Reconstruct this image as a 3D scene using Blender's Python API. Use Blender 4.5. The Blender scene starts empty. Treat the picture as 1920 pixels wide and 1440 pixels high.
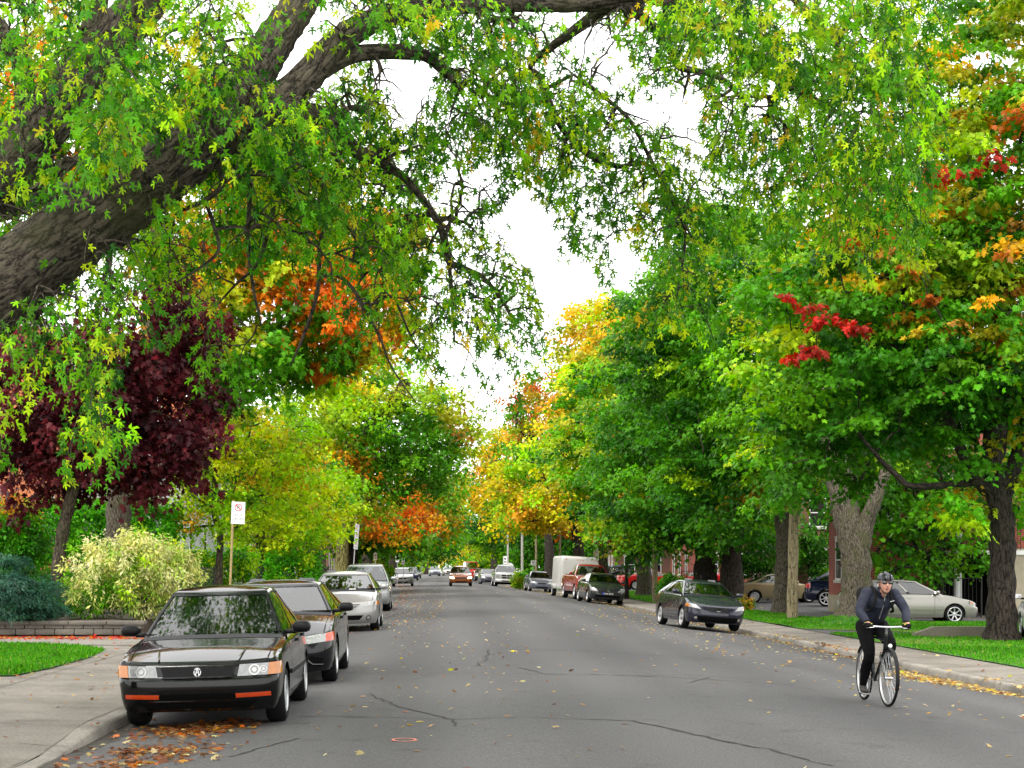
import bpy, bmesh, math, random
import numpy as np
from mathutils import Vector, Matrix
R = math.radians
rng = np.random.default_rng(11)
random.seed(5)
sc = bpy.context.scene
col = sc.collection
# ------------------------------------------------------------------ camera model
F = 3000.0                      # focal length in photo pixels (1920 wide)
VX, VY = 835.0, 1062.0          # vanishing point of the street in the photo
EYE = 1.57
def P(px, py, D):
    return np.array(((px - VX) / F * D, D, EYE - (py - VY) / F * D))
def bend(y):                    # the street drifts a little to the left far away
    t = np.clip((np.asarray(y, float) - 85) / 80.0, 0, 1)
    return -2.5 * t * t * (3 - 2 * t)
KL, KR = -3.4, 9.0              # kerb lines
def zroad(xr):
    xr = np.asarray(xr, float)
    d = xr - 2.5
    return np.where(d < 0, -0.0035 * d * d, -0.03 * d - 0.006 * d * d)
ZKL, ZKR = float(zroad(KL)), float(zroad(KR))
def gz(x, y):
    xr = float(x) - float(bend(y))
    if KL <= xr <= KR: return float(zroad(xr))
    if xr < KL: return ZKL + 0.13 + 0.02 * min(1.0, (KL - xr) / 3.0)
    return ZKR + 0.13 + 0.015 * min(3.0, (xr - KR))
def G(px, py):                  # photo pixel -> point on the ground
    D = EYE * F / max(py - VY, 3.0)
    for _ in range(25):
        x = (px - VX) / F * D
        D = 0.5 * D + 0.5 * (EYE - gz(x, D)) * F / max(py - VY, 3.0)
    x = (px - VX) / F * D
    return np.array((x, D, gz(x, D)))

# ------------------------------------------------------------------ objects
def tag(o, label=None, cat=None, group=None, kind=None):
    if label: o['label'] = label
    if cat: o['category'] = cat
    if group: o['group'] = group
    if kind: o['kind'] = kind
    return o
def empty(name, loc=(0, 0, 0), rot=(0, 0, 0), **kw):
    o = bpy.data.objects.new(name, None)
    o.location = loc; o.rotation_euler = rot; o.empty_display_size = .2
    col.objects.link(o); tag(o, **kw)
    return o
def link(name, me, mat=None, parent=None, loc=(0, 0, 0), rot=(0, 0, 0), **kw):
    o = bpy.data.objects.new(name, me)
    col.objects.link(o)
    if mat is not None:
        for m in (mat if isinstance(mat, (list, tuple)) else [mat]): me.materials.append(m)
    if parent is not None: o.parent = parent
    o.location = loc; o.rotation_euler = rot
    tag(o, **kw)
    return o
def dup(o, parent=None):
    c = o.copy(); col.objects.link(c)
    if parent is not None: c.parent = parent
    for ch in list(o.children): dup(ch, c)
    return c
class MB:
    """collects geometry of ONE object"""
    def __init__(s): s.v = []; s.f = []; s.m = []; s.mi = 0
    def add(s, vs, fs):
        n = len(s.v); s.v.extend([tuple(map(float, p)) for p in vs])
        for f in fs:
            s.f.append(tuple(i + n for i in f)); s.m.append(s.mi)
        return s
    def box(s, c, size, rot=None):
        cx, cy, cz = c; a, b, d = [k / 2 for k in size]
        vs = [Vector((x, y, z)) for x in (-a, a) for y in (-b, b) for z in (-d, d)]
        if rot is not None: vs = [rot @ p for p in vs]
        vs = [(p.x + cx, p.y + cy, p.z + cz) for p in vs]
        return s.add(vs, [(0, 1, 3, 2), (4, 6, 7, 5), (0, 4, 5, 1), (2, 3, 7, 6), (0, 2, 6, 4), (1, 5, 7, 3)])
    def bbox(s, c, size, r, rot=None):          # box with rounded edges
        bm = bmesh.new(); bmesh.ops.create_cube(bm, size=1)
        for q in bm.verts: q.co = Vector((q.co.x * size[0], q.co.y * size[1], q.co.z * size[2]))
        bmesh.ops.bevel(bm, geom=bm.edges[:] , offset=min(r, min(size) * .45), segments=2, affect='EDGES', profile=.5)
        bm.verts.index_update()
        vs = [(rot @ q.co if rot is not None else q.co) + Vector(c) for q in bm.verts]
        fs = [tuple(q.index for q in f.verts) for f in bm.faces]
        bm.free(); return s.add(vs, fs)
    def quad(s, a, b, c, d): return s.add([a, b, c, d], [(0, 1, 2, 3)])
    def tube(s, pts, rad, n=8, caps=True):
        v, f = tube(pts, rad, n, caps); return s.add(v, f)
    def lathe(s, prof, n=24, M=None):           # profile (r, axial), axis = x
        vs = []; fs = []
        for r, a in prof:
            for k in range(n):
                t = 2 * math.pi * k / n; vs.append(Vector((a, r * math.cos(t), r * math.sin(t))))
        for i in range(len(prof) - 1):
            for k in range(n):
                k2 = (k + 1) % n
                fs.append((i * n + k, i * n + k2, (i + 1) * n + k2, (i + 1) * n + k))
        if M is not None: vs = [M @ p for p in vs]
        return s.add(vs, fs)
    def ell(s, c, r, nu=16, nv=10, rot=None):
        vs = []; fs = []
        for j in range(nv + 1):
            b = math.pi * j / nv
            for i in range(nu):
                a = 2 * math.pi * i / nu
                p = Vector((r[0] * math.sin(b) * math.cos(a), r[1] * math.sin(b) * math.sin(a), r[2] * math.cos(b)))
                if rot is not None: p = rot @ p
                vs.append(p + Vector(c))
        for j in range(nv):
            for i in range(nu):
                i2 = (i + 1) % nu
                fs.append((j * nu + i, (j + 1) * nu + i, (j + 1) * nu + i2, j * nu + i2))
        return s.add(vs, fs)
    def grid(s, pts, nu, nv, flip=False):       # pts row major (nv rows of nu)
        fs = []
        for j in range(nv - 1):
            for i in range(nu - 1):
                q = (j * nu + i, j * nu + i + 1, (j + 1) * nu + i + 1, (j + 1) * nu + i)
                fs.append(q[::-1] if flip else q)
        return s.add(pts, fs)
    def mesh(s, name, smooth=None):
        me = bpy.data.meshes.new(name)
        me.from_pydata(s.v, [], s.f)
        if any(s.m): me.polygons.foreach_set('material_index', s.m)
        me.update()
        if smooth is not None:
            me.polygons.foreach_set('use_smooth', [True] * len(s.f))
            if smooth < 180:
                try: me.set_sharp_from_angle(angle=R(smooth))
                except Exception: pass
        return me
    def build(s, name, mat, parent=None, smooth=None, **kw):
        return link(name, s.mesh(name, smooth), mat, parent, **kw)

def frames(pts):
    pts = np.asarray(pts, float); n = len(pts)
    t = np.gradient(pts, axis=0) if n > 2 else np.repeat((pts[1] - pts[0])[None], 2, 0)
    t /= np.linalg.norm(t, axis=1, keepdims=True) + 1e-12
    a = np.array((0, 0, 1.0)) if abs(t[0][2]) < .9 else np.array((1.0, 0, 0))
    u = np.cross(t[0], a); u /= np.linalg.norm(u)
    us = [u]
    for i in range(1, n):
        u = us[-1] - t[i] * np.dot(us[-1], t[i]); u /= np.linalg.norm(u) + 1e-12
        us.append(u)
    us = np.array(us); ws = np.cross(t, us)
    return pts, t, us, ws
def tube(pts, rad, n=8, caps=True):
    pts, t, us, ws = frames(pts)
    rad = np.broadcast_to(np.asarray(rad, float), (len(pts),))
    a = np.arange(n) * 2 * math.pi / n
    ring = us[:, None, :] * np.cos(a)[None, :, None] + ws[:, None, :] * np.sin(a)[None, :, None]
    v = (pts[:, None, :] + ring * rad[:, None, None]).reshape(-1, 3)
    f = []
    for i in range(len(pts) - 1):
        for k in range(n):
            k2 = (k + 1) % n
            f.append((i * n + k, i * n + k2, (i + 1) * n + k2, (i + 1) * n + k))
    if caps:
        f.append(tuple(range(n))[::-1]); f.append(tuple((len(pts) - 1) * n + k for k in range(n)))
    return v, f
def smooth_path(pts, n=4):
    """Catmull-Rom through the points (any dimension)"""
    p = np.asarray(pts, float)
    q = np.vstack([2 * p[0] - p[1], p, 2 * p[-1] - p[-2]])
    out = []
    for i in range(1, len(q) - 2):
        for k in range(n):
            t = k / n
            out.append(.5 * ((2 * q[i]) + (-q[i - 1] + q[i + 1]) * t + (2 * q[i - 1] - 5 * q[i] + 4 * q[i + 1] - q[i + 2]) * t * t
                             + (-q[i - 1] + 3 * q[i] - 3 * q[i + 1] + q[i + 2]) * t ** 3))
    out.append(q[-2]); return np.array(out)

# ------------------------------------------------------------------ materials
def newmat(name):
    m = bpy.data.materials.new(name); m.use_nodes = True
    nt = m.node_tree; b = nt.nodes['Principled BSDF']
    return m, nt, b
def N(nt, kind, **kw):
    n = nt.nodes.new(kind)
    for k, v in kw.items():
        if hasattr(n, k): setattr(n, k, v)
        else: n.inputs[k].default_value = v
    return n
def plain(name, c, rough=.5, metal=0.0, coat=0.0, noise=0.0, nscale=8.0, bump=0.0, spec=.5):
    m, nt, b = newmat(name)
    b.inputs['Base Color'].default_value = (*c, 1); b.inputs['Roughness'].default_value = rough
    b.inputs['Metallic'].default_value = metal; b.inputs['Coat Weight'].default_value = coat
    b.inputs['Coat Roughness'].default_value = .03; b.inputs['Specular IOR Level'].default_value = spec
    if noise > 0 or bump > 0:
        tc = N(nt, 'ShaderNodeTexCoord'); nz = N(nt, 'ShaderNodeTexNoise'); nz.inputs['Scale'].default_value = nscale
        nz.inputs['Detail'].default_value = 6
        nt.links.new(tc.outputs['Object'], nz.inputs['Vector'])
        if noise > 0:
            mr = N(nt, 'ShaderNodeMapRange'); mr.inputs['To Min'].default_value = 1 - noise; mr.inputs['To Max'].default_value = 1 + noise
            mr.inputs['From Min'].default_value = .25; mr.inputs['From Max'].default_value = .75
            nt.links.new(nz.outputs['Fac'], mr.inputs['Value'])
            mx = N(nt, 'ShaderNodeVectorMath', operation='SCALE'); mx.inputs[0].default_value = c
            nt.links.new(mr.outputs['Result'], mx.inputs['Scale']); nt.links.new(mx.outputs['Vector'], b.inputs['Base Color'])
        if bump > 0:
            bp = N(nt, 'ShaderNodeBump'); bp.inputs['Strength'].default_value = bump; bp.inputs['Distance'].default_value = .02
            nt.links.new(nz.outputs['Fac'], bp.inputs['Height']); nt.links.new(bp.outputs['Normal'], b.inputs['Normal'])
    return m
def ramp(nt, stops):
    r = N(nt, 'ShaderNodeValToRGB'); e = r.color_ramp.elements
    while len(e) < len(stops): e.new(.5)
    for k, (p, c) in enumerate(stops): e[k].position = p; e[k].color = (*c, 1)
    return r
def leafmat(name, trans=.38, gloss=.42):
    m = bpy.data.materials.new(name); m.use_nodes = True; nt = m.node_tree
    b = nt.nodes['Principled BSDF']; out = nt.nodes['Material Output']
    at = N(nt, 'ShaderNodeAttribute'); at.attribute_name = 'leaf_colour'
    b.inputs['Roughness'].default_value = gloss; b.inputs['Specular IOR Level'].default_value = .12
    nt.links.new(at.outputs['Color'], b.inputs['Base Color'])
    tr = N(nt, 'ShaderNodeBsdfTranslucent'); hs = N(nt, 'ShaderNodeHueSaturation')
    hs.inputs['Value'].default_value = 1.6; hs.inputs['Saturation'].default_value = 1.05
    nt.links.new(at.outputs['Color'], hs.inputs['Color']); nt.links.new(hs.outputs['Color'], tr.inputs['Color'])
    mx = N(nt, 'ShaderNodeMixShader'); mx.inputs['Fac'].default_value = trans
    nt.links.new(b.outputs[0], mx.inputs[1]); nt.links.new(tr.outputs[0], mx.inputs[2]); nt.links.new(mx.outputs[0], out.inputs['Surface'])
    return m
LEAF = leafmat('leaf')
def barkmat(name, c0, c1, sc_=9.0, moss=None, bump=.9):
    m, nt, b = newmat(name)
    at = N(nt, 'ShaderNodeAttribute'); at.attribute_name = 'bark_co'
    wob = N(nt, 'ShaderNodeTexNoise'); wob.inputs['Scale'].default_value = 3.0; wob.inputs['Detail'].default_value = 4
    nt.links.new(at.outputs['Vector'], wob.inputs['Vector'])
    wv = N(nt, 'ShaderNodeVectorMath', operation='MULTIPLY_ADD'); wv.inputs[1].default_value = (.10, .10, .35)
    nt.links.new(wob.outputs['Color'], wv.inputs[0]); nt.links.new(at.outputs['Vector'], wv.inputs[2])
    mp = N(nt, 'ShaderNodeMapping'); mp.inputs['Scale'].default_value = (1, 1, .26)
    nt.links.new(wv.outputs['Vector'], mp.inputs['Vector'])
    nz = N(nt, 'ShaderNodeTexNoise'); nz.inputs['Scale'].default_value = sc_; nz.inputs['Detail'].default_value = 10; nz.inputs['Roughness'].default_value = .72
    nt.links.new(mp.outputs[0], nz.inputs['Vector'])
    fine = N(nt, 'ShaderNodeTexNoise'); fine.inputs['Scale'].default_value = sc_ * 2.2; fine.inputs['Detail'].default_value = 6
    nt.links.new(at.outputs['Vector'], fine.inputs['Vector'])
    vo = N(nt, 'ShaderNodeTexVoronoi', feature='DISTANCE_TO_EDGE'); vo.inputs['Scale'].default_value = sc_ * .9
    nt.links.new(mp.outputs[0], vo.inputs['Vector'])
    mu = N(nt, 'ShaderNodeMath', operation='MULTIPLY'); mu.inputs[1].default_value = .75
    nt.links.new(vo.outputs['Distance'], mu.inputs[0])
    a0 = N(nt, 'ShaderNodeMath', operation='MULTIPLY_ADD'); a0.inputs[1].default_value = .45
    nt.links.new(fine.outputs['Fac'], a0.inputs[0]); nt.links.new(nz.outputs['Fac'], a0.inputs[2])
    a1 = N(nt, 'ShaderNodeMath', operation='ADD'); nt.links.new(a0.outputs[0], a1.inputs[0]); nt.links.new(mu.outputs[0], a1.inputs[1])
    ad = N(nt, 'ShaderNodeMath', operation='SUBTRACT'); ad.inputs[1].default_value = .22; nt.links.new(a1.outputs[0], ad.inputs[0])
    r = ramp(nt, [(.42, tuple(k * .22 for k in c0)), (.52, c0), (.60, tuple((a + b_) / 2 for a, b_ in zip(c0, c1))), (.74, c1)])
    nt.links.new(ad.outputs[0], r.inputs['Fac'])
    colr = r.outputs['Color']
    if moss:
        n2 = N(nt, 'ShaderNodeTexNoise'); n2.inputs['Scale'].default_value = 2.2; n2.inputs['Detail'].default_value = 5
        nt.links.new(at.outputs['Vector'], n2.inputs['Vector'])
        r2 = ramp(nt, [(.48, (0, 0, 0)), (.68, (1, 1, 1))]); nt.links.new(n2.outputs['Fac'], r2.inputs['Fac'])
        mx = N(nt, 'ShaderNodeMixRGB'); mx.inputs[2].default_value = (*moss, 1)
        ml = N(nt, 'ShaderNodeMath', operation='MULTIPLY'); ml.inputs[1].default_value = .6
        nt.links.new(r2.outputs['Color'], ml.inputs[0])
        nt.links.new(ml.outputs[0], mx.inputs[0]); nt.links.new(colr, mx.inputs[1]); colr = mx.outputs[0]
    nt.links.new(colr, b.inputs['Base Color']); b.inputs['Roughness'].default_value = .9; b.inputs['Specular IOR Level'].default_value = .2
    bp = N(nt, 'ShaderNodeBump'); bp.inputs['Strength'].default_value = bump; bp.inputs['Distance'].default_value = .06
    nt.links.new(ad.outputs[0], bp.inputs['Height']); nt.links.new(bp.outputs['Normal'], b.inputs['Normal'])
    return m
BARK_GREY = barkmat('bark_grey', (.05, .041, .031), (.165, .14, .108), sc_=24, moss=(.085, .09, .035))
BARK_LIMB = barkmat('bark_limb', (.032, .026, .02), (.12, .10, .075), sc_=24, moss=(.06, .065, .025))
BARK_BROWN = barkmat('bark_brown', (.036, .028, .020), (.115, .088, .064), sc_=20, moss=(.06, .07, .03))
BARK_DARK = barkmat('bark_dark', (.016, .013, .010), (.05, .04, .032), sc_=15)
BARK_TWIG = plain('bark_twig', (.035, .026, .02), .85, noise=.4, nscale=6)

# ------------------------------------------------------------------ leaves
def leaf_template(kind):
    if kind == 'silver':    # deeply cut maple leaf
        h = [(.10, .02), (.36, -.02), (.20, .14), (.10, .24), (.30, .34), (.50, .42), (.50, .66), (.30, .52), (.085, .46), (.15, .70), (.07, .82)]
        out = [(0, 0)] + h + [(0, 1.0)] + [(-x, y) for x, y in h[::-1]]
        ctr = (0, .36)
    elif kind == 'maple':
        h = [(.42, .08), (.22, .26), (.55, .56), (.17, .56), (.2, .76)]
        out = [(0, 0)] + h + [(0, 1.0)] + [(-x, y) for x, y in h[::-1]]
        ctr = (0, .38)
    elif kind == 'trident':
        out = [(0, 0), (.48, .40), (.17, .52), (0, 1.0), (-.17, .52), (-.48, .40)]; ctr = (0, .35)
    elif kind == 'oval':
        out = [(0, 0), (.26, .3), (.24, .65), (0, 1.0), (-.24, .65), (-.26, .3)]; ctr = (0, .5)
    elif kind == 'lance':
        v = np.array([(0, 0, 0), (.17, .5, -.05), (0, 1, -.12), (-.17, .5, -.05)]); return v, np.array([(0, 1, 2), (0, 2, 3)])
    elif kind == 'diamond':
        v = np.array([(0, 0, 0), (.42, .5, -.09), (0, 1, -.1), (-.42, .5, -.09)]); return v, np.array([(0, 1, 2), (0, 2, 3)])
    elif kind == 'needle':
        v = np.array([(0, 0, 0), (.10, .4, 0), (0, 1, 0), (-.10, .4, 0)]); return v, np.array([(0, 1, 2), (0, 2, 3)])
    v = [(x, y) for x, y in out] + [ctr]
    k_ = .82 if kind == 'silver' else 1.0
    v = np.array([(x * k_, y, -(.55 if kind == 'silver' else .28) * abs(x) ** 1.3 - (.30 if kind == 'silver' else .22) * y * y) for x, y in v])
    k = len(out); f = np.array([(k, i, (i + 1) % k) for i in range(k)])
    return v, f
TMPL = {k: leaf_template(k) for k in ('silver', 'maple', 'trident', 'oval', 'lance', 'diamond', 'needle')}
def unit(a): return a / (np.linalg.norm(a, axis=-1, keepdims=True) + 1e-9)
def leaf_mesh(name, pos, tip, nor, size, colr, kind):
    tv, tf = TMPL[kind]
    n = len(pos); k = len(tv)
    tip = unit(tip); x = unit(np.cross(tip, nor)); z = np.cross(x, tip)
    co = (pos[:, None, :] + size[:, None, None] * (tv[None, :, 0, None] * x[:, None, :] + tv[None, :, 1, None] * tip[:, None, :] + tv[None, :, 2, None] * z[:, None, :]))
    tri = (tf[None] + (np.arange(n) * k)[:, None, None]).reshape(-1)
    me = bpy.data.meshes.new(name)
    me.vertices.add(n * k); me.vertices.foreach_set('co', co.astype(np.float32).ravel())
    nt_ = len(tri) // 3
    me.loops.add(len(tri)); me.loops.foreach_set('vertex_index', tri.astype(np.int32))
    me.polygons.add(nt_); me.polygons.foreach_set('loop_start', (np.arange(nt_) * 3).astype(np.int32))
    try: me.polygons.foreach_set('loop_total', np.full(nt_, 3, np.int32))
    except Exception: pass
    me.update(calc_edges=True)
    c = np.ones((n, k, 4), np.float32); c[:, :, :3] = colr[:, None, :]
    a = me.attributes.new('leaf_colour', 'FLOAT_COLOR', 'POINT'); a.data.foreach_set('color', c.ravel())
    return me
# leaf colours (linear, real leaf albedo)
PAL = dict(
    green=[(.062, .22, .006), (.082, .26, .007), (.11, .29, .008), (.044, .165, .005)],
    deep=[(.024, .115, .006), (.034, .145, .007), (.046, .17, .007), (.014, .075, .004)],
    lime=[(.22, .45, .006), (.29, .48, .008), (.16, .38, .006), (.37, .49, .010)],
    olive=[(.22, .32, .010), (.29, .355, .012), (.15, .26, .008), (.34, .33, .016)],
    yellow=[(.58, .46, .012), (.52, .44, .012), (.60, .41, .014), (.45, .44, .012)],
    gold=[(.56, .32, .012), (.58, .37, .012), (.50, .25, .012), (.44, .31, .012)],
    orange=[(.66, .19, .010), (.66, .25, .012), (.62, .13, .010), (.56, .28, .014)],
    rust=[(.40, .13, .02), (.36, .17, .025), (.44, .11, .015)],
    red=[(.40, .022, .016), (.46, .04, .02), (.34, .03, .02)],
    purple=[(.050, .007, .010), (.075, .011, .014), (.115, .020, .024), (.030, .005, .008)],
    cream=[(.58, .56, .20), (.48, .51, .14), (.26, .38, .06), (.62, .60, .30)],
    bright=[(.30, .52, .008), (.38, .55, .010), (.24, .48, .008), (.46, .54, .012)],
    dry=[(.34, .21, .08), (.40, .28, .11), (.46, .36, .16), (.28, .15, .06), (.50, .42, .20)],
    brown=[(.16, .06, .025), (.22, .085, .03), (.12, .05, .025), (.26, .12, .05)],
    spruce=[(.035, .11, .060), (.06, .14, .095), (.022, .075, .045)],
    hedge=[(.06, .28, .006), (.09, .33, .008), (.035, .18, .005)],
)
def pick(mix, k):
    """k colours from a mix {'green': 3, 'lime': 1}"""
    names = list(mix); w = np.array([mix[n] for n in names], float); w /= w.sum()
    ch = rng.choice(len(names), size=k, p=w)
    out = np.empty((k, 3))
    for i, c in enumerate(ch):
        p = PAL[names[c]]; out[i] = p[rng.integers(len(p))]
    return out
def jitter(c, amt=.22):
    g = 1 + rng.normal(0, amt, (len(c), 1)); h = 1 + rng.normal(0, amt * .28, (len(c), 3))
    return np.clip(c * np.clip(g, .45, 1.8) * np.clip(h, .6, 1.5), .002, .75)

# ------------------------------------------------------------------ branching
class Skel:
    def __init__(s): s.p = []; s.par = []; s.rmin = []; s.fixed = []
    def add(s, p, par, r=None):
        s.p.append(np.asarray(p, float)); s.par.append(par); s.fixed.append(r); return len(s.p) - 1
    def path(s, pts, rads, par=-1):
        out = []
        for p, r in zip(pts, rads): par = s.add(p, par, r); out.append(par)
        return out
    def attach(s, targets, start=0, arch=.12, jit=.10, k=3, lo=0, seen=None):
        ids = []
        t = np.asarray(targets, float)
        base = np.array(s.p[start:])
        d0 = np.min(np.linalg.norm(t[:, None, :] - base[None, :, :], axis=2), axis=1)
        for i in np.argsort(d0):
            A = np.array(s.p[lo:]); d = np.linalg.norm(A - t[i], axis=1)
            # branches reach outwards and up rather than back down
            d = d + .35 * np.clip(A[:, 2] - t[i][2], 0, None)
            j = int(np.argmin(d)) + lo
            a = s.p[j]; L = np.linalg.norm(t[i] - a); par = j
            for q in range(1, k):
                u = q / k
                p = a + (t[i] - a) * u + np.array((0, 0, arch * L * 4 * u * (1 - u) * .5)) + rng.normal(0, jit * L / k, 3)
                par = s.add(p, par)
            ids.append(s.add(t[i], par))
        return ids
    def mesh(s, name, rtip=.012, power=.48, sides=(10, 5), rcut=0.0, rmax=None):
        n = len(s.p); ch = [[] for _ in range(n)]
        for i, q in enumerate(s.par):
            if q >= 0: ch[q].append(i)
        cnt = np.ones(n)
        for i in range(n - 1, -1, -1):
            if s.par[i] >= 0: cnt[s.par[i]] += cnt[i]
        rad = np.array([s.fixed[i] if s.fixed[i] is not None else rtip * (cnt[i] ** power) for i in range(n)])
        for i in range(n):
            if s.fixed[i] is None and s.par[i] >= 0: rad[i] = min(rad[i], rad[s.par[i]] * .92)
        V = []; Fc = []; B = []; off = 0
        stack = [(i, None) for i in range(n) if s.par[i] < 0]
        while stack:
            i, pre = stack.pop()
            chain = [i]
            while ch[chain[-1]]:
                c = ch[chain[-1]]; fx = [q for q in c if s.fixed[q] is not None]
                b = max(fx or c, key=lambda q: cnt[q]); 
                for q in c:
                    if q != b: stack.append((q, chain[-1]))
                chain.append(b)
            pts = [s.p[q] for q in chain]; rr = [rad[q] for q in chain]
            if pre is not None: pts.insert(0, s.p[pre]); rr.insert(0, min(rad[pre] * .8, rr[0] * 1.25))
            if len(pts) < 2 or max(rr) < rcut: continue
            ns = sides[0] if max(rr) > .05 else sides[1]
            pts = np.array(pts); rr = np.array(rr)
            if max(rr) > .05:
                pr = smooth_path(np.hstack([pts, rr[:, None]]), 3); pts, rr = pr[:, :3], np.clip(pr[:, 3], .004, None)
            if max(rr) > .12:
                v, f = tube(pts, rr, ns, True)
                v = v.reshape(len(pts), ns, 3); lump = 1 + .07 * np.sin(np.arange(ns)[None] * 2.7 + np.arange(len(pts))[:, None] * 1.1) + rng.normal(0, .02, (len(pts), ns))
                v = (pts[:, None] + (v - pts[:, None]) * lump[..., None]).reshape(-1, 3)
            else: v, f = tube(pts, rr, ns, True)
            a = np.arange(ns) * 2 * math.pi / ns
            Ln = np.concatenate([[0], np.cumsum(np.linalg.norm(np.diff(pts, axis=0), axis=1))])
            bc = np.stack([rr[:, None] * np.cos(a)[None], rr[:, None] * np.sin(a)[None], np.broadcast_to(Ln[:, None] + off * .37, (len(pts), ns))], 2).reshape(-1, 3)
            V.append(v); B.append(bc); Fc.extend([tuple(q + off for q in f_) for f_ in f]); off += len(v)
        me = bpy.data.meshes.new(name); V = np.vstack(V); B = np.vstack(B)
        me.from_pydata(V.tolist(), [], Fc); me.update()
        me.polygons.foreach_set('use_smooth', [True] * len(Fc))
        at = me.attributes.new('bark_co', 'FLOAT_VECTOR', 'POINT'); at.data.foreach_set('vector', B.astype(np.float32).ravel())
        return me
# ================================================================== GROUND
def asphalt():
    m, nt, b = newmat('asphalt')
    tc = N(nt, 'ShaderNodeTexCoord')
    n1 = N(nt, 'ShaderNodeTexNoise'); n1.inputs['Scale'].default_value = 45; n1.inputs['Detail'].default_value = 5; n1.inputs['Roughness'].default_value = .8
    n2 = N(nt, 'ShaderNodeTexNoise'); n2.inputs['Scale'].default_value = .35; n2.inputs['Detail'].default_value = 6
    n3 = N(nt, 'ShaderNodeTexVoronoi'); n3.inputs['Scale'].default_value = 90
    mp = N(nt, 'ShaderNodeMapping'); mp.inputs['Scale'].default_value = (1, .12, 1)
    nt.links.new(tc.outputs['Object'], mp.inputs[0]); nt.links.new(mp.outputs[0], n2.inputs['Vector'])
    for q in (n1, n3): nt.links.new(tc.outputs['Object'], q.inputs['Vector'])
    r1 = ramp(nt, [(.28, (.025, .0245, .025)), (.5, (.067, .065, .0655)), (.72, (.145, .141, .140))])
    nt.links.new(n1.outputs['Fac'], r1.inputs['Fac'])
    r2 = ramp(nt, [(.3, (.72, .72, .73)), (.55, (1, 1, 1)), (.75, (1.25, 1.24, 1.22))]); nt.links.new(n2.outputs['Fac'], r2.inputs['Fac'])
    mm = N(nt, 'ShaderNodeMixRGB', blend_type='MULTIPLY'); mm.inputs[0].default_value = 1
    nt.links.new(r1.outputs[0], mm.inputs[1]); nt.links.new(r2.outputs[0], mm.inputs[2])
    r3 = ramp(nt, [(.0, (1.5, 1.48, 1.42)), (.22, (1, 1, 1))]); nt.links.new(n3.outputs['Distance'], r3.inputs['Fac'])
    m2 = N(nt, 'ShaderNodeMixRGB', blend_type='MULTIPLY'); m2.inputs[0].default_value = .8
    nt.links.new(mm.outputs[0], m2.inputs[1]); nt.links.new(r3.outputs[0], m2.inputs[2]); 
    # tyre worn lanes along the street and round oil stains, old patches
    sx = N(nt, 'ShaderNodeSeparateXYZ'); nt.links.new(tc.outputs['Object'], sx.inputs[0])
    wv = N(nt, 'ShaderNodeMath', operation='SINE'); wm = N(nt, 'ShaderNodeMath', operation='MULTIPLY_ADD'); wm.inputs[1].default_value = 3.5; 
    n5 = N(nt, 'ShaderNodeTexNoise'); n5.inputs['Scale'].default_value = .6; n5.inputs['Detail'].default_value = 4; nt.links.new(tc.outputs['Object'], n5.inputs['Vector'])
    nt.links.new(sx.outputs['X'], wm.inputs[0]); nt.links.new(n5.outputs['Fac'], wm.inputs[2]); nt.links.new(wm.outputs[0], wv.inputs[0])
    lr = N(nt, 'ShaderNodeMapRange'); lr.inputs['From Min'].default_value = -1; lr.inputs['To Min'].default_value = .88; lr.inputs['To Max'].default_value = 1.10; nt.links.new(wv.outputs[0], lr.inputs['Value'])
    n6 = N(nt, 'ShaderNodeTexNoise'); n6.inputs['Scale'].default_value = 1.7; n6.inputs['Detail'].default_value = 7; n6.inputs['Roughness'].default_value = .7; nt.links.new(tc.outputs['Object'], n6.inputs['Vector'])
    r6 = ramp(nt, [(.30, (.62, .60, .58)), (.42, (1, 1, 1)), (.66, (1, 1, 1)), (.74, (1.22, 1.2, 1.17))]); nt.links.new(n6.outputs['Fac'], r6.inputs['Fac'])
    m3 = N(nt, 'ShaderNodeMixRGB', blend_type='MULTIPLY'); m3.inputs[0].default_value = 1; nt.links.new(m2.outputs[0], m3.inputs[1]); nt.links.new(lr.outputs[0], m3.inputs[2])
    m4 = N(nt, 'ShaderNodeMixRGB', blend_type='MULTIPLY'); m4.inputs[0].default_value = 1; nt.links.new(m3.outputs[0], m4.inputs[1]); nt.links.new(r6.outputs[0], m4.inputs[2])
    nt.links.new(m4.outputs[0], b.inputs['Base Color'])
    b.inputs['Roughness'].default_value = .82; b.inputs['Specular IOR Level'].default_value = .35
    bp = N(nt, 'ShaderNodeBump'); bp.inputs['Strength'].default_value = .5; bp.inputs['Distance'].default_value = .01
    nt.links.new(n1.outputs['Fac'], bp.inputs['Height']); nt.links.new(bp.outputs[0], b.inputs['Normal'])
    return m
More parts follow.
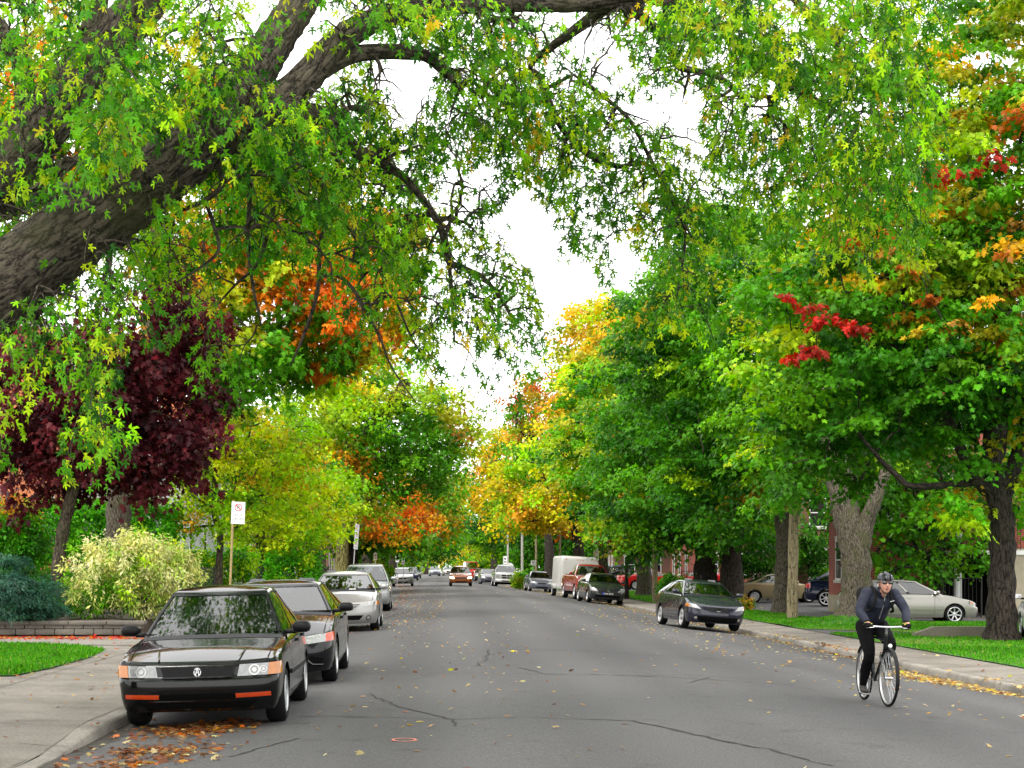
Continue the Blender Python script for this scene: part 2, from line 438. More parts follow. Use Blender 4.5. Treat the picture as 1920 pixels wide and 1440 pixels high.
def concrete(name, c, joint=None, dark=.6):
    m, nt, b = newmat(name)
    tc = N(nt, 'ShaderNodeTexCoord')
    n1 = N(nt, 'ShaderNodeTexNoise'); n1.inputs['Scale'].default_value = 30; n1.inputs['Detail'].default_value = 8; n1.inputs['Roughness'].default_value = .75
    n2 = N(nt, 'ShaderNodeTexNoise'); n2.inputs['Scale'].default_value = .9; n2.inputs['Detail'].default_value = 7; n2.inputs['Roughness'].default_value = .65
    for q in (n1, n2): nt.links.new(tc.outputs['Object'], q.inputs['Vector'])
    r1 = ramp(nt, [(.3, tuple(k * .62 for k in c)), (.55, c), (.75, tuple(k * 1.35 for k in c))]); nt.links.new(n1.outputs['Fac'], r1.inputs['Fac'])
    r2 = ramp(nt, [(.32, (dark, dark, dark * .97)), (.55, (1, 1, 1)), (.75, (1.15, 1.13, 1.1))]); nt.links.new(n2.outputs['Fac'], r2.inputs['Fac'])
    mm = N(nt, 'ShaderNodeMixRGB', blend_type='MULTIPLY'); mm.inputs[0].default_value = 1
    nt.links.new(r1.outputs[0], mm.inputs[1]); nt.links.new(r2.outputs[0], mm.inputs[2])
    nt.links.new(mm.outputs[0], b.inputs['Base Color']); b.inputs['Roughness'].default_value = .88; b.inputs['Specular IOR Level'].default_value = .3
    bp = N(nt, 'ShaderNodeBump'); bp.inputs['Strength'].default_value = .35; bp.inputs['Distance'].default_value = .01
    nt.links.new(n1.outputs['Fac'], bp.inputs['Height']); nt.links.new(bp.outputs[0], b.inputs['Normal'])
    return m
ASPH = asphalt(); CONC = concrete('concrete_pavement', (.20, .18, .155)); KERB = concrete('concrete_kerb', (.25, .23, .20), dark=.45); CONC2 = concrete('concrete_path', (.20, .185, .16))
SOIL = plain('soil', (.045, .03, .02), .95, noise=.5, nscale=6, bump=.6)
GRASSB = plain('grass_soil', (.035, .12, .010), .95, noise=.45, nscale=2.2, bump=.5)
Ys = np.concatenate([np.arange(-12, 60, 2.0), np.arange(60, 240, 6.0), np.arange(240, 421, 30.0)])
def strip(name, xs, zf, mat, kind='structure', ys=Ys, smooth=True, **kw):
    xs = np.asarray(xs, float); pts = []
    for y in ys:
        for x in xs: pts.append((x + float(bend(y)), y, zf(x, y)))
    m = MB(); m.grid(pts, len(xs), len(ys)); return m.build(name, mat, smooth=30 if smooth else None, kind=kind, **kw)
# one sheet out to the horizon
def zterrain(x, y):
    e = max(0.0, y - 300) * .004
    if x <= KL - .1: return ZKL + (-.04 if x > -12.5 else .10) - e
    if x >= KR + .1: return ZKR + (.02 if x < 13 else .10) - e
    return float(zroad(x)) - .08 - e
strip('ground', [-900, -300, -80, -30, -12, -6, KL - .1, KL, -1, 1, 2.5, 4.5, 6.5, 8, KR, KR + .1, 12, 20, 40, 90, 300, 900], lambda x, y: zterrain(x, y), GRASSB, ys=np.concatenate([Ys, [520, 700, 1000, 1600, 2600]]))
road = strip('road', np.linspace(KL - .02, KR + .02, 29), lambda x, y: float(zroad(x)), ASPH)
# kerbs: a real step with a worn rounded edge
def kerb(name, x0, sgn, z0, lo=-12, hi=420, h=.13, w=.17):
    prof = [(0, -.03), (.005, h * .72), (.02, h * .92), (.05, h), (w, h + .004)]
    pts = []; ys = [y for y in np.concatenate([np.arange(lo, 60, .5), np.arange(60, hi, 6)])]
    for y in ys:
        hh = 1.0
        if sgn < 0:     # dropped kerb at the driveway close to the camera
            hh = .18 + .82 * float(np.clip((y - 14.2) / 1.6, 0, 1))
        for a, zz in prof:
            e = random.gauss(0, .006) if y < 60 else 0
            pts.append((x0 + float(bend(y)) + sgn * (a + e * .8), y, z0 + (zz * hh if zz > 0 else zz) + e * .5))
    m = MB(); m.grid(pts, len(prof), len(ys), flip=sgn < 0); return m.build(name, KERB, smooth=50, kind='structure')
kerb('left_kerb', KL, -1, ZKL); kerb('right_kerb', KR, 1, ZKR)
def zside(x, y): return gz(x + float(bend(y)), y)
def zleft(x, y):                # pavement follows the dropped kerb
    t = float(np.clip((y - 14.2) / 1.6, 0, 1)); d = np.clip((KL - .17 - x) / 1.2, 0, 1)
    return zside(x, y) - .105 * (1 - t) * (1 - float(d))
YL = np.concatenate([np.arange(-12, 60, .8), np.arange(60, 421, 12.0)])
strip('left_pavement', [-12, -9, -6.4, -5.6, -4.9, -4.2, KL - .17], zleft, CONC, ys=YL)
strip('right_pavement', [KR + .17, KR + .8, KR + 1.55], zside, CONC, ys=YL)
# joints and cracks in the concrete
def ground_strip(m, pts3, w, dz=.004):
    p = np.array(pts3); t = np.gradient(p, axis=0); n = np.stack([-t[:, 1], t[:, 0], 0 * t[:, 0]], 1); n = unit(n)
    ww = np.broadcast_to(np.asarray(w, float), (len(p),))[:, None] * .38
    a = p + n * ww; b_ = p - n * ww; q = np.empty((2 * len(p), 3)); q[0::2] = a; q[1::2] = b_; q[:, 2] += dz
    m.add(q, [(2 * i, 2 * i + 1, 2 * i + 3, 2 * i + 2) for i in range(len(p) - 1)])
CRACK = plain('crack', (.013, .012, .012), .95); JOINT = plain('joint', (.10, .085, .065), .95, noise=.5)
m = MB()
for y in np.arange(11.5, 60, 1.55):
    x = np.linspace(KL - .02, -6.0, 12); ground_strip(m, [(q, y + .02 * math.sin(q * 3 + y), zleft(q, y)) for q in x], .018)
y = np.arange(10, 60, .5); ground_strip(m, [(-5.7 + .01 * math.sin(q), q, zleft(-5.7, q)) for q in y], .02)
ground_strip(m, [(KL - .19 + .012 * math.sin(q * 2.2), q, zleft(KL - .19, q)) for q in np.arange(9, 60, .25)], .014)
m.build('left_pavement_joints', JOINT, kind='structure')
m = MB()
for y in np.arange(22, 110, 1.6):
    ground_strip(m, [(q, y, zside(q, y)) for q in np.linspace(KR + .02, KR + 1.5, 6)], .02)
ground_strip(m, [(KR + .19, q, zside(KR + .19, q)) for q in np.arange(14, 110, .8)], .016)
m.build('right_pavement_joints', JOINT, kind='structure')
# road cracks
m = MB()
def crack(pix, w=.03, wob=.035):
    p = np.array([G(*q) for q in pix]); o = []
    for i in range(len(p) - 1):
        n = max(3, int(np.linalg.norm(p[i + 1] - p[i]) / .13))
        for k in range(n): o.append(p[i] + (p[i + 1] - p[i]) * k / n)
    o.append(p[-1]); o = np.array(o)
    o[:, :2] += np.cumsum(rng.normal(0, wob * .35, (len(o), 2)), 0) * .0 + rng.normal(0, wob * .35, (len(o), 2))
    o[:, 2] = [gz(a, b_) for a, b_ in o[:, :2]]
    ground_strip(m, o, w * np.clip(rng.normal(1, .45, len(o)), .25, 2.2))
crack([(560, 1343), (700, 1345), (850, 1349), (980, 1345), (1190, 1352)], .024)
crack([(1190, 1352), (1290, 1375), (1350, 1388), (1440, 1405), (1480, 1416), (1560, 1437)], .04, .06)
crack([(690, 1300), (745, 1325), (800, 1338), (850, 1349)], .03, .06)
crack([(640, 1263), (850, 1262), (1020, 1264)], .02); crack([(1020, 1264), (1200, 1268), (1340, 1275), (1500, 1286)], .045)
crack([(975, 1252), (1022, 1264)], .03, .05); crack([(915, 1218), (912, 1235), (893, 1250)], .03, .08)
crack([(850, 1216), (1030, 1219), (1200, 1228), (1345, 1236)], .04)
crack([(1150, 1267), (1300, 1266), (1420, 1275), (1560, 1283)], .02); crack([(660, 1206), (760, 1204), (900, 1206)], .02)
crack([(1100, 1349), (1300, 1352), (1500, 1362), (1700, 1375)], .012); crack([(849, 1349), (851, 1362)], .03)
crack([(735, 1150), (830, 1143), (900, 1150)], .03); crack([(700, 1166), (745, 1153), (770, 1144)], .03); crack([(930, 1148), (1080, 1152), (1240, 1166)], .04)
crack([(1330, 1270), (1290, 1281)], .02); crack([(430, 1420), (520, 1395), (560, 1384)], .03, .06)
m.build('road_cracks', CRACK, kind='structure')
m = MB(); c = G(758, 1388); pts = [(c[0] + .105 * math.cos(t), c[1] + .13 * math.sin(t), gz(c[0], c[1])) for t in np.linspace(0, 6.2832, 40)]
ground_strip(m, pts, .035, .006); m.build('road_paint_mark', plain('orange_paint', (.55, .16, .09), .8, noise=.5, nscale=30), kind='structure')
def grime(name, x0, s, y0, y1, w, colr):
    m = MB(); ys = np.arange(y0, y1, .22); a = []; 
    wid = np.clip(w * (1 + .8 * np.sin(ys * 1.3) * np.sin(ys * .37 + 1) + rng.normal(0, .35, len(ys))), .03, None)
    for y, k in zip(ys, wid):
        xa, xb = x0 + float(bend(y)), x0 + s * k + float(bend(y)); a += [(xa, y, gz(xa, y) + .003), (xb, y, gz(xb, y) + .003)]
    m.add(a, [(2 * i, 2 * i + 1, 2 * i + 3, 2 * i + 2) for i in range(len(ys) - 1)]); return m.build(name, colr, kind='structure')
GRIME = plain('gutter_grime', (.040, .034, .026), .95, noise=.6, nscale=9)
grime('left_gutter_grime', KL + .005, 1, 8, 90, .16, GRIME); grime('right_gutter_grime', KR - .005, -1, 12, 120, .22, GRIME)
# lawns
def poly_sheet(name, pts, mat, dz=.004, kind='structure', zf=None):
    m = MB(); zf = zf or gz; m.add([(x, y, zf(x, y) + dz) for x, y in pts], [tuple(range(len(pts)))]); return m.build(name, mat, kind=kind)
lawnL = [(-6.05, 22.4), (-5.95, 24), (-6.0, 27), (-6.25, 29.2), (-7.0, 30.3), (-9, 31.2), (-13, 32), (-13, 22.2), (-8, 22.2)]
lawnR1 = [(10.56, 44), (10.56, 20), (24, 20), (24, 38.5), (14.5, 39.5), (12.0, 43.2)]
lawnR2 = [(10.56, 47.2), (12.2, 45.2), (14.0, 43.2), (24, 42), (24, 51.9), (13.0, 52.0), (12.9, 60), (12.9, 66), (10.56, 68)]
lawnR3 = [(10.56, 76), (13.0, 78), (13.5, 92), (14.5, 118), (10.56, 118)]
def mound(x, y):
    z = gz(x, y)
    for (mx_, my_, r, h) in ((12.96, 50.3, 1.5, .30),):
        d2 = ((x - mx_) ** 2 + (y - my_) ** 2) / (r * r)
        z += h * math.exp(-d2)
    return z
from mathutils.geometry import tessellate_polygon
def inside(x, y, poly):
    c = False; j = len(poly) - 1
    for i in range(len(poly)):
        xi, yi = poly[i]; xj, yj = poly[j]
        if (yi > y) != (yj > y) and x < (xj - xi) * (y - yi) / (yj - yi) + xi: c = not c
        j = i
    return c
def lawn_sheet(name, poly, step, dz):
    xs = [p[0] for p in poly]; ys = [p[1] for p in poly]; bm = bmesh.new()
    vs = [bm.verts.new((x, y, 0)) for x, y in poly]; bm.faces.new(vs)
    for ax, lo, hi in (((1, 0, 0), min(xs), max(xs)), ((0, 1, 0), min(ys), max(ys))):
        q = lo + step
        while q < hi:
            bmesh.ops.bisect_plane(bm, geom=bm.verts[:] + bm.edges[:] + bm.faces[:], plane_co=[q * k for k in ax], plane_no=ax); q += step
    for v in bm.verts: v.co.z = mound(v.co.x, v.co.y) + dz
    me = bpy.data.meshes.new(name); bm.to_mesh(me); bm.free(); me.polygons.foreach_set('use_smooth', [True] * len(me.polygons))
    return link(name, me, GRASSB, kind='structure')
lawn_sheet('left_lawn', lawnL, 1.0, .02)
for q, nm in ((lawnR1, 'right_lawn'), (lawnR2, 'right_lawn'), (lawnR3, 'right_lawn')): lawn_sheet(nm, q, .7, .02)
poly_sheet('driveway', [(10.56, 44), (12.0, 43.2), (14.0, 43.2), (12.2, 45.2), (10.56, 47.2)], ASPH, .008)
poly_sheet('driveway', [(12.95, 52.05), (30, 51.95), (30, 65.9), (12.95, 65.9)], ASPH, .008)
poly_sheet('driveway', [(10.56, 68), (13, 66), (26, 66), (26, 90), (13.5, 90), (13, 78), (10.56, 76)], ASPH, .008)
poly_sheet('driveway', [(13.6, 90.2), (30, 90.2), (30, 170), (14.6, 170)], ASPH, .008)
poly_sheet('garden_path', [(11.0, 47.6), (14.0, 46.6), (14.0, 47.1), (11.0, 48.2)], CONC2, .030)
poly_sheet('walkway', [(-6.05, 31.0), (-14, 32.6), (-14, 35.0), (-6.05, 35.0)], CONC2, .010, zf=lambda x, y: gz(x, y))
# grass blades
def blades(polys, dens, hmin, hmax, name, zf):
    P_ = []
    for poly, d in polys:
        xs = [p[0] for p in poly]; ys = [p[1] for p in poly]; A = (max(xs) - min(xs)) * (max(ys) - min(ys))
        n = int(A * d); X = rng.uniform(min(xs), max(xs), n); Y = rng.uniform(min(ys), max(ys), n)
        P_ += [(x, y, zf(x, y) + .015) for x, y in zip(X, Y) if inside(x, y, poly)]
    p = np.array(P_); n = len(p); p[:, :2] += rng.normal(0, .05, (n, 2))
    tip = np.stack([rng.normal(0, .45, n), rng.normal(0, .45, n), np.ones(n)], 1); nor = rng.normal(size=(n, 3)) * (1, 1, .2)
    g = np.array([(.05, .23, .008), (.075, .28, .010), (.035, .17, .008), (.12, .30, .012), (.20, .26, .05)])
    c = jitter(g[rng.choice(5, n, p=[.32, .3, .22, .12, .04])], .2)
    wear = .5 + .25 * np.sin(p[:, 0] * 1.1 + np.sin(p[:, 1] * .7) * 2) + .25 * np.sin(p[:, 1] * .9 + p[:, 0] * .4) + rng.normal(0, .18, n)
    dry = np.array((.20, .20, .06)); k_ = np.clip((wear - .72) * 2.2, 0, .75)[:, None]; c = c * (1 - k_) + dry * k_; c *= (.75 + .45 * np.clip(wear, 0, 1))[:, None]
    me = leaf_mesh(name, p, tip, nor, rng.uniform(hmin, hmax, n) * np.clip(1.15 - .5 * np.clip(wear, 0, 1), .5, 1.2), c, 'lance'); return link(name, me, LEAF, kind='stuff')
blades([(lawnL, 1100), (lawnR1, 420), (lawnR2, 420), (lawnR3, 150)], 0, .05, .10, 'grass', mound)
# fallen leaves
def fallen(spec, name):
    P_ = []; C_ = []
    for (gen, n, mix) in spec:
        k = 0
        while k < n:
            x, y = gen()
            P_.append((x, y)); k += 1
        C_.append(pick(mix, n))
    z = np.array([max(gz(x, y), zleft(x - float(bend(y)), y) if x < KL else -9, mound(x, y) + .03 if x > 10.5 else -9) for x, y in P_])
    p = np.column_stack([np.array(P_), z + .006 + np.abs(rng.normal(0, .010, len(P_)))]); n = len(p)
    th = rng.random(n) * 6.2832
    tip = np.stack([np.cos(th), np.sin(th), rng.normal(.12, .25, n)], 1); nor = np.stack([rng.normal(0, .35, n), rng.normal(0, .35, n), np.ones(n)], 1)
    me = leaf_mesh(name, p, tip, nor, rng.uniform(.04, .095, n), jitter(np.vstack(C_), .25), 'maple'); return link(name, me, LEAF, kind='stuff')
DRY = {'dry': 6, 'gold': .8, 'brown': 1.2, 'yellow': .5}
def uni(x0, x1, y0, y1): return lambda: (random.uniform(x0, x1) , random.uniform(y0, y1))
def near_kerb(x0, s, y0, y1, w): 
    def g():
        y = random.uniform(y0, y1); return (x0 + s * abs(random.gauss(0, w)) + float(bend(y)), y)
    return g
def blob(px, py, sx, sy):
    c = G(px, py); return lambda: (c[0] + random.gauss(0, sx), c[1] + random.gauss(0, sy))
fallen([
    (uni(-1.4, 9, 12, 60), 190, DRY), (uni(-1.5, 1.6, 13, 40), 130, DRY), (uni(-1.6, 0, 40, 75), 200, DRY), (uni(5, 9, 18, 60), 420, DRY), (uni(-1, 9, 60, 130), 150, DRY),
    (near_kerb(KR - .02, -1, 15, 60, .40), 400, DRY), (near_kerb(KR - .02, -1, 60, 160, .6), 1300, {'dry': 5, 'gold': 2, 'yellow': 1, 'brown': 1}), (near_kerb(KL + .05, 1, 11, 60, .3), 380, {'brown': 3, 'dry': 2, 'rust': 1, 'red': .3}),
    (near_kerb(KL + .8, 1, 40, 160, .9), 900, {'rust': 2, 'orange': .8, 'dry': 3, 'brown': 1}),
    (blob(1760, 1278, .34, .7), 520, {'dry': 5, 'gold': 1.6, 'brown': 1.2}), (blob(1690, 1262, .2, .6), 160, DRY), (blob(1880, 1300, .25, .5), 190, DRY), (blob(1560, 1222, .15, 1.2), 180, {'brown': 2, 'rust': 1, 'dry': 1.5}), (blob(1470, 1200, .15, 1.5), 120, DRY),
    (blob(345, 1372, .30, .35), 420, {'brown': 5, 'rust': 1.5, 'dry': 1.2}), (blob(300, 1410, .28, .30), 300, {'brown': 4, 'rust': 1, 'dry': 1.5}), (blob(400, 1362, .22, .3), 170, {'brown': 4, 'rust': 1, 'orange': .2}), (blob(250, 1432, .25, .25), 120, {'brown': 3, 'rust': 1, 'dry': 1}),
    (uni(-9.8, -6.0, 33.6, 34.95), 900, {'red': 4, 'rust': 1.5, 'orange': .6}), (uni(-12, -5.9, 31.5, 34.9), 90, {'red': 3, 'rust': 1.5}), (uni(-6.2, -5.8, 22, 31), 45, {'rust': 2, 'dry': 2, 'brown': 1}), (uni(-9, -6, 22.3, 30), 70, {'rust': 2, 'dry': 2}),
    (uni(-6, -3.6, 11, 45), 150, {'brown': 4, 'dry': 1.5}), (uni(10.6, 20, 22, 60), 620, {'dry': 3, 'yellow': 1.2, 'gold': 1.2, 'brown': .6}), (uni(10.6, 14, 60, 110), 420, {'dry': 3, 'yellow': 1.2, 'gold': 1.2, 'brown': .6}), (uni(9.3, 10.5, 22, 70), 110, DRY),
], 'fallen_leaves')
# ================================================================== TREES
def sample_clusters(ells, n, sep, shell=.35):
    vols = np.array([e[3] * e[4] * e[5] for e in ells]); vols = vols / vols.sum()
    pts = []; tries = 0
    while len(pts) < n and tries < n * 60:
        tries += 1
        e = ells[rng.choice(len(ells), p=vols)]
        d = unit(rng.normal(size=3)); r = (shell + (1 - shell) * rng.random() ** .6) * (1 + .16 * max(0, rng.normal()))
        p = np.array(e[:3]) + d * r * np.array(e[3:6])
        if p[2] < .9: continue
        if pts and np.min(np.linalg.norm(np.array(pts) - p, axis=1)) < sep: continue
        pts.append(p)
    return np.array(pts)
def foliage(centres, a, nleaf, size, mix, kind, name, patches=(), flat=.42, droop=.30, axis=None, jit=.22, clj=.18, up=.75, force=None):
    n = len(centres); per = rng.poisson(nleaf, n).clip(4)
    if force is not None: per[-len(force):] = (per[-len(force):] * .24).astype(int)
    ci = np.repeat(np.arange(n), per); k = len(ci)
    base = pick(mix, n)
    for (pc, pr, pm) in patches:
        dd = centres - np.array(pc); dd[:, 1] *= .35
        m = np.linalg.norm(dd, axis=1) < pr * (1 + rng.normal(0, .12, n))
        if m.any(): base[m] = pick(pm, int(m.sum()))
    if force is not None and len(force): base[-len(force):] = force
    base = base * np.clip(1 + rng.normal(0, clj, (n, 1)), .5, 1.6)
    ar = a * (1 + rng.normal(0, .18, n)).clip(.6, 1.5)
    if force is not None: ar[-len(force):] *= .42
    r = np.sqrt(rng.random(k)); th = rng.random(k) * 2 * math.pi
    # ragged, star shaped sprays rather than smooth discs
    ph = rng.random(n) * 6.28
    lob = .72 + .28 * np.cos(5 * th + ph[ci]) * (r > .35)
    rr = r * lob
    off = np.stack([np.cos(th) * rr, np.sin(th) * rr, rng.normal(0, flat * .5, k) - droop * rr * rr], 1) * ar[ci][:, None]
    tilt = rng.normal(0, .28, (n, 2))
    off[:, 2] += off[:, 0] * tilt[ci, 0] + off[:, 1] * tilt[ci, 1]
    pos = centres[ci] + off
    tip = unit(off * np.array((1, 1, .25)) + 1e-6) * .75 + rng.normal(0, .45, (k, 3)) + np.array((0, 0, -.55))
    nor = np.array((0, 0, up)) + rng.normal(0, .40, (k, 3)) + unit(off + 1e-6) * .25
    sz = size * np.clip(1 + rng.normal(0, .25, k), .5, 1.7)
    c = jitter(base[ci], jit)
    return leaf_mesh(name, pos, tip, nor, sz, c, kind)
def ell(px, py, rx, ry, D, rd):
    c = P(px, py, D); return (*c, rx / F * D, rd, ry / F * D)
def tree(name, label, base, tr, trunk, ells, ncl, nleaf, size, mix, kind='trident', a=.85, patches=(), bark=BARK_BROWN, group=None,
         flat=.42, droop=.30, sep=.55, shell=.35, rtip=.012, flare=1.85, extra=(), jit=.22, clj=.18, arch=.12, sprays=()):
    """base: ground point; trunk: way points above it; extra: further fixed limbs (list of (points, radii))"""
    base = np.array(base, float)
    root = empty(name, base, label=label, cat='tree', group=group)
    sk = Skel()
    pts = [base + (0, 0, -.15), base + (0, 0, .25)] + [np.array(q, float) for q in trunk]
    h = pts[-1][2] - base[2]
    rad = [tr * flare, tr * 1.22] + [tr * (1 - .38 * (q[2] - base[2]) / max(h, .1)) for q in pts[2:]]
    pp = smooth_path(np.hstack([np.array(pts), np.array(rad)[:, None]]), 3)
    ids = sk.path(list(pp[:, :3]), list(pp[:, 3]))
    for ex, er in extra:
        j = int(np.argmin([np.linalg.norm(sk.p[q] - np.array(ex[0])) for q in ids]))
        q = smooth_path(np.hstack([np.array(ex, float), np.array(er)[:, None]]), 3)
        sk.path(list(q[:, :3]), list(q[:, 3]), ids[j])
    E = [ell(*e) for e in ells]
    C = sample_clusters(E, ncl, sep, shell)
    fc = None
    if sprays: C = np.vstack([C, [P(x, y, D) for x, y, D, _ in sprays]]); fc = np.vstack([pick(m_, 1) for _, _, _, m_ in sprays])
    lo = max(2, int(len(pp) * .55)); 
    sk.attach(C, start=lo, lo=lo, arch=arch)
    me = sk.mesh('trunk', rtip=rtip, rmax=tr)
    me.transform(Matrix.Translation(-Vector(base)))
    link('trunk', me, bark, root)
    pa = [(P(x, y, D), r / F * D, m) for (x, y, r, D, m) in patches]
    cm = foliage(C, a, nleaf, size, mix, kind, 'crown', pa, flat, droop, jit=jit, clj=clj, force=fc)
    cm.transform(Matrix.Translation(-Vector(base)))
    link('crown', cm, LEAF, root)
    return root

# ---------------------------------------------------------- the big silver maple leaning over the street
def silver_maple():
    base = np.array((-6.6, 12.4, gz(-6.6, 12.4)))
    root = empty('silver_maple', base, label='huge old silver maple whose thick grey limbs arch over the street', cat='tree', group='silver maples')
    sk = Skel()
    tr = smooth_path(np.array([(*base + (0, 0, -.2), .85), (*base + (0, 0, .5), .62), (-6.5, 12.4, 1.6, .56), (-6.2, 12.4, 2.7, .56)]), 4)
    ti = sk.path(list(tr[:, :3]), list(tr[:, 3]))
    def limb(pix, par=None, n=4):
        """pix: (px, py, depth, diameter in photo px)"""
        q = np.array([(*P(x, y, D), .5 * w / F * D) for x, y, D, w in pix])
        q = smooth_path(q, n)
        if par is None:
            par = int(np.argmin([np.linalg.norm(p - q[0, :3]) for p in sk.p]))
        return sk.path(list(q[:, :3]), list(q[:, 3]), par)
    # great limb across the frame
    A = limb([(-420, 770, 12.4, 190), (-150, 640, 12.3, 170), (0, 540, 12.2, 148), (110, 458, 12.2, 138), (230, 375, 12.2, 128), (330, 302, 12.3, 118), (395, 245, 12.4, 112), (430, 210, 12.5, 100)], ti[-1])
    # its two arms
    limb([(430, 205, 12.5, 96), (478, 135, 12.7, 78), (525, 60, 12.9, 70), (560, 10, 13.1, 64), (600, -70, 13.3, 50), (680, -240, 13.6, 34)], A[-1])
    B = limb([(415, 235, 12.5, 90), (500, 205, 12.6, 70), (560, 160, 12.8, 60), (620, 95, 13.0, 56), (680, 48, 13.2, 48), (760, 22, 13.4, 40), (850, 10, 13.6, 36), (960, 6, 13.9, 32), (1080, 8, 14.2, 30), (1200, 12, 14.5, 24)], A[-2])
    limb([(600, 128, 12.95, 44), (655, 104, 13.1, 34), (710, 97, 13.3, 30), (760, 98, 13.5, 28), (800, 106, 13.8, 22), (838, 140, 14.0, 14)], None)
    C = limb([(425, 225, 12.55, 70), (500, 215, 12.8, 50), (560, 212, 13.0, 40), (620, 222, 13.3, 34), (648, 262, 13.5, 30), (672, 285, 13.7, 26), (712, 302, 14.0, 20), (760, 335, 14.2, 14), (790, 370, 14.3, 13), (820, 415, 14.4, 14), (835, 455, 14.5, 14), (842, 490, 14.5, 13), (868, 502, 14.6, 10), (905, 520, 14.8, 8), (940, 560, 15, 6), (965, 610, 15.1, 4)], A[-2])
    limb([(842, 492, 14.5, 9), (848, 560, 14.6, 6), (852, 640, 14.6, 4)], None)
    limb([(868, 502, 14.6, 8), (880, 560, 14.7, 6), (900, 640, 14.8, 4)], None)
    # arms over the street at the right
    for pix in ([(1080, 10, 14.2, 26), (1180, -8, 14.2, 24), (1270, 8, 14.1, 24), (1340, 45, 14.0, 22), (1390, 90, 14.0, 20), (1430, 130, 14.0, 18), (1500, 172, 14.1, 14), (1570, 210, 14.2, 9)],
                [(1170, 12, 14.4, 20), (1215, 40, 14.6, 18), (1255, 90, 14.8, 17), (1275, 125, 14.9, 15), (1318, 135, 15.0, 11), (1365, 155, 15.1, 9), (1400, 200, 15.2, 6)],
                [(1000, 115, 15.5, 12), (1040, 215, 15.6, 14), (1075, 262, 15.7, 15), (1110, 292, 15.7, 14), (1160, 312, 15.8, 10), (1205, 305, 15.9, 8), (1240, 335, 16.0, 8), (1265, 380, 16.1, 7), (1285, 440, 16.2, 6), (1275, 520, 16.2, 4), (1262, 600, 16.2, 3)],
                [(1160, 312, 15.8, 7), (1180, 330, 15.8, 6), (1190, 370, 15.8, 5), (1196, 430, 15.8, 4), (1196, 520, 15.8, 2.5)],
                [(1075, 140, 15.5, 7), (1130, 180, 15.6, 8), (1180, 225, 15.7, 8), (1215, 290, 15.9, 8), (1255, 370, 16.1, 7), (1300, 450, 16.2, 4)],
                [(1395, 0, 13.4, 10), (1460, -20, 13.6, 14), (1510, 20, 13.8, 16), (1550, 65, 13.9, 14), (1580, 105, 14.0, 10), (1610, 160, 14.1, 7)],
                [(1275, 125, 14.9, 8), (1265, 165, 14.8, 6), (1225, 205, 14.8, 4), (1214, 250, 14.8, 2.5)],
                ):
        limb(pix)
    # upright stems and second limbs at the left edge
    S = limb([(-440, 700, 12.9, 170), (-260, 480, 13.2, 140), (-90, 390, 13.5, 130), (20, 300, 13.6, 118), (85, 225, 13.7, 100), (150, 145, 13.8, 92), (225, 60, 13.9, 84), (280, -10, 14.0, 78), (360, -140, 14.2, 50)], ti[-1])
    limb([(55, 265, 13.65, 70), (50, 190, 13.6, 44), (38, 120, 13.6, 36), (15, 70, 13.6, 30), (-40, 0, 13.7, 26)], None)
    limb([(90, 220, 13.7, 60), (86, 280, 13.75, 34), (88, 330, 13.8, 26)], None)
    limb([(150, 145, 13.8, 50), (165, 70, 13.8, 40), (185, 10, 13.9, 34), (200, -60, 14, 28)], None)
    limb([(-330, 590, 14.0, 70), (-120, 430, 14.6, 62), (0, 385, 15, 58), (60, 368, 15.2, 50), (140, 352, 15.4, 22), (230, 345, 15.6, 12)], ti[-1])
    # lower dark branches with hanging twigs
    for pix in ([(400, 270, 12.4, 14), (412, 320, 12.4, 11), (415, 350, 12.4, 11), (385, 375, 12.4, 10), (350, 390, 12.4, 8), (330, 400, 12.4, 5)],
                [(385, 377, 12.4, 8), (400, 420, 12.5, 8), (410, 470, 12.5, 7), (370, 505, 12.6, 5), (330, 530, 12.6, 3)],
                [(560, 215, 13.1, 16), (540, 300, 13.3, 13), (510, 400, 13.5, 11), (485, 490, 13.7, 8), (440, 535, 13.8, 5), (400, 580, 13.9, 3)],
                [(470, 260, 13, 12), (468, 380, 13.2, 10), (465, 455, 13.4, 8), (475, 540, 13.5, 6), (490, 610, 13.5, 4)],
                [(640, 260, 13.5, 12), (620, 380, 13.8, 11), (600, 460, 14, 10), (598, 520, 14.1, 9), (590, 570, 14.1, 8), (565, 640, 14.2, 6), (545, 685, 14.2, 3)],
                [(600, 518, 14.1, 8), (630, 516, 14.2, 8), (660, 540, 14.2, 8), (690, 590, 14.3, 7), (715, 640, 14.4, 5), (735, 690, 14.5, 4), (780, 755, 14.6, 2.5)],
                [(630, 475, 14.1, 5), (690, 500, 14.3, 6), (720, 515, 14.4, 6), (745, 570, 14.5, 5), (770, 630, 14.6, 4), (800, 680, 14.6, 2.5)],
                [(265, 395, 12.2, 16), (275, 405, 12.1, 12), (290, 412, 12.1, 8), (296, 398, 12.1, 5)],
                ):
        limb(pix)
    nlimb = len(sk.p)
    # hanging foliage: zones in which twigs hang (centre, radii in photo px, depth range, number, colours)
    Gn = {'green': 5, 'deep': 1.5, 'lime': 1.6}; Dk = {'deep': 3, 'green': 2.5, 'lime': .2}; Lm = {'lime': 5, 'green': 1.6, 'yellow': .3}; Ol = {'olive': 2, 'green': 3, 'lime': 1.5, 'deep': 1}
    Yl = {'lime': 5, 'yellow': 1.6}
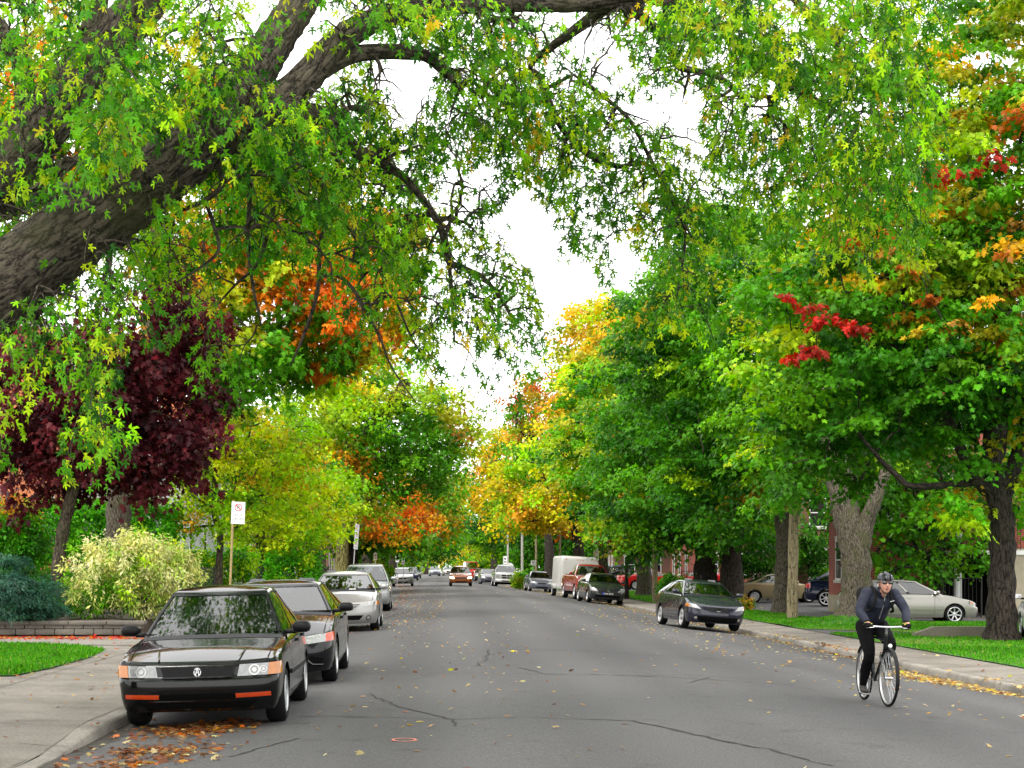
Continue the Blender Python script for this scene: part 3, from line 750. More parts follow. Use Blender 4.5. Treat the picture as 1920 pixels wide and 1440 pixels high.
    zones = [
        (60, 60, 110, 110, 11.5, 15, 20, Gn), (180, 30, 90, 70, 11, 14, 14, Lm), (330, 60, 110, 100, 11.5, 14, 22, Gn), (420, 110, 80, 110, 11, 13, 20, Lm),
        (200, 120, 60, 60, 10.4, 11.6, 10, Yl), (195, 215, 55, 70, 10.2, 11.4, 13, Yl), (190, 300, 45, 40, 10.2, 11.2, 9, Yl), (130, 200, 60, 60, 10.6, 12, 8, Lm),
        (40, 150, 55, 70, 11, 13, 9, Lm), (40, 250, 45, 40, 10.8, 12, 7, Gn), (280, 220, 60, 70, 11, 13, 13, Gn), (245, 270, 40, 40, 10.8, 12, 6, Lm), (330, 200, 50, 50, 13.5, 16, 8, Gn),
        (420, 200, 80, 50, 11.2, 12.3, 12, Lm), (380, 250, 50, 40, 11.2, 12.2, 7, Gn), (480, 250, 70, 50, 11.3, 12.6, 11, Gn), (450, 300, 60, 40, 11.6, 13, 9, Gn),
        (120, 350, 45, 25, 11.5, 12.1, 4, Gn), (60, 330, 40, 30, 11, 12, 4, Gn),
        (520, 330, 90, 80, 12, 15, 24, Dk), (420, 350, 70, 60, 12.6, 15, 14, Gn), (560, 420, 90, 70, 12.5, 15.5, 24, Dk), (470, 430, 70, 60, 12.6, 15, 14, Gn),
        (620, 330, 80, 80, 13, 16, 20, Gn), (650, 250, 70, 60, 12.6, 15, 15, Gn), (590, 250, 60, 50, 12, 14, 11, Gn), (690, 190, 60, 60, 13, 15.5, 11, Ol), (680, 400, 80, 70, 13, 16.5, 20, Gn),
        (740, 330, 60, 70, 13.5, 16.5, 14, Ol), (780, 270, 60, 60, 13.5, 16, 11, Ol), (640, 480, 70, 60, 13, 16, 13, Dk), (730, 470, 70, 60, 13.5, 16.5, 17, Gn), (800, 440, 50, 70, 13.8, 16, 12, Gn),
        (700, 560, 60, 50, 13.6, 16, 12, Gn), (770, 560, 55, 60, 13.8, 16, 13, Gn), (830, 600, 40, 40, 14, 15.5, 7, Dk), (690, 640, 35, 30, 14, 15, 4, Dk),
        (640, 60, 60, 40, 12, 13.4, 5, Lm), (720, 40, 60, 50, 12, 13.6, 10, Lm), (800, 40, 60, 50, 12.4, 14.5, 12, Lm), (880, 60, 60, 60, 12.6, 15, 14, Gn), (860, 130, 50, 60, 12.8, 14.6, 9, Yl),
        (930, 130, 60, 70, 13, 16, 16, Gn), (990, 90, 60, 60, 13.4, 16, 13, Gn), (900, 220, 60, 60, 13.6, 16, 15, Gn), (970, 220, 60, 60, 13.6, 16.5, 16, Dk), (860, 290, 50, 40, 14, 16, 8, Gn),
        (1040, 270, 60, 60, 14, 16.5, 15, Gn), (960, 300, 50, 40, 14, 16, 9, Gn), (1060, 190, 60, 50, 14, 16, 11, Gn), (1120, 220, 60, 60, 14.5, 16.5, 12, Gn), (1100, 330, 60, 50, 14.6, 16.5, 10, Ol), (1030, 350, 35, 35, 14.5, 16, 5, Ol),
        (1080, 430, 35, 50, 15, 16, 6, Gn), (1120, 470, 40, 35, 15, 16, 5, Gn), (1160, 370, 40, 50, 15, 16.3, 6, Ol), (1180, 270, 50, 50, 15, 16.5, 9, Gn), (1130, 505, 18, 25, 15.2, 15.8, 2, Gn),
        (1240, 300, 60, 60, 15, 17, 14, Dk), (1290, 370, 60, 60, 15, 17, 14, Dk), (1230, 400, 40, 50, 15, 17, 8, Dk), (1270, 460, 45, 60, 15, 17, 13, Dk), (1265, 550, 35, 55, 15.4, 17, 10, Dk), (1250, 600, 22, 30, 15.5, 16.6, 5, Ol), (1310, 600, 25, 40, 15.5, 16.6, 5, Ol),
        (1190, 60, 60, 50, 13.6, 16, 10, Gn), (1240, 130, 50, 50, 13.8, 16, 9, Gn), (1120, 60, 40, 30, 13.6, 16, 5, Gn), (1290, 60, 60, 60, 12.4, 14.5, 12, Yl), (1350, 60, 70, 60, 12, 14, 16, Yl), (1420, 70, 80, 70, 11.8, 14, 20, Lm),
        (1330, 180, 50, 50, 13.5, 16, 9, Gn), (1400, 150, 60, 60, 12.4, 15, 13, Lm), (1440, 250, 70, 60, 13.5, 16, 16, Gn), (1390, 280, 60, 60, 14, 16.5, 13, Dk), (1350, 270, 40, 60, 14, 16.5, 7, Gn), (1500, 120, 80, 80, 12.4, 15, 22, Gn),
        (1580, 60, 70, 70, 11.8, 14, 20, Gn), (1650, 90, 70, 90, 11.6, 13.6, 26, Lm), (1690, 40, 60, 60, 11.8, 13.6, 14, Gn), (1560, 200, 80, 70, 12.2, 15, 22, Gn), (1640, 220, 70, 80, 11.8, 14, 24, Lm), (1700, 180, 40, 70, 12, 13.8, 12, Lm),
        (1520, 290, 80, 60, 13, 15.5, 18, Lm), (1610, 310, 70, 60, 12.2, 14.5, 19, Lm), (1680, 320, 50, 60, 12.4, 14, 11, Gn), (1470, 350, 60, 60, 13.6, 16, 10, Gn), (1560, 390, 60, 50, 13, 15, 11, Lm), (1640, 400, 50, 60, 12.6, 14.4, 11, Lm), (1700, 420, 40, 50, 12.6, 14.4, 6, Gn),
        (1420, 380, 40, 50, 14, 16, 6, Gn), (1730, 300, 30, 60, 12.4, 14, 6, Lm), (1600, 470, 40, 30, 13, 14.5, 4, Lm), (1700, 500, 30, 40, 12.8, 14, 4, Gn), (1350, 440, 35, 40, 15, 16.5, 5, Gn),
        # the drooping end of the middle limb
        (880, 490, 50, 40, 14.2, 15.2, 9, Ol), (930, 520, 50, 45, 14.4, 15.4, 10, Ol), (965, 580, 38, 55, 14.6, 15.5, 10, Dk), (920, 600, 55, 55, 14.4, 15.4, 11, Ol), (870, 590, 40, 60, 14.2, 15.2, 9, Ol), (985, 630, 24, 30, 14.8, 15.4, 5, Dk), (900, 655, 50, 22, 14.4, 15.4, 6, Ol), (880, 715, 16, 16, 14.6, 15, 2, Ol), (960, 680, 22, 22, 14.8, 15.3, 3, Ol), (800, 640, 25, 40, 14, 15, 4, Ol), (815, 690, 18, 18, 14.3, 15, 2, Ol),
        (880, 410, 35, 50, 14, 15.2, 6, Ol), (910, 400, 25, 25, 14.2, 15, 2, Ol), (930, 390, 15, 40, 14.4, 15, 2, Ol),
        # hanging at the left under the great limb
        (190, 500, 60, 50, 11.4, 13, 9, Gn), (170, 570, 45, 50, 11.2, 12.6, 8, Gn), (220, 590, 36, 55, 11.2, 12.4, 8, Gn), (195, 660, 36, 50, 11, 12.2, 8, Gn), (175, 730, 28, 40, 11, 11.8, 6, Lm), (165, 790, 22, 40, 11, 11.8, 5, Lm), (160, 860, 18, 32, 11, 11.6, 4, Lm), (190, 815, 16, 14, 11, 11.6, 2, Lm),
        (70, 590, 45, 40, 11.4, 13, 6, Gn), (80, 650, 30, 45, 11.2, 12.6, 5, Gn), (12, 650, 26, 55, 11, 12.4, 6, Dk), (75, 700, 18, 18, 11.3, 12, 2, Gn), (5, 780, 16, 70, 11, 12, 5, Lm), (120, 520, 60, 40, 12.5, 14, 8, Gn),
        (290, 460, 60, 60, 12.4, 14.5, 10, Gn), (300, 540, 50, 40, 12.8, 14.5, 5, Gn), (350, 470, 50, 60, 12.8, 14.5, 9, Gn), (390, 590, 50, 40, 13, 15, 4, Gn), (430, 690, 50, 40, 13.4, 15, 4, Gn), (350, 600, 20, 50, 13, 14, 2, Lm), (280, 380, 50, 30, 11.8, 12.1, 4, Gn), (20, 440, 40, 30, 13, 15, 4, Lm), (100, 405, 50, 25, 13, 15, 4, Gn),
    ]
    tops = []; meta = []
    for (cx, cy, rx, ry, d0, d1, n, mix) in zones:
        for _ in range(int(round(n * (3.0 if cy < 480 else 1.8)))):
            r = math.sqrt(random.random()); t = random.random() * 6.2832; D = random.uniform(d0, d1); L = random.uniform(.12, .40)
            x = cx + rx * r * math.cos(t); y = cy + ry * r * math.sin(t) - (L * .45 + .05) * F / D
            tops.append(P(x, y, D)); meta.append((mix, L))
    ids = sk.attach(np.array(tops), start=0, lo=len(ti) - 2, arch=.10, jit=.12, k=4)
    pos = []; tip = []; nor = []; colr = []; sz = []
    for i, (mix, L) in zip(ids, meta):
        p = sk.p[i].copy(); par = sk.p[sk.par[i]]
        d = unit(p - par); out = d * np.array((1, 1, 0)) + rng.normal(0, .25, 3) * (1, 1, 0)
        m = max(2, int(L / .06)); q = i
        cc = jitter(pick(mix, 1), .12)[0]
        dirv = unit(d * .5 + out * .35 + np.array((0, 0, -.25)))
        cur = p
        for s_ in range(m):
            dirv = unit(dirv + np.array((0, 0, -.22)) + rng.normal(0, .08, 3))
            cur = cur + dirv * L / m
            if s_ % 2 == 1 or s_ == m - 1: q = sk.add(cur, q, max(.0018, .005 * (1 - s_ / m)))
            side = unit(np.cross(dirv, rng.normal(size=3)))
            for sg in (1, -1):
                pet = sg * side * random.uniform(.03, .075) + np.array((0, 0, -.02)) + dirv * .02
                pos.append(cur + pet); tip.append(unit(pet) * .42 + dirv * .3 + np.array((0, 0, -.85)) + rng.normal(0, .3, 3))
                nor.append(np.array((0, -.12, .4)) + rng.normal(0, .8, 3)); colr.append(cc); sz.append(.042 + .062 * random.random() ** 1.4)
        for _ in range(2):
            pos.append(cur); tip.append(dirv + np.array((0, 0, -.4)) + rng.normal(0, .35, 3)); nor.append(np.array((0, -.1, .5)) + rng.normal(0, .75, 3)); colr.append(cc); sz.append(random.uniform(.045, .09))
    # gaps between the boughs stay open
    holes = [[(470,125),(560,50),(600,15),(640,35),(600,72),(545,130),(490,142)], [(690,125),(800,115),(806,160),(785,240),(740,250),(715,190)],
             [(1060,55),(1130,50),(1150,85),(1185,112),(1140,150),(1100,140)], [(1235,165),(1300,160),(1325,190),(1310,255),(1330,305),(1290,290),(1255,250),(1215,215)],
             [(905,430),(940,400),(985,345),(1010,395),(1040,430),(1070,470),(1110,530),(1135,560),(1160,480),(1195,480),(1150,600),(1060,690),(1020,700),(1025,620),(1003,560),(990,515),(945,478)],
             [(865,335),(900,320),(945,340),(930,370),(900,385),(880,400)], [(105,250),(140,235),(150,300),(125,345),(108,300)], [(1020,30),(1050,25),(1040,60),(1015,60)], [(1395,205),(1440,190),(1445,225),(1405,235)]]
    stem_zone = [(-5,360),(-5,262),(70,185),(140,70),(190,-10),(310,-10),(245,90),(165,190),(95,275),(60,350)]
    limb_zone = [(-5,600),(-5,480),(150,372),(290,275),(380,230),(430,180),(515,50),(560,-10),(600,-5),(505,165),(560,145),(650,45),(690,70),(560,195),(450,290),(330,380),(200,460),(80,570)]
    keep = []
    for k_, p in enumerate(pos):
        u = VX + F * p[0] / p[1]; v = VY - F * (p[2] - EYE) / p[1] + 12
        if any(inside(u, v, h) for h in holes) and random.random() < .93: continue
        if p[1] < 13.8 and inside(u, v, stem_zone) and random.random() < .72: continue       # boughs stay visible
        if p[1] < 12.4 and inside(u, v, limb_zone) and random.random() < .62: continue
        keep.append(k_)
    pos, tip, nor, colr, sz = [[q[k_] for k_ in keep] for q in (pos, tip, nor, colr, sz)]
    # the crown goes on above the frame, over the parked cars and the camera
    Cc = []
    while len(Cc) < 300:
        p = np.array((random.uniform(-13, 4.5), random.uniform(4, 30), random.uniform(9.0, 15.5)))
        if (p[0] + 4.5) ** 2 / 75 + (p[1] - 16) ** 2 / 200 + (p[2] - 10) ** 2 / 34 > 1: continue
        if VY - F * (p[2] - 1.3 - EYE) / p[1] > -25: continue
        Cc.append(p)
    while len(Cc) < 520:
        p = np.array((random.uniform(-6.5, 2.5), random.uniform(18, 31), random.uniform(8.5, 14)))
        if VY - F * (p[2] - 1.3 - EYE) / p[1] > -25: continue
        Cc.append(p)
    Cc = np.array(Cc); sk.attach(Cc, start=0, lo=len(ti) - 2, arch=.12)
    upper = foliage(Cc, .85, 130, .125, {'green': 4, 'lime': 2, 'deep': 1}, 'silver', 'upper_crown', (), .5, .35); upper.transform(Matrix.Translation(-Vector(base)))
    link('upper_crown', upper, LEAF, root)
    me = sk.mesh('trunk', rtip=.0042, power=.42, sides=(14, 5)); me.transform(Matrix.Translation(-Vector(base)))
    link('trunk', me, BARK_LIMB, root)
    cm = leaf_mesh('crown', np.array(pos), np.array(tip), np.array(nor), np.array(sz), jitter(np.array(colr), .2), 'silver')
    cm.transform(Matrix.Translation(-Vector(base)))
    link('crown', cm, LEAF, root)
    print('near maple leaves', len(pos))
silver_maple()

# ---------------------------------------------------------- trees of the left side
GL = 'trees along the left pavement'; GR = 'trees along the right pavement'
def gp(px, D):
    x = (px - VX) / F * D; return np.array((x, D, gz(x, D)))
b = gp(104, 38)
tree('purple_maple', 'small purple maple with wine red leaves on a thin leaning trunk', b, .17,
     [P(112, 1040, 38), P(126, 960, 38.1), P(150, 880, 38.2), P(190, 760, 38.4), P(215, 660, 38.6)],
     [(300, 730, 130, 190, 39, 2.1), (180, 780, 190, 150, 38.6, 2.2), (60, 780, 90, 140, 38.6, 1.8), (330, 620, 90, 90, 39.6, 1.5), (250, 850, 110, 90, 38, 1.4), (90, 640, 80, 90, 39, 1.4), (200, 640, 70, 80, 39, 1.4), (320, 560, 60, 90, 39.6, 1.3), (40, 850, 80, 90, 38.4, 1.5), (20, 640, 60, 80, 39, 1.3)],
     235, 90, .15, {'purple': 1}, 'maple', a=.62, bark=BARK_BROWN, sep=.36, patches=[(60, 720, 60, 38.6, {'red': .15, 'purple': 5})], droop=.4, shell=.2, flat=.6)
b = gp(222, 45)
tree('orange_maple', 'tall orange maple with a thick ridged trunk behind the variegated bush', b, .40,
     [P(222, 1000, 45), P(224, 930, 45), P(240, 840, 45), P(270, 700, 45), P(300, 520, 45.5)],
     [(560, 560, 210, 140, 46, 2.6), (480, 480, 160, 120, 46, 2.4), (660, 560, 130, 130, 46.5, 2.2), (400, 330, 260, 190, 47, 3.0), (120, 240, 170, 170, 46, 2.6), (560, 660, 150, 70, 46, 2.0), (450, 690, 120, 80, 44, 2.4), (360, 620, 90, 90, 44, 2.2), (740, 420, 90, 80, 47, 1.6), (40, 420, 110, 120, 46, 2)],
     470, 105, .17, {'orange': 3, 'gold': 1.6, 'olive': 2, 'green': 3, 'rust': .3}, 'maple', a=.75, bark=BARK_GREY, sep=.42,
     extra=[([P(240, 930, 45), P(320, 868, 45), P(372, 815, 45), P(410, 765, 45), P(450, 725, 45.2), P(520, 660, 45.5), P(600, 600, 46)], [.28, .20, .17, .15, .12, .09, .05]),
            ([P(372, 815, 45), P(395, 780, 44.8), P(425, 735, 44.6), P(440, 690, 44.5), P(470, 620, 44.5)], [.15, .12, .11, .09, .05])],
     patches=[(640, 540, 80, 46.5, {'orange': 4, 'red': .3, 'gold': 1.5, 'green': 1}), (520, 500, 70, 46, {'orange': 4, 'gold': 1.5, 'green': 1.5}), (540, 690, 100, 46, {'green': 3, 'lime': 2, 'orange': .5}), (460, 700, 110, 46, {'green': 4, 'olive': 1})])
b = gp(411, 50)
tree('young_maple', 'young yellow green maple with many thin upright branches beside the no parking sign', b, .13,
     [P(411, 1050, 50), P(413, 1005, 50), P(400, 950, 50), P(405, 880, 50)],
     [(430, 900, 110, 110, 50, 2.0), (520, 850, 90, 70, 50, 1.8), (380, 850, 70, 60, 50, 1.5), (450, 820, 120, 60, 50.5, 1.8), (560, 900, 60, 80, 51, 1.5), (360, 960, 40, 40, 50, 1.0)],
     170, 95, .13, {'bright': 6, 'green': .5, 'yellow': 1.5}, 'trident', a=.62, bark=BARK_BROWN, sep=.42, group=GL,
     patches=[(470, 795, 75, 50.5, {'yellow': 2, 'bright': 3}), (365, 965, 30, 50, {'gold': 1, 'lime': 2})],
     extra=[([P(413, 1005, 50), P(430, 940, 50.1), P(455, 870, 50.2), P(470, 800, 50.3)], [.09, .06, .045, .03])])
b = gp(487, 60)
tree('young_maple', 'slender young maple with a bushy lime green crown standing behind the iron fence', b, .17,
     [P(487, 1050, 60), P(489, 1005, 60), P(500, 940, 60), P(520, 880, 60)],
     [(520, 930, 100, 90, 60, 2.2), (600, 940, 80, 80, 60, 2.0), (560, 1000, 80, 40, 60, 1.8), (480, 1005, 60, 30, 60, 1.4)],
     140, 110, .14, {'bright': 5, 'lime': 2, 'green': 1.0, 'yellow': .6}, 'trident', a=.75, bark=BARK_BROWN, sep=.46, group=GL)
b = gp(593, 78)
tree('tall_maple', 'tall maple with a feathery olive green crown and a thick trunk behind the silver cars', b, .50,
     [P(592, 1000, 78), P(596, 940, 78), P(640, 860, 78), P(720, 780, 79), P(760, 720, 79)],
     [(720, 810, 140, 130, 79, 3.6), (640, 800, 110, 110, 79, 3.4), (790, 820, 100, 100, 80, 3.0), (700, 710, 110, 60, 80, 2.6), (830, 800, 70, 70, 81, 2.2), (620, 900, 100, 90, 78, 2.6), (720, 920, 100, 60, 79, 2.4)],
     330, 95, .20, {'olive': 2.5, 'lime': 5, 'green': .8, 'yellow': .7}, 'trident', a=1.0, bark=BARK_BROWN, sep=.6, shell=.25, group=GL, droop=-.25,
     patches=[(655, 870, 45, 78, {'gold': 2, 'orange': 2, 'olive': 1}), (860, 800, 50, 81, {'rust': 1, 'olive': 3}), (780, 870, 90, 80, {'green': 4, 'deep': 1})],
     extra=[([P(640, 870, 78), P(715, 790, 79), P(735, 760, 79), P(760, 758, 79.5)], [.3, .2, .14, .08])])
b = gp(640, 95)
tree('orange_maple', 'maple with a low bright orange fringe and a mossy yellow trunk on the left', b, .42,
     [P(643, 1010, 95), P(655, 960, 95), P(690, 900, 96)],
     [(720, 950, 70, 60, 96, 3.0), (780, 960, 60, 55, 97, 2.8), (650, 960, 60, 50, 96, 2.6), (740, 900, 110, 60, 98, 3.2), (820, 900, 70, 70, 99, 3)],
     150, 80, .22, {'orange': 3.5, 'gold': 1, 'olive': 1.5, 'green': 1.5}, 'trident', a=1.0, bark=barkmat('bark_mossy', (.09, .08, .03), (.22, .20, .07)), sep=.65,
     patches=[(640, 970, 60, 96, {'green': 4, 'lime': 1}), (745, 965, 60, 96, {'orange': 5, 'gold': 1.5}), (800, 975, 40, 97, {'orange': 5, 'red': .5}), (830, 880, 70, 99, {'green': 3, 'olive': 2})])
for i, (px, D, tr, es, mix, lab) in enumerate([
    (661, 104, .45, [(690, 1000, 60, 26, 106, 3), (735, 998, 60, 22, 110, 3)], {'green': 3, 'deep': 2, 'olive': 1}, 'dark trunked maple with low green leaves beside the tall thin sign'),
    (690, 125, .5, [(770, 985, 60, 38, 128, 4), (810, 960, 50, 60, 130, 4)], {'olive': 2, 'gold': 1.5, 'green': 2}, 'maple with mottled gold and green leaves above the silver sedan down the street'),
    (738, 165, .45, [(800, 1000, 50, 50, 168, 5), (830, 960, 45, 80, 172, 5)], {'deep': 3, 'green': 3}, 'deep green maple far down the left pavement'),
    (770, 215, .5, [(812, 1025, 34, 30, 218, 6), (845, 990, 30, 60, 222, 6), (820, 940, 40, 60, 225, 6)], {'green': 3, 'lime': 1, 'gold': 1}, 'yellow flecked green maple at the far left end of the street'),
]):
    b = gp(px, D)
    tree('street_maple', lab, b, tr, [P(px, 1030, D), P(px + 15, 990, D), P(px + 40, 960, D + 2)], es, 60 + 12 * len(es), 90, .30, mix, 'diamond', a=1.4, bark=BARK_DARK, sep=.9, group=GL, rtip=.03)

# ---------------------------------------------------------- trees of the right side
b = gp(1878, 39)
tree('red_flecked_maple', 'red flecked green maple with a dark straight trunk by the low concrete wall', b, .34,
     [P(1878, 1100, 39), P(1880, 1000, 39), P(1872, 930, 39), P(1862, 860, 39), P(1880, 700, 39.5), P(1890, 500, 40)],
     [(1720, 700, 260, 150, 39.5, 3.2), (1640, 560, 200, 130, 40, 3.0), (1850, 600, 190, 200, 40, 3.4), (1760, 430, 220, 150, 40, 3.0), (1880, 330, 160, 180, 40, 3), (1860, 120, 150, 170, 41, 3),
      (1560, 800, 130, 100, 39.5, 2.2), (1700, 850, 150, 70, 39, 2.2), (1500, 680, 90, 110, 40, 2.0), (1850, 940, 120, 40, 38.4, 1.8), (1600, 420, 140, 80, 41, 2.2), (1930, 800, 80, 160, 39.5, 2.2), (1480, 870, 60, 60, 40, 1.4)],
     527, 166, .14, {'green': 5, 'olive': 1.6, 'lime': 1.0, 'deep': 1.6, 'gold': .35}, 'maple', a=0.90, flat=0.2, droop=0.34, sprays=[(x, y, D, {'red': 1}) for x, y, D in ((1478, 556, 37.6), (1522, 572, 37.4), (1550, 590, 37.2), (1532, 604, 37.2), (1588, 606, 37.0), (1616, 614, 36.9), (1478, 672, 37.6), (1508, 662, 37.4), (1532, 654, 37.3), (1745, 312, 37.0), (1768, 322, 36.9), (1758, 336, 37.0), (1862, 292, 36.6), (1818, 318, 36.8), (1735, 345, 37))] + [(x, y, D, {'rust': 1, 'gold': .6}) for x, y, D in ((1670, 465, 36.9), (1700, 500, 36.8), (1650, 430, 37), (1740, 560, 36.8), (1790, 610, 36.6), (1850, 560, 36.4), (1890, 470, 36.4), (1720, 620, 36.6), (1560, 440, 37.4), (1600, 450, 37.2))], bark=BARK_DARK, sep=0.54, group=GR, arch=.2,
     patches=[(1820, 90, 130, 41, {'olive': 4, 'gold': .5, 'green': 3, 'lime': 1}), (1880, 340, 110, 40, {'olive': 2, 'rust': .5, 'gold': .5, 'green': 3}), (1640, 440, 150, 41, {'gold': 1.2, 'olive': 3, 'rust': .4, 'green': 2}),
              (1730, 520, 130, 40, {'rust': .8, 'olive': 3, 'green': 2.5, 'gold': .8}), (1880, 520, 90, 40, {'rust': 1, 'green': 3, 'olive': 1}), (1490, 640, 70, 40, {'lime': 2, 'gold': 1, 'green': 2}), (1450, 760, 60, 40, {'lime': 2, 'olive': 1, 'green': 2}),
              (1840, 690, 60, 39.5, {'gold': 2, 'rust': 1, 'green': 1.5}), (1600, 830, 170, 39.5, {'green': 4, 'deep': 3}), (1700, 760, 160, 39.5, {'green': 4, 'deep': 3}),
],
     extra=[([P(1872, 940, 39), P(1820, 880, 38.8), P(1780, 790, 38.6), P(1740, 700, 38.6), P(1690, 560, 38.8)], [.20, .15, .12, .09, .05]),
            ([P(1874, 950, 39), P(1910, 850, 39), P(1935, 760, 39), P(1960, 640, 39)], [.22, .19, .16, .1]),
            ([P(1862, 900, 39), P(1720, 912, 38), P(1680, 890, 37.8), P(1640, 850, 37.6), P(1600, 800, 37.5)], [.10, .08, .07, .05, .03])])
b = gp(1605, 50.5); b[2] += .25
tree('silver_maple', 'old silver maple with a broad grey forked trunk beside the parked silver wagon', b, .50,
     [P(1606, 1100, 50.5), P(1604, 1040, 50.5), P(1590, 980, 50.6), P(1580, 930, 50.8), P(1560, 800, 51.5), P(1540, 600, 53)],
     [(1560, 860, 120, 80, 54, 2.6), (1480, 780, 130, 120, 55, 3.0), (1640, 800, 120, 100, 55, 2.6), (1500, 600, 160, 150, 56, 3.4), (1620, 640, 120, 120, 56, 3), (1470, 900, 70, 50, 54, 1.6), (1570, 930, 60, 40, 53, 1.4)],
     255, 166, .17, {'green': 5, 'deep': 2.5, 'lime': .8, 'olive': .8}, 'trident', a=1.12, flat=0.2, droop=0.34, bark=BARK_GREY, sep=0.66, group='silver maples', flare=1.9,
     patches=[(1470, 780, 80, 55, {'lime': 2, 'green': 3, 'gold': .4})],
     extra=[([P(1608, 1020, 50.5), P(1625, 975, 50.4), P(1640, 940, 50.3), P(1670, 860, 50.6), P(1700, 760, 52)], [.42, .27, .22, .16, .1])])
b = gp(1468, 62)
tree('forked_maple', 'maple with a slim grey forked trunk just behind the bare wooden pole', b, .36,
     [P(1469, 1080, 62), P(1470, 1010, 62), P(1463, 950, 62), P(1455, 890, 62), P(1440, 760, 63)],
     [(1400, 700, 140, 190, 64, 3.6), (1330, 800, 120, 140, 64, 3.2), (1420, 520, 130, 130, 65, 3.2), (1300, 600, 120, 140, 66, 3.2), (1440, 860, 70, 70, 62, 2.0), (1350, 930, 90, 70, 63, 2.2), (1340, 460, 110, 90, 66, 2.8), (1250, 700, 80, 130, 66, 2.6)],
     357, 192, .19, {'green': 5, 'deep': 4.5, 'lime': .4}, 'trident', a=1.25, flat=0.2, droop=0.34, bark=BARK_GREY, sep=0.72, group=GR,
     patches=[(1430, 900, 60, 62, {'gold': 1, 'green': 3, 'lime': 1}), (1240, 560, 60, 66, {'olive': 2, 'green': 3})],
     extra=[([P(1470, 1010, 62), P(1490, 960, 62), P(1500, 900, 62), P(1520, 800, 62)], [.26, .2, .17, .1])])
b = gp(1372, 80)
tree('dark_maple', 'dense deep green maple with a nearly black trunk left of the beige sedan', b, .55,
     [P(1372, 1030, 80), P(1374, 960, 80), P(1360, 880, 80)],
     [(1330, 900, 130, 90, 80, 3.6), (1260, 950, 100, 70, 80, 3.2), (1400, 950, 80, 60, 79, 2.6), (1240, 830, 110, 110, 82, 3.6), (1300, 740, 120, 100, 82, 3.6), (1320, 1000, 80, 30, 79, 2.4), (1430, 985, 50, 30, 78, 1.6)],
     221, 210, .21, {'deep': 5, 'green': 4, 'gold': .18}, 'trident', a=1.44, flat=0.2, droop=0.34, bark=BARK_DARK, sep=0.84, group=GR)
b = gp(1322, 88)
tree('dark_maple', 'deep green maple with a wide black trunk behind the dark blue hatchback', b, .62,
     [P(1322, 1030, 88), P(1324, 960, 88), P(1300, 880, 88)],
     [(1250, 870, 120, 110, 88, 3.8), (1180, 920, 90, 80, 88, 3.4), (1200, 770, 100, 110, 90, 3.6), (1230, 640, 90, 110, 92, 3.6), (1210, 1000, 90, 30, 86, 2.6)],
     221, 192, .22, {'deep': 4, 'green': 4, 'olive': 1.2, 'lime': .6}, 'trident', a=1.50, flat=0.2, droop=0.34, bark=BARK_DARK, sep=0.90, group=GR,
     patches=[(1180, 800, 80, 90, {'olive': 3, 'lime': 1, 'gold': .5}), (1210, 640, 60, 92, {'olive': 2, 'green': 2})])
b = gp(1208, 100)
tree('grey_trunk_maple', 'maple with a pale furrowed trunk in front of the red car', b, .45,
     [P(1208, 1040, 100), P(1208, 980, 100), P(1190, 900, 100)],
     [(1150, 900, 80, 90, 100, 4), (1100, 850, 70, 80, 101, 3.6), (1150, 780, 90, 90, 102, 4), (1180, 960, 90, 50, 98, 3), (1120, 730, 70, 80, 104, 3.6), (1160, 640, 60, 90, 106, 3.4)],
     195, 175, .25, {'green': 4, 'olive': 2, 'lime': 1.4, 'deep': 1}, 'diamond', a=1.56, flat=0.2, droop=0.34, bark=BARK_GREY, sep=0.96, group=GR,
     patches=[(1150, 640, 70, 106, {'yellow': 2, 'olive': 2, 'gold': 1}), (1130, 740, 50, 104, {'olive': 2, 'gold': 1})])
b = gp(1175, 92)
tree('young_maple', 'thin dark trunked young maple on the grass behind the grey hatchback with yellow edged leaves', b, .12,
     [P(1175, 1070, 92), P(1176, 1030, 92), P(1165, 1000, 92)],
     [(1170, 1000, 60, 35, 92, 1.8), (1140, 985, 40, 30, 92, 1.6), (1210, 985, 40, 30, 92, 1.6)],
     60, 90, .17, {'green': 3, 'lime': 1.6, 'yellow': .8}, 'trident', a=.8, bark=BARK_DARK, sep=.5, group=GR, patches=[(1130, 1000, 14, 91.5, {'red': 2, 'orange': 2})])
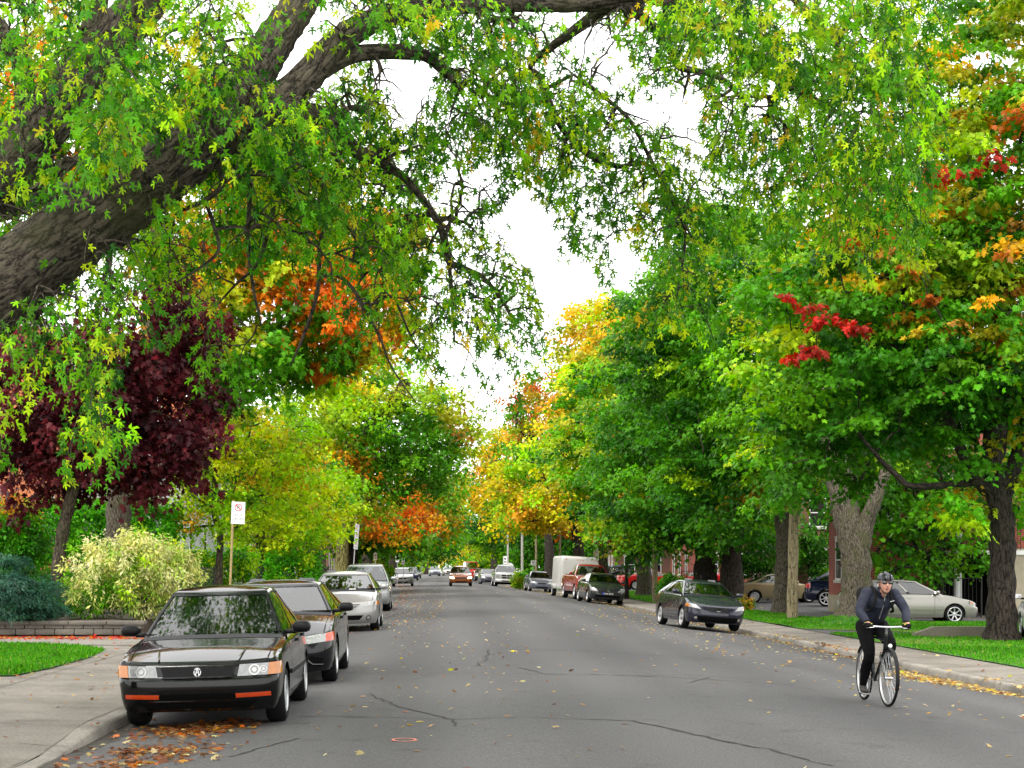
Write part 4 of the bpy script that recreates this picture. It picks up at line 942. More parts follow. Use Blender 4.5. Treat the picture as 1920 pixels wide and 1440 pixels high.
for i, (px, D, tr, es, nc, mix, pat, lab) in enumerate([
    (1128, 128, .55, [(1090, 660, 50, 100, 132, 4), (1110, 760, 70, 80, 132, 4.5), (1075, 600, 26, 36, 132, 2), (1140, 640, 50, 80, 134, 4), (1060, 800, 60, 60, 130, 4)], 190, {'gold': 3, 'yellow': 3, 'olive': 1.5}, [(1130, 800, 60, 132, {'olive': 2, 'green': 3})], 'tall golden yellow maple rising above the green ones on the right'),
    (1085, 122, .5, [(1040, 950, 70, 45, 122, 4), (980, 960, 50, 40, 124, 3.6), (1070, 890, 70, 60, 122, 4), (1000, 880, 60, 50, 126, 4), (960, 930, 40, 40, 126, 3)], 190, {'yellow': 4, 'gold': 1.2, 'lime': 2}, [(1000, 850, 60, 126, {'lime': 3, 'green': 2}), (1050, 1000, 40, 122, {'gold': 2, 'rust': .6})], 'bright yellow maple with low branches over the white trailer'),
    (1030, 160, .55, [(1000, 740, 45, 50, 165, 4.5), (1030, 800, 55, 70, 165, 5), (985, 790, 35, 60, 165, 4), (1060, 720, 40, 50, 166, 4)], 120, {'rust': 2, 'gold': 2, 'olive': 2, 'green': 1.6}, [(1040, 830, 50, 165, {'green': 4, 'olive': 1})], 'rust and gold topped maple against the white sky'),
    (990, 185, .5, [(950, 880, 50, 70, 190, 5.5), (930, 840, 35, 45, 195, 5), (970, 930, 50, 50, 188, 5), (905, 900, 40, 60, 195, 5)], 130, {'olive': 3, 'gold': 2, 'yellow': 1, 'green': 1}, [(960, 980, 50, 188, {'green': 3})], 'olive and gold maple beyond the dark pickup'),
    (955, 205, .5, [(930, 990, 60, 40, 205, 6), (895, 980, 45, 55, 210, 6), (950, 1020, 50, 25, 205, 5)], 90, {'green': 4, 'deep': 2, 'lime': .6}, [(900, 1030, 20, 210, {'yellow': 2, 'lime': 1})], 'green maple with dark hollow shade over the far parked cars'),
    (925, 250, .5, [(870, 1000, 40, 60, 258, 8), (860, 950, 40, 50, 262, 8), (890, 930, 40, 60, 262, 8), (880, 1040, 40, 22, 255, 7)], 90, {'green': 3, 'olive': 2, 'yellow': .7}, [(860, 1030, 26, 258, {'yellow': 2, 'olive': 2})], 'yellow green maple closing the far end of the street'),
]):
    b = gp(px, D)
    tree('street_maple', lab, b, tr, [P(px, 1030, D), P(px - 8, 980, D), P(px - 18, 930, D + 1)], es, nc, 90, .27 if D < 170 else .34, mix, 'diamond', a=1.3 if D < 170 else 1.7, patches=[(q[0], q[1], q[2], q[3], q[4]) for q in pat], bark=BARK_DARK, sep=.85, group=GR, rtip=.025)
# far trees that close the street
b = gp(800, 330)
tree('far_maple', 'pale yellow green tree at the very end of the street', b, .5, [P(812, 1040, 330), P(815, 1010, 330)],
     [(840, 1040, 40, 26, 332, 8), (790, 1040, 50, 26, 335, 8), (815, 1000, 70, 40, 340, 10), (740, 1040, 50, 30, 335, 8)], 110, 80, .45, {'lime': 2, 'yellow': 1.5, 'green': 2}, 'diamond', a=2.2, bark=BARK_DARK, sep=1.4, rtip=.05)

# ---------------------------------------------------------- leafy background rows behind the houses' gardens
def back_tree(px, D, es, mix, lab, nc=90, size=.3, a=1.5, tr=.4):
    b = gp(px, D)
    return tree('garden_tree', lab, b, tr, [P(px, 1000, D), P(px + 5, 930, D)], es, nc, 90, size, mix, 'diamond', a=a, bark=BARK_DARK, sep=.9, group='trees in the front gardens', rtip=.03)
back_tree(520, 100, [(520, 900, 120, 140, 100, 4), (420, 880, 90, 140, 100, 4), (600, 820, 100, 120, 102, 4)], {'green': 3, 'deep': 2, 'lime': 1.5}, 'broad green garden tree behind the two young maples on the left', 130)
back_tree(330, 75, [(320, 900, 70, 90, 75, 3), (380, 760, 80, 110, 76, 3)], {'green': 3, 'olive': 1, 'deep': 1}, 'green garden tree between the purple maple and the young maples', 80, .24, 1.2)
back_tree(1760, 58, [(1700, 960, 100, 90, 57.5, 1.8), (1780, 930, 80, 90, 58, 1.8), (1665, 930, 60, 90, 57, 1.4), (1720, 1040, 90, 50, 57, 1.4), (1780, 1040, 60, 40, 57, 1.2), (1860, 900, 70, 60, 58, 1.6)], {'deep': 2.5, 'green': 4, 'rust': .3}, 'bushy green tree filling the front of the red brick house', 300, .17, .75, .18)
back_tree(1540, 90, [(1540, 940, 90, 90, 92, 4), (1440, 930, 80, 70, 94, 4), (1620, 860, 120, 130, 92, 4), (1530, 1030, 70, 50, 92, 3)], {'deep': 4, 'green': 2}, 'dark green garden tree added for the deep shade behind the forked trunks', 120, .26, 1.3)  # dark crown added, reaching low, to fill the shaded gap with deep tone
back_tree(1280, 135, [(1280, 960, 120, 80, 135, 5), (1180, 960, 80, 60, 136, 5), (1380, 960, 80, 70, 135, 5)], {'deep': 4, 'green': 2}, 'dark green garden tree behind the red cars', 120, .34, 1.8)

back_tree(1060, 178, [(1040, 1010, 70, 50, 178, 6), (1100, 990, 60, 60, 178, 6), (985, 1020, 40, 40, 180, 5)], {'deep': 4, 'green': 2}, 'dark green tree closing the gap beyond the white trailer', 100, .4, 2.0)
back_tree(700, 190, [(700, 1020, 60, 40, 190, 6), (640, 1010, 60, 50, 190, 6), (760, 1040, 30, 22, 192, 5)], {'deep': 3, 'green': 3, 'olive': 1}, 'dark green tree in the far left gardens', 90, .4, 2.0)

back_tree(905, 285, [(900, 1040, 45, 30, 285, 8), (960, 1035, 50, 34, 286, 8), (1010, 1035, 45, 34, 288, 8)], {'green': 3, 'deep': 2, 'lime': 1}, 'green tree mass behind the last cars of the right row', 110, .5, 2.4)
back_tree(650, 270, [(660, 1040, 60, 34, 270, 8), (740, 1045, 45, 26, 272, 8), (600, 1040, 50, 40, 270, 8)], {'green': 3, 'deep': 2, 'olive': 1}, 'green tree mass behind the last cars of the left row', 100, .5, 2.4)
back_tree(1100, 230, [(1080, 1030, 60, 40, 230, 7), (1160, 1030, 60, 40, 230, 7)], {'deep': 4, 'green': 2}, 'dark tree mass far behind the red pickup', 90, .5, 2.2)
# ================================================================== CARS
def paint(name, c, metal=.0, rough=.22, coat=1.0):
    m, nt, b = newmat(name)
    b.inputs['Base Color'].default_value = (*c, 1); b.inputs['Metallic'].default_value = metal; b.inputs['Roughness'].default_value = rough
    b.inputs['Coat Weight'].default_value = coat; b.inputs['Coat Roughness'].default_value = .03; b.inputs['Coat IOR'].default_value = 1.42; b.inputs['Specular IOR Level'].default_value = .2
    tc = N(nt, 'ShaderNodeTexCoord'); nz = N(nt, 'ShaderNodeTexNoise'); nz.inputs['Scale'].default_value = 3.0; nz.inputs['Detail'].default_value = 8
    nt.links.new(tc.outputs['Object'], nz.inputs['Vector'])       # road dust: uneven gloss
    mr = N(nt, 'ShaderNodeMapRange'); mr.inputs['To Min'].default_value = rough * .8; mr.inputs['To Max'].default_value = rough + .14
    nt.links.new(nz.outputs['Fac'], mr.inputs['Value']); nt.links.new(mr.outputs[0], b.inputs['Roughness'])
    return m
def glassmat():
    m = bpy.data.materials.new('car_glass'); m.use_nodes = True; nt = m.node_tree; out = nt.nodes['Material Output']
    nt.nodes.remove(nt.nodes['Principled BSDF'])
    tr = N(nt, 'ShaderNodeBsdfTransparent'); tr.inputs[0].default_value = (.50, .56, .54, 1)
    gl = N(nt, 'ShaderNodeBsdfGlossy'); gl.inputs['Roughness'].default_value = .015; gl.inputs['Color'].default_value = (1, 1, 1, 1)
    lw = N(nt, 'ShaderNodeFresnel'); lw.inputs['IOR'].default_value = 1.95
    mx = N(nt, 'ShaderNodeMixShader'); nt.links.new(lw.outputs[0], mx.inputs[0]); nt.links.new(tr.outputs[0], mx.inputs[1]); nt.links.new(gl.outputs[0], mx.inputs[2])
    nt.links.new(mx.outputs[0], out.inputs['Surface']); return m
GLASS = glassmat()
BLACKP = plain('black_plastic', (.006, .006, .007), .5, spec=.22, noise=.3, nscale=20); RUBBER = plain('tyre_rubber', (.009, .009, .009), .85, spec=.15, noise=.4, nscale=30)
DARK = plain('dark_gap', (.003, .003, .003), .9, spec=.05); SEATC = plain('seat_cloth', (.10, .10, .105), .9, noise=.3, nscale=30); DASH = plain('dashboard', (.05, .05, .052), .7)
CHROME = plain('chrome', (.75, .75, .76), .12, metal=1); ALLOY = plain('alloy', (.52, .52, .53), .3, metal=.85, noise=.15, nscale=8); STEELW = plain('wheel_cover', (.45, .46, .47), .4, metal=.6)
LENS = plain('lamp_lens', (.26, .27, .27), .08, coat=1, noise=.25, nscale=22); REFL = plain('lamp_reflector', (.42, .42, .41), .22, metal=.8); AMBER = plain('amber_lens', (.48, .15, .008), .12, coat=1, noise=.12, nscale=25)
ORANGEL = plain('orange_lens', (.50, .045, .004), .12, coat=1, noise=.12, nscale=25); REDL = plain('red_lens', (.42, .008, .008), .1, coat=1, noise=.12, nscale=20); WHITEL = plain('clear_lens', (.75, .75, .72), .1, coat=1)
WHITE = plain('white_enamel', (.46, .455, .44), .35, noise=.08, nscale=3); PLATEW = plain('plate_white', (.7, .7, .68), .4); PLATEB = plain('plate_black', (.01, .01, .012), .35); BLUE = plain('plate_blue', (.02, .06, .5), .4)
def emis(name, c, s):
    m, nt, b = newmat(name); b.inputs['Base Color'].default_value = (*c, 1); b.inputs['Emission Color'].default_value = (*c, 1); b.inputs['Emission Strength'].default_value = s; return m
HEADON = emis('headlight_on', (1, .78, .42), 9.0)
def pl(x, tab):
    xs = [t[0] for t in tab]; ys = [t[1] for t in tab]; return float(np.interp(x, xs, ys))
def sm(x, tab):          # softened interpolation
    return .5 * pl(x, tab) + .25 * (pl(x - .08, tab) + pl(x + .08, tab))

class Body:
    """lower body and cabin surfaces of one car; local axes: front towards -y, ground at z=0"""
    def __init__(s, k):
        s.__dict__.update(dict(L=4.4, W=1.72, H=1.42, wb=2.62, fo=.88, rw=.30, zs=.22, zf=.20, n=3.0, df=.34, dr=.30, taper=.05, lip=.13, crown=.04, bow=.10, wroof=.56, tum=.06,
            top=[(0, .70), (.10, .745), (1.05, .90), (1.25, .94), (3.5, .97), (4.3, .94)],
            fp=[(0, .10), (.08, .05), (.16, .02), (.3, 0), (.62, 0), (.66, .015), (.69, .06), (.92, .085), (1, .13)],
            rp=[(0, .08), (.1, .03), (.3, 0), (.6, 0), (.66, .03), (.95, .07), (1, .10)],
            side=[(.15, .10), (.22, .05), (.32, .018), (.5, 0), (.64, .002), (.72, .010), (.9, .035), (1.1, .075)],
            cab=(1.12, 1.80, 3.00, 3.62), zcow=.0, win=[(.05, .475), (.515, .86)], vr=.05, roofarch=.04, rearglass=True))
        s.__dict__.update(k)
        s.ax1 = s.fo; s.ax2 = s.fo + s.wb
        s.hwF = s.hw(s.df); s.hwR = s.hw(s.L - s.dr)
    def hw(s, q): return s.W / 2 * (1 - s.taper * abs((q - s.L * .5) / (s.L * .5)) ** 3)
    def zt(s, q): return sm(q, s.top)
    def zb(s, q):
        z = s.zs; Ra = s.rw + .045
        for a in (s.ax1, s.ax2):
            d = abs(q - a)
            if d < Ra: z = max(z, s.rw + math.sqrt(Ra * Ra - d * d))
        return z
    def per(s):
        """right half of the plan, front centre to rear centre: (x, s, nx, ns, zb, zt, end)"""
        o = []; n = s.n; nf = 12
        for i in range(nf + 1):
            t = math.pi / 2 * i / nf
            x = s.hwF * math.sin(t) ** (2 / n); q = s.df * (1 - math.cos(t) ** (2 / n))
            gx = (x / s.hwF) ** (n - 1) / s.hwF; gy = max(0, (s.df - q) / s.df) ** (n - 1) / s.df; g = math.hypot(gx, gy) + 1e-9
            o.append((x, q, gx / g, -gy / g, s.zf + (s.zs - s.zf) * (i / nf) ** 2, s.zt(q), 'f'))
        Ra = s.rw + .045
        qs = set(np.linspace(s.df, s.L - s.dr, 30).tolist())
        arch = []
        for a in (s.ax1, s.ax2):
            qs = {q for q in qs if abs(q - a) > Ra + .02}
            arch += [a + Ra * math.cos(t) for t in np.linspace(0, math.pi, 15)]
            arch += [a - Ra - .004, a + Ra + .004]
        qs = sorted([q for q in list(qs) + arch if s.df + .002 < q < s.L - s.dr - .002])
        for q in qs:
            z = s.zb(q)
            for a in (s.ax1, s.ax2):
                if abs(abs(q - a) - Ra) < 1e-6: z = max(s.zs, s.rw)
            o.append((s.hw(q), q, 1.0, 0.0, z, s.zt(q), 's'))
        for i in range(nf + 1):
            t = math.pi / 2 * (1 - i / nf)
            x = s.hwR * math.sin(t) ** (2 / n); q = s.L - s.dr * (1 - math.cos(t) ** (2 / n))
            gx = (x / s.hwR) ** (n - 1) / s.hwR; gy = max(0, (q - (s.L - s.dr)) / s.dr) ** (n - 1) / s.dr; g = math.hypot(gx, gy) + 1e-9
            o.append((x, q, gx / g, gy / g, s.zs + .04 * (1 - i / nf) * 0 + .05 * (i / nf), s.zt(q), 'r'))
        return o
    def pt(s, u, v, sg=1, off=0.0):
        x, q, nx, ns, zb, zt, e = u
        z = zb + (zt - zb) * v
        i_s = pl(z, s.side); i_e = pl(v, s.fp if ns < 0 else s.rp)
        rnd = .035 * max(0, (v - .90) / .10) ** 2
        X = x - nx * (i_s + rnd) + nx * off; Q = q - ns * (i_e + rnd * .6) + ns * off
        return (sg * X, Q - s.L / 2, z - .012 * max(0, (v - .9) / .1) ** 2 * (1 if nx > .5 else 0))
    def lower(s):
        m = MB(); U = s.per(); V = [0, .06, .12, .2, .3, .42, .54, .62, .655, .685, .72, .8, .88, .94, .975, 1.0]
        for sg in (1, -1):
            rows = [[s.pt(u, v, sg) for u in U] for v in V]
            lip = [(sg * (max(abs(p[0]) - (s.lip if u[6] == 's' else .10) * u[2], .0)), p[1] + (-.10 * u[3]), p[2] + .015) for p, u in zip(rows[0], U)]
            rows.insert(0, lip)
            m.grid([p for r in rows for p in r], len(U), len(rows), flip=(sg < 0))
        # top: rows front to rear
        nf = 12
        def mirror(pts): return [(-p[0], p[1], p[2]) for p in pts[:0:-1]] + list(pts)
        front = mirror([s.pt(U[i], 1, 1) for i in range(nf + 1)]); rear = mirror([s.pt(U[len(U) - 1 - i], 1, 1) for i in range(nf + 1)])
        fr = [p[0] / front[-1][0] for p in front]
        rows = [front]
        mids = [u for u in U if u[6] == 's']
        for u in mids:
            p = s.pt(u, 1, 1); q = u[1]
            cr = s.crown * min(1, q / .6) * min(1, (s.L - q) / .4)
            rows.append([(p[0] * f, p[1], p[2] + cr * (1 - abs(f) ** 2.4)) for f in fr])
        rows.append(rear)
        m.grid([p for r in rows for p in r], len(fr), len(rows), flip=True)
        return m
    def topz(s, x, q):
        p = s.hw(q); cr = s.crown * min(1, q / .6) * min(1, (s.L - q) / .4)
        return s.zt(q) - .012 + cr * (1 - min(1, abs(x) / (p - .07)) ** 2.4)
    # surfaces for patches: each returns position and normal
    def front(s, x, z, off=0):
        n = s.n; a = min(abs(x) / s.hwF, .9999); t = math.asin(a ** (n / 2)); q = s.df * (1 - math.cos(t) ** (2 / n))
        gx = a ** (n - 1) / s.hwF; gy = max(0, (s.df - q) / s.df) ** (n - 1) / s.df; g = math.hypot(gx, gy) + 1e-9
        zt = s.zt(q); v = (z - s.zf) / (zt - s.zf)
        return s.pt((abs(x), q, gx / g, -gy / g, s.zf, zt, 'f'), min(max(v, 0), 1), 1 if x >= 0 else -1, off)
    def rear(s, x, z, off=0):
        n = s.n; a = min(abs(x) / s.hwR, .9999); t = math.asin(a ** (n / 2)); q = s.L - s.dr * (1 - math.cos(t) ** (2 / n))
        gx = a ** (n - 1) / s.hwR; gy = max(0, (q - (s.L - s.dr)) / s.dr) ** (n - 1) / s.dr; g = math.hypot(gx, gy) + 1e-9
        zb = s.zs + .05; zt = s.zt(q); v = (z - zb) / (zt - zb)
        return s.pt((abs(x), q, gx / g, gy / g, zb, zt, 'r'), min(max(v, 0), 1), 1 if x >= 0 else -1, off)
    def flank(s, sg):
        def f(q, z, off=0):
            v = (z - s.zs) / (s.zt(q) - s.zs)
            return s.pt((s.hw(q), q, 1.0, 0.0, s.zs, s.zt(q), 's'), min(max(v, 0), 1), sg, off)
        return f
    def hood(s, x, q, off=0): return (x, q - s.L / 2, s.topz(x, q) + off)
    # cabin
    def cabv(s, v):
        c0, c1, r1, r0 = s.cab; w0 = s.W / 2 - s.tum; w1 = s.wroof
        k = min(v / .9, 1.0); rd = max(0, (v - .86) / .14)
        w = w0 + (w1 - w0) * (.8 * k + .2 * k * k) - .055 * rd ** 2
        sf = c0 + (c1 - c0) * (k * .97 + .03 * k * k) + .06 * rd ** 2
        sr = r0 + (r1 - r0) * k - .05 * rd ** 2
        return sf, sr, w
    def cabz(s, q, q0, v):
        base = s.zt(q0) - .035 + s.crown * .3
        k = min(v / .9, 1.0); rd = max(0, (v - .86) / .14)
        c0, c1, r1, r0 = s.cab; u = np.clip((q - c1) / (r1 - c1), 0, 1)
        top = s.H - .045 - s.roofarch * (2 * u - .9) ** 2
        return base + (top - .02 - base) * (k if v <= .86 else min(1, v / .9) ) + .02 * min(1, rd) 
    def cf(s, t, v, off=0):
        sf, sr, w = s.cabv(v); q = sf + s.bow * t * t * (1 - .35 * v); q0 = s.cab[0]
        z = s.cabz(q, q0, v); return (t * w, q - s.L / 2 - off * .75, z + off * .6)
    def cr(s, t, v, off=0):
        sf, sr, w = s.cabv(v); q = sr - s.bow * .8 * t * t * (1 - .35 * v)
        z = s.cabz(q, s.cab[3], v); return (t * w, q - s.L / 2 + off * .8, z + off * .5)
    def cs(s, sg):
        def f(u, v, off=0):
            sf, sr, w = s.cabv(v); a = sf + s.bow * (1 - .35 * v); b_ = sr - s.bow * .8 * (1 - .35 * v); q = a + (b_ - a) * u
            q0 = s.cab[0] + (s.cab[3] - s.cab[0]) * u; z = s.cabz(q, q0, v)
            return (sg * (w + off + .012 * (1 - (2 * u - 1) ** 2)), q - s.L / 2, z + off * .2)
        return f
    def cabin(s):
        """cabin shell with open windows -> (shell MB, list of panes)"""
        m = MB(); panes = {}
        VV = [0, s.vr, .2, .35, .5, .65, .80, .855, .90, .94, .975, 1.0]
        TT = [-1, -.945, -.8, -.6, -.4, -.2, 0, .2, .4, .6, .8, .945, 1]
        def surf(f, A, openings, name, flip):
            pts = [f(a, v) for v in VV for a in A]; fs = []; g = {}
            for j in range(len(VV) - 1):
                for i in range(len(A) - 1):
                    am, vm = (A[i] + A[i + 1]) / 2, (VV[j] + VV[j + 1]) / 2
                    hit = None
                    for k, (a0, a1) in enumerate(openings):
                        if a0 < am < a1 and s.vr < vm < .855: hit = k
                    n = len(A); q = (j * n + i, j * n + i + 1, (j + 1) * n + i + 1, (j + 1) * n + i)
                    if flip: q = q[::-1]
                    if hit is None: fs.append(q)
                    else: g.setdefault(hit, []).append((i, j))
            m.add(pts, fs)
            for k, cells in g.items():
                pm = MB()
                for i, j in cells:
                    qd = [f(A[i], VV[j], -.006), f(A[i + 1], VV[j], -.006), f(A[i + 1], VV[j + 1], -.006), f(A[i], VV[j + 1], -.006)]
                    pm.add(qd if not flip else qd[::-1], [(0, 1, 2, 3)])
                bm = bmesh.new(); me = pm.mesh('t'); bm.from_mesh(me); bmesh.ops.remove_doubles(bm, verts=bm.verts[:], dist=1e-4); bm.to_mesh(me); bm.free()
                me.polygons.foreach_set('use_smooth', [True] * len(me.polygons)); panes[(name, k)] = me
        surf(s.cf, TT, [(-.945, .945)], 'windscreen', False)
        surf(s.cr, TT, [(-.90, .90)] if s.rearglass else [], 'rear_window', True)
        UU = sorted(set([0, 1] + [a for w in s.win for a in w] + np.linspace(.02, .98, 14).round(3).tolist()))
        for sg in (1, -1): surf(s.cs(sg), UU, s.win, 'side_window' + ('r' if sg > 0 else 'l'), sg < 0)
        # roof
        RU = np.linspace(0, 1, 9); rows = []
        fr = [s.cf(t, 1.0) for t in TT]; rr = [s.cr(t, 1.0) for t in TT]
        for u in RU:
            e = s.cs(1)(u, 1.0); row = []
            for t, a, b_ in zip(TT, fr, rr):
                y = a[1] + (b_[1] - a[1]) * u
                row.append((e[0] * t if 0 < u < 1 else (a[0] if u == 0 else b_[0]), y if 0 < u < 1 else (a[1] if u == 0 else b_[1]), e[2] + .035 * (1 - abs(t) ** 2.2) * math.sin(math.pi * min(1, max(.0, u))) ** .4 if 0 < u < 1 else (a[2] if u == 0 else b_[2])))
            rows.append(row)
        m.grid([p for r in rows for p in r], len(TT), len(rows))
        return m, panes

def patch(f, quad, off=.006, nu=8, nv=4, skirt=.02, m=None):
    """a thin conforming plate on surface f; quad = four (a,b) corners"""
    m = m or MB(); pts = []
    for j in range(nv + 1):
        for i in range(nu + 1):
            u, v = i / nu, j / nv
            a = [(1 - v) * ((1 - u) * quad[0][k] + u * quad[1][k]) + v * ((1 - u) * quad[3][k] + u * quad[2][k]) for k in (0, 1)]
            pts.append((a[0], a[1]))
    top = [f(a, b_, off) for a, b_ in pts]; n = nu + 1
    m.grid(top, n, nv + 1)
    if skirt:
        bd = [i for i in range(n)] + [j * n + nu for j in range(1, nv + 1)] + [nv * n + i for i in range(nu - 1, -1, -1)] + [j * n for j in range(nv - 1, 0, -1)]
        lo = [f(*pts[i], off - skirt) for i in bd]; hi = [top[i] for i in bd]; k = len(bd)
        m.add(hi + lo, [(i, (i + 1) % k, k + (i + 1) % k, k + i) for i in range(k)])
    return m
def rect(x0, x1, z0, z1, slant=0): return [(x0, z0), (x1, z0), (x1 + slant, z1), (x0 + slant, z1)]
def disc_patch(f, cx, cz, r, off, rings=2, seg=20, r0=0.0, m=None, sx=1.0):
    m = m or MB(); pts = []
    for j in range(rings + 1):
        rr = r0 + (r - r0) * j / rings
        for k in range(seg):
            t = 2 * math.pi * k / seg; pts.append(f(cx + rr * sx * math.cos(t), cz + rr * math.sin(t), off))
    fs = [(j * seg + k, j * seg + (k + 1) % seg, (j + 1) * seg + (k + 1) % seg, (j + 1) * seg + k) for j in range(rings) for k in range(seg)]
    return m.add(pts, fs)

WHEELS = {}
def wheel_mesh(r, style):
    key = (round(r, 3), style)
    if key not in WHEELS:
        w = .10 if r < .34 else .125; ri = r * (.66 if style != 'alloy_big' else .74)
        t = MB(); t.lathe([(ri, -w + .012), (ri + .02, -w), (r - .035, -w - .004), (r - .008, -w * .78), (r, -w * .4), (r, w * .4), (r - .008, w * .78), (r - .035, w + .004), (ri + .02, w), (ri, w - .012), (ri - .01, -w + .03)], 30)
        k = MB(); 
        k.lathe([(ri + .003, w - .004), (ri - .012, w + .004), (ri - .03, w - .012), (ri - .04, w - .055), (ri - .04, -w + .03)], 30)
        k.lathe([(.001, w - .006), (.045, w - .008), (.062, w - .022), (.066, w - .06)], 18)
        ns = {'alloy': 5, 'alloy_big': 7, 'cover': 8, 'steel': 10}[style]
        wid = {'alloy': .060, 'alloy_big': .040, 'cover': .075, 'steel': .05}[style]
        for i in range(ns):
            a = 2 * math.pi * i / ns; M = Matrix.Rotation(a, 3, 'X'); L = ri - .05
            q = [Vector((w - .018, y, z)) for y, z in ((-wid * .5, .05), (wid * .5, .05), (wid * .36, .05 + L), (-wid * .36, .05 + L))]
            b_ = [Vector((p.x - .03, p.y * 1.25, p.z)) for p in q]
            q[2].x += .012; q[3].x += .012
            vs = [M @ p for p in q + b_]; k.add(vs, [(0, 1, 2, 3), (0, 4, 5, 1), (1, 5, 6, 2), (2, 6, 7, 3), (3, 7, 4, 0)])
        dk = MB(); dk.lathe([(.001, w - .075), (ri - .03, w - .075)], 24)
        WHEELS[key] = (t.mesh('wheel', 40), k.mesh('rim', 35), dk.mesh('brake_disc'))
        WHEELS[key][0].materials.append(RUBBER); WHEELS[key][1].materials.append(STEELW if style in ('cover', 'steel') else ALLOY); WHEELS[key][2].materials.append(DARK)
    return WHEELS[key]
def add_wheels(root, B, style='alloy', steer=0.0, track=None, inset=.015):
    t, k, d = wheel_mesh(B.rw, style); w = .10 if B.rw < .34 else .125
    for a, ax in ((B.ax1, 0), (B.ax2, 1)):
        for sg in (1, -1):
            x = B.hw(a) - w - inset
            o = link('wheel', t, None, root, (sg * x, a - B.L / 2, B.rw), (0, 0, (0 if sg > 0 else math.pi) + (steer if ax == 0 else 0)))
            link('rim', k, None, o); link('brake_disc', d, None, o)
def mirrors(root, B, mat, q=None, z=None, big=1.0):
    q = q or B.cab[0] + .38; z = z or B.zt(q) + .07
    for sg in (1, -1):
        m = MB(); x = sg * (B.W / 2 + .095 * big)
        m.bbox((x, q - B.L / 2, z), (.20 * big, .12, .125 * big), .05, Matrix.Rotation(sg * -.18, 3, 'Z'))
        o = m.build('door_mirror', mat, root, smooth=50)
        a = MB(); a.bbox((sg * (B.W / 2 - .03), q - B.L / 2 + .02, z - .05), (.14, .09, .05), .02); a.build('mirror_arm', BLACKP, o, smooth=50)
        g = MB(); g.bbox((x, q - B.L / 2 + .058, z), (.16 * big, .012, .095 * big), .005); g.build('mirror_glass', CHROME, o)
def interior(root, B, seats=True):
    c0, c1, r1, r0 = B.cab; W = B.W
    m = MB(); zc = B.zt(c0)
    m.bbox((0, c0 + .42 - B.L / 2, zc - .01), (W - .30, .46, .10), .04); 
    m.build('dashboard', DASH, root, smooth=40)
    m = MB(); m.box((0, (c0 + .3 + r0 - .2) / 2 - B.L / 2, B.zt(2) - .03), (W - .22, r0 - c0 - .3, .10)); m.build('cabin_floor', DARK, root)
    if seats:
        for x in (-.36, .36):
            s_ = MB(); q = c1 + .32; s_.bbox((x, q - B.L / 2 + .06, B.zt(q) + .10), (.46, .15, .48), .06, Matrix.Rotation(-.22, 3, 'X'))
            s_.bbox((x, q - B.L / 2 + .15, B.zt(q) + .38), (.26, .10, .17), .045, Matrix.Rotation(-.22, 3, 'X'))
            s_.build('front_seat', SEATC, root, smooth=50)
        s_ = MB(); q = r1 - .12; s_.bbox((0, q - B.L / 2, B.zt(q) + .05), (W - .5, .16, .34), .06); s_.build('rear_seat', SEATC, root, smooth=50)
        s_ = MB(); s_.tube([(.36 + .17 * math.cos(t), c0 + .62 - B.L / 2 + .05 * math.sin(t), zc + .06 + .16 * math.sin(t)) for t in np.linspace(0, 6.283, 24)], .013, 6, False); s_.build('steering_wheel', DASH, root, smooth=60)
        s_ = MB(); p = B.cf(0, .80, -.06); s_.bbox((0, p[1] + .04, p[2]), (.22, .03, .065), .015); s_.build('rear_view_mirror', DASH, root, smooth=50)
def seam(m, f, pts, w=.007, off=.0025):
    """thin gap line drawn along points on surface f"""
    for (a0, b0), (a1, b1) in zip(pts[:-1], pts[1:]):
        d = Vector((a1 - a0, b1 - b0)); d.normalize(); nx, nz = -d.y * w / 2, d.x * w / 2
        n = max(1, int(math.hypot(a1 - a0, b1 - b0) / .08))
        for k in range(n):
            u0, u1 = k / n, (k + 1) / n; A = (a0 + (a1 - a0) * u0, b0 + (b1 - b0) * u0); C = (a0 + (a1 - a0) * u1, b0 + (b1 - b0) * u1)
            m.add([f(A[0] + nx, A[1] + nz, off), f(C[0] + nx, C[1] + nz, off), f(C[0] - nx, C[1] - nz, off), f(A[0] - nx, A[1] - nz, off)], [(0, 1, 2, 3)])
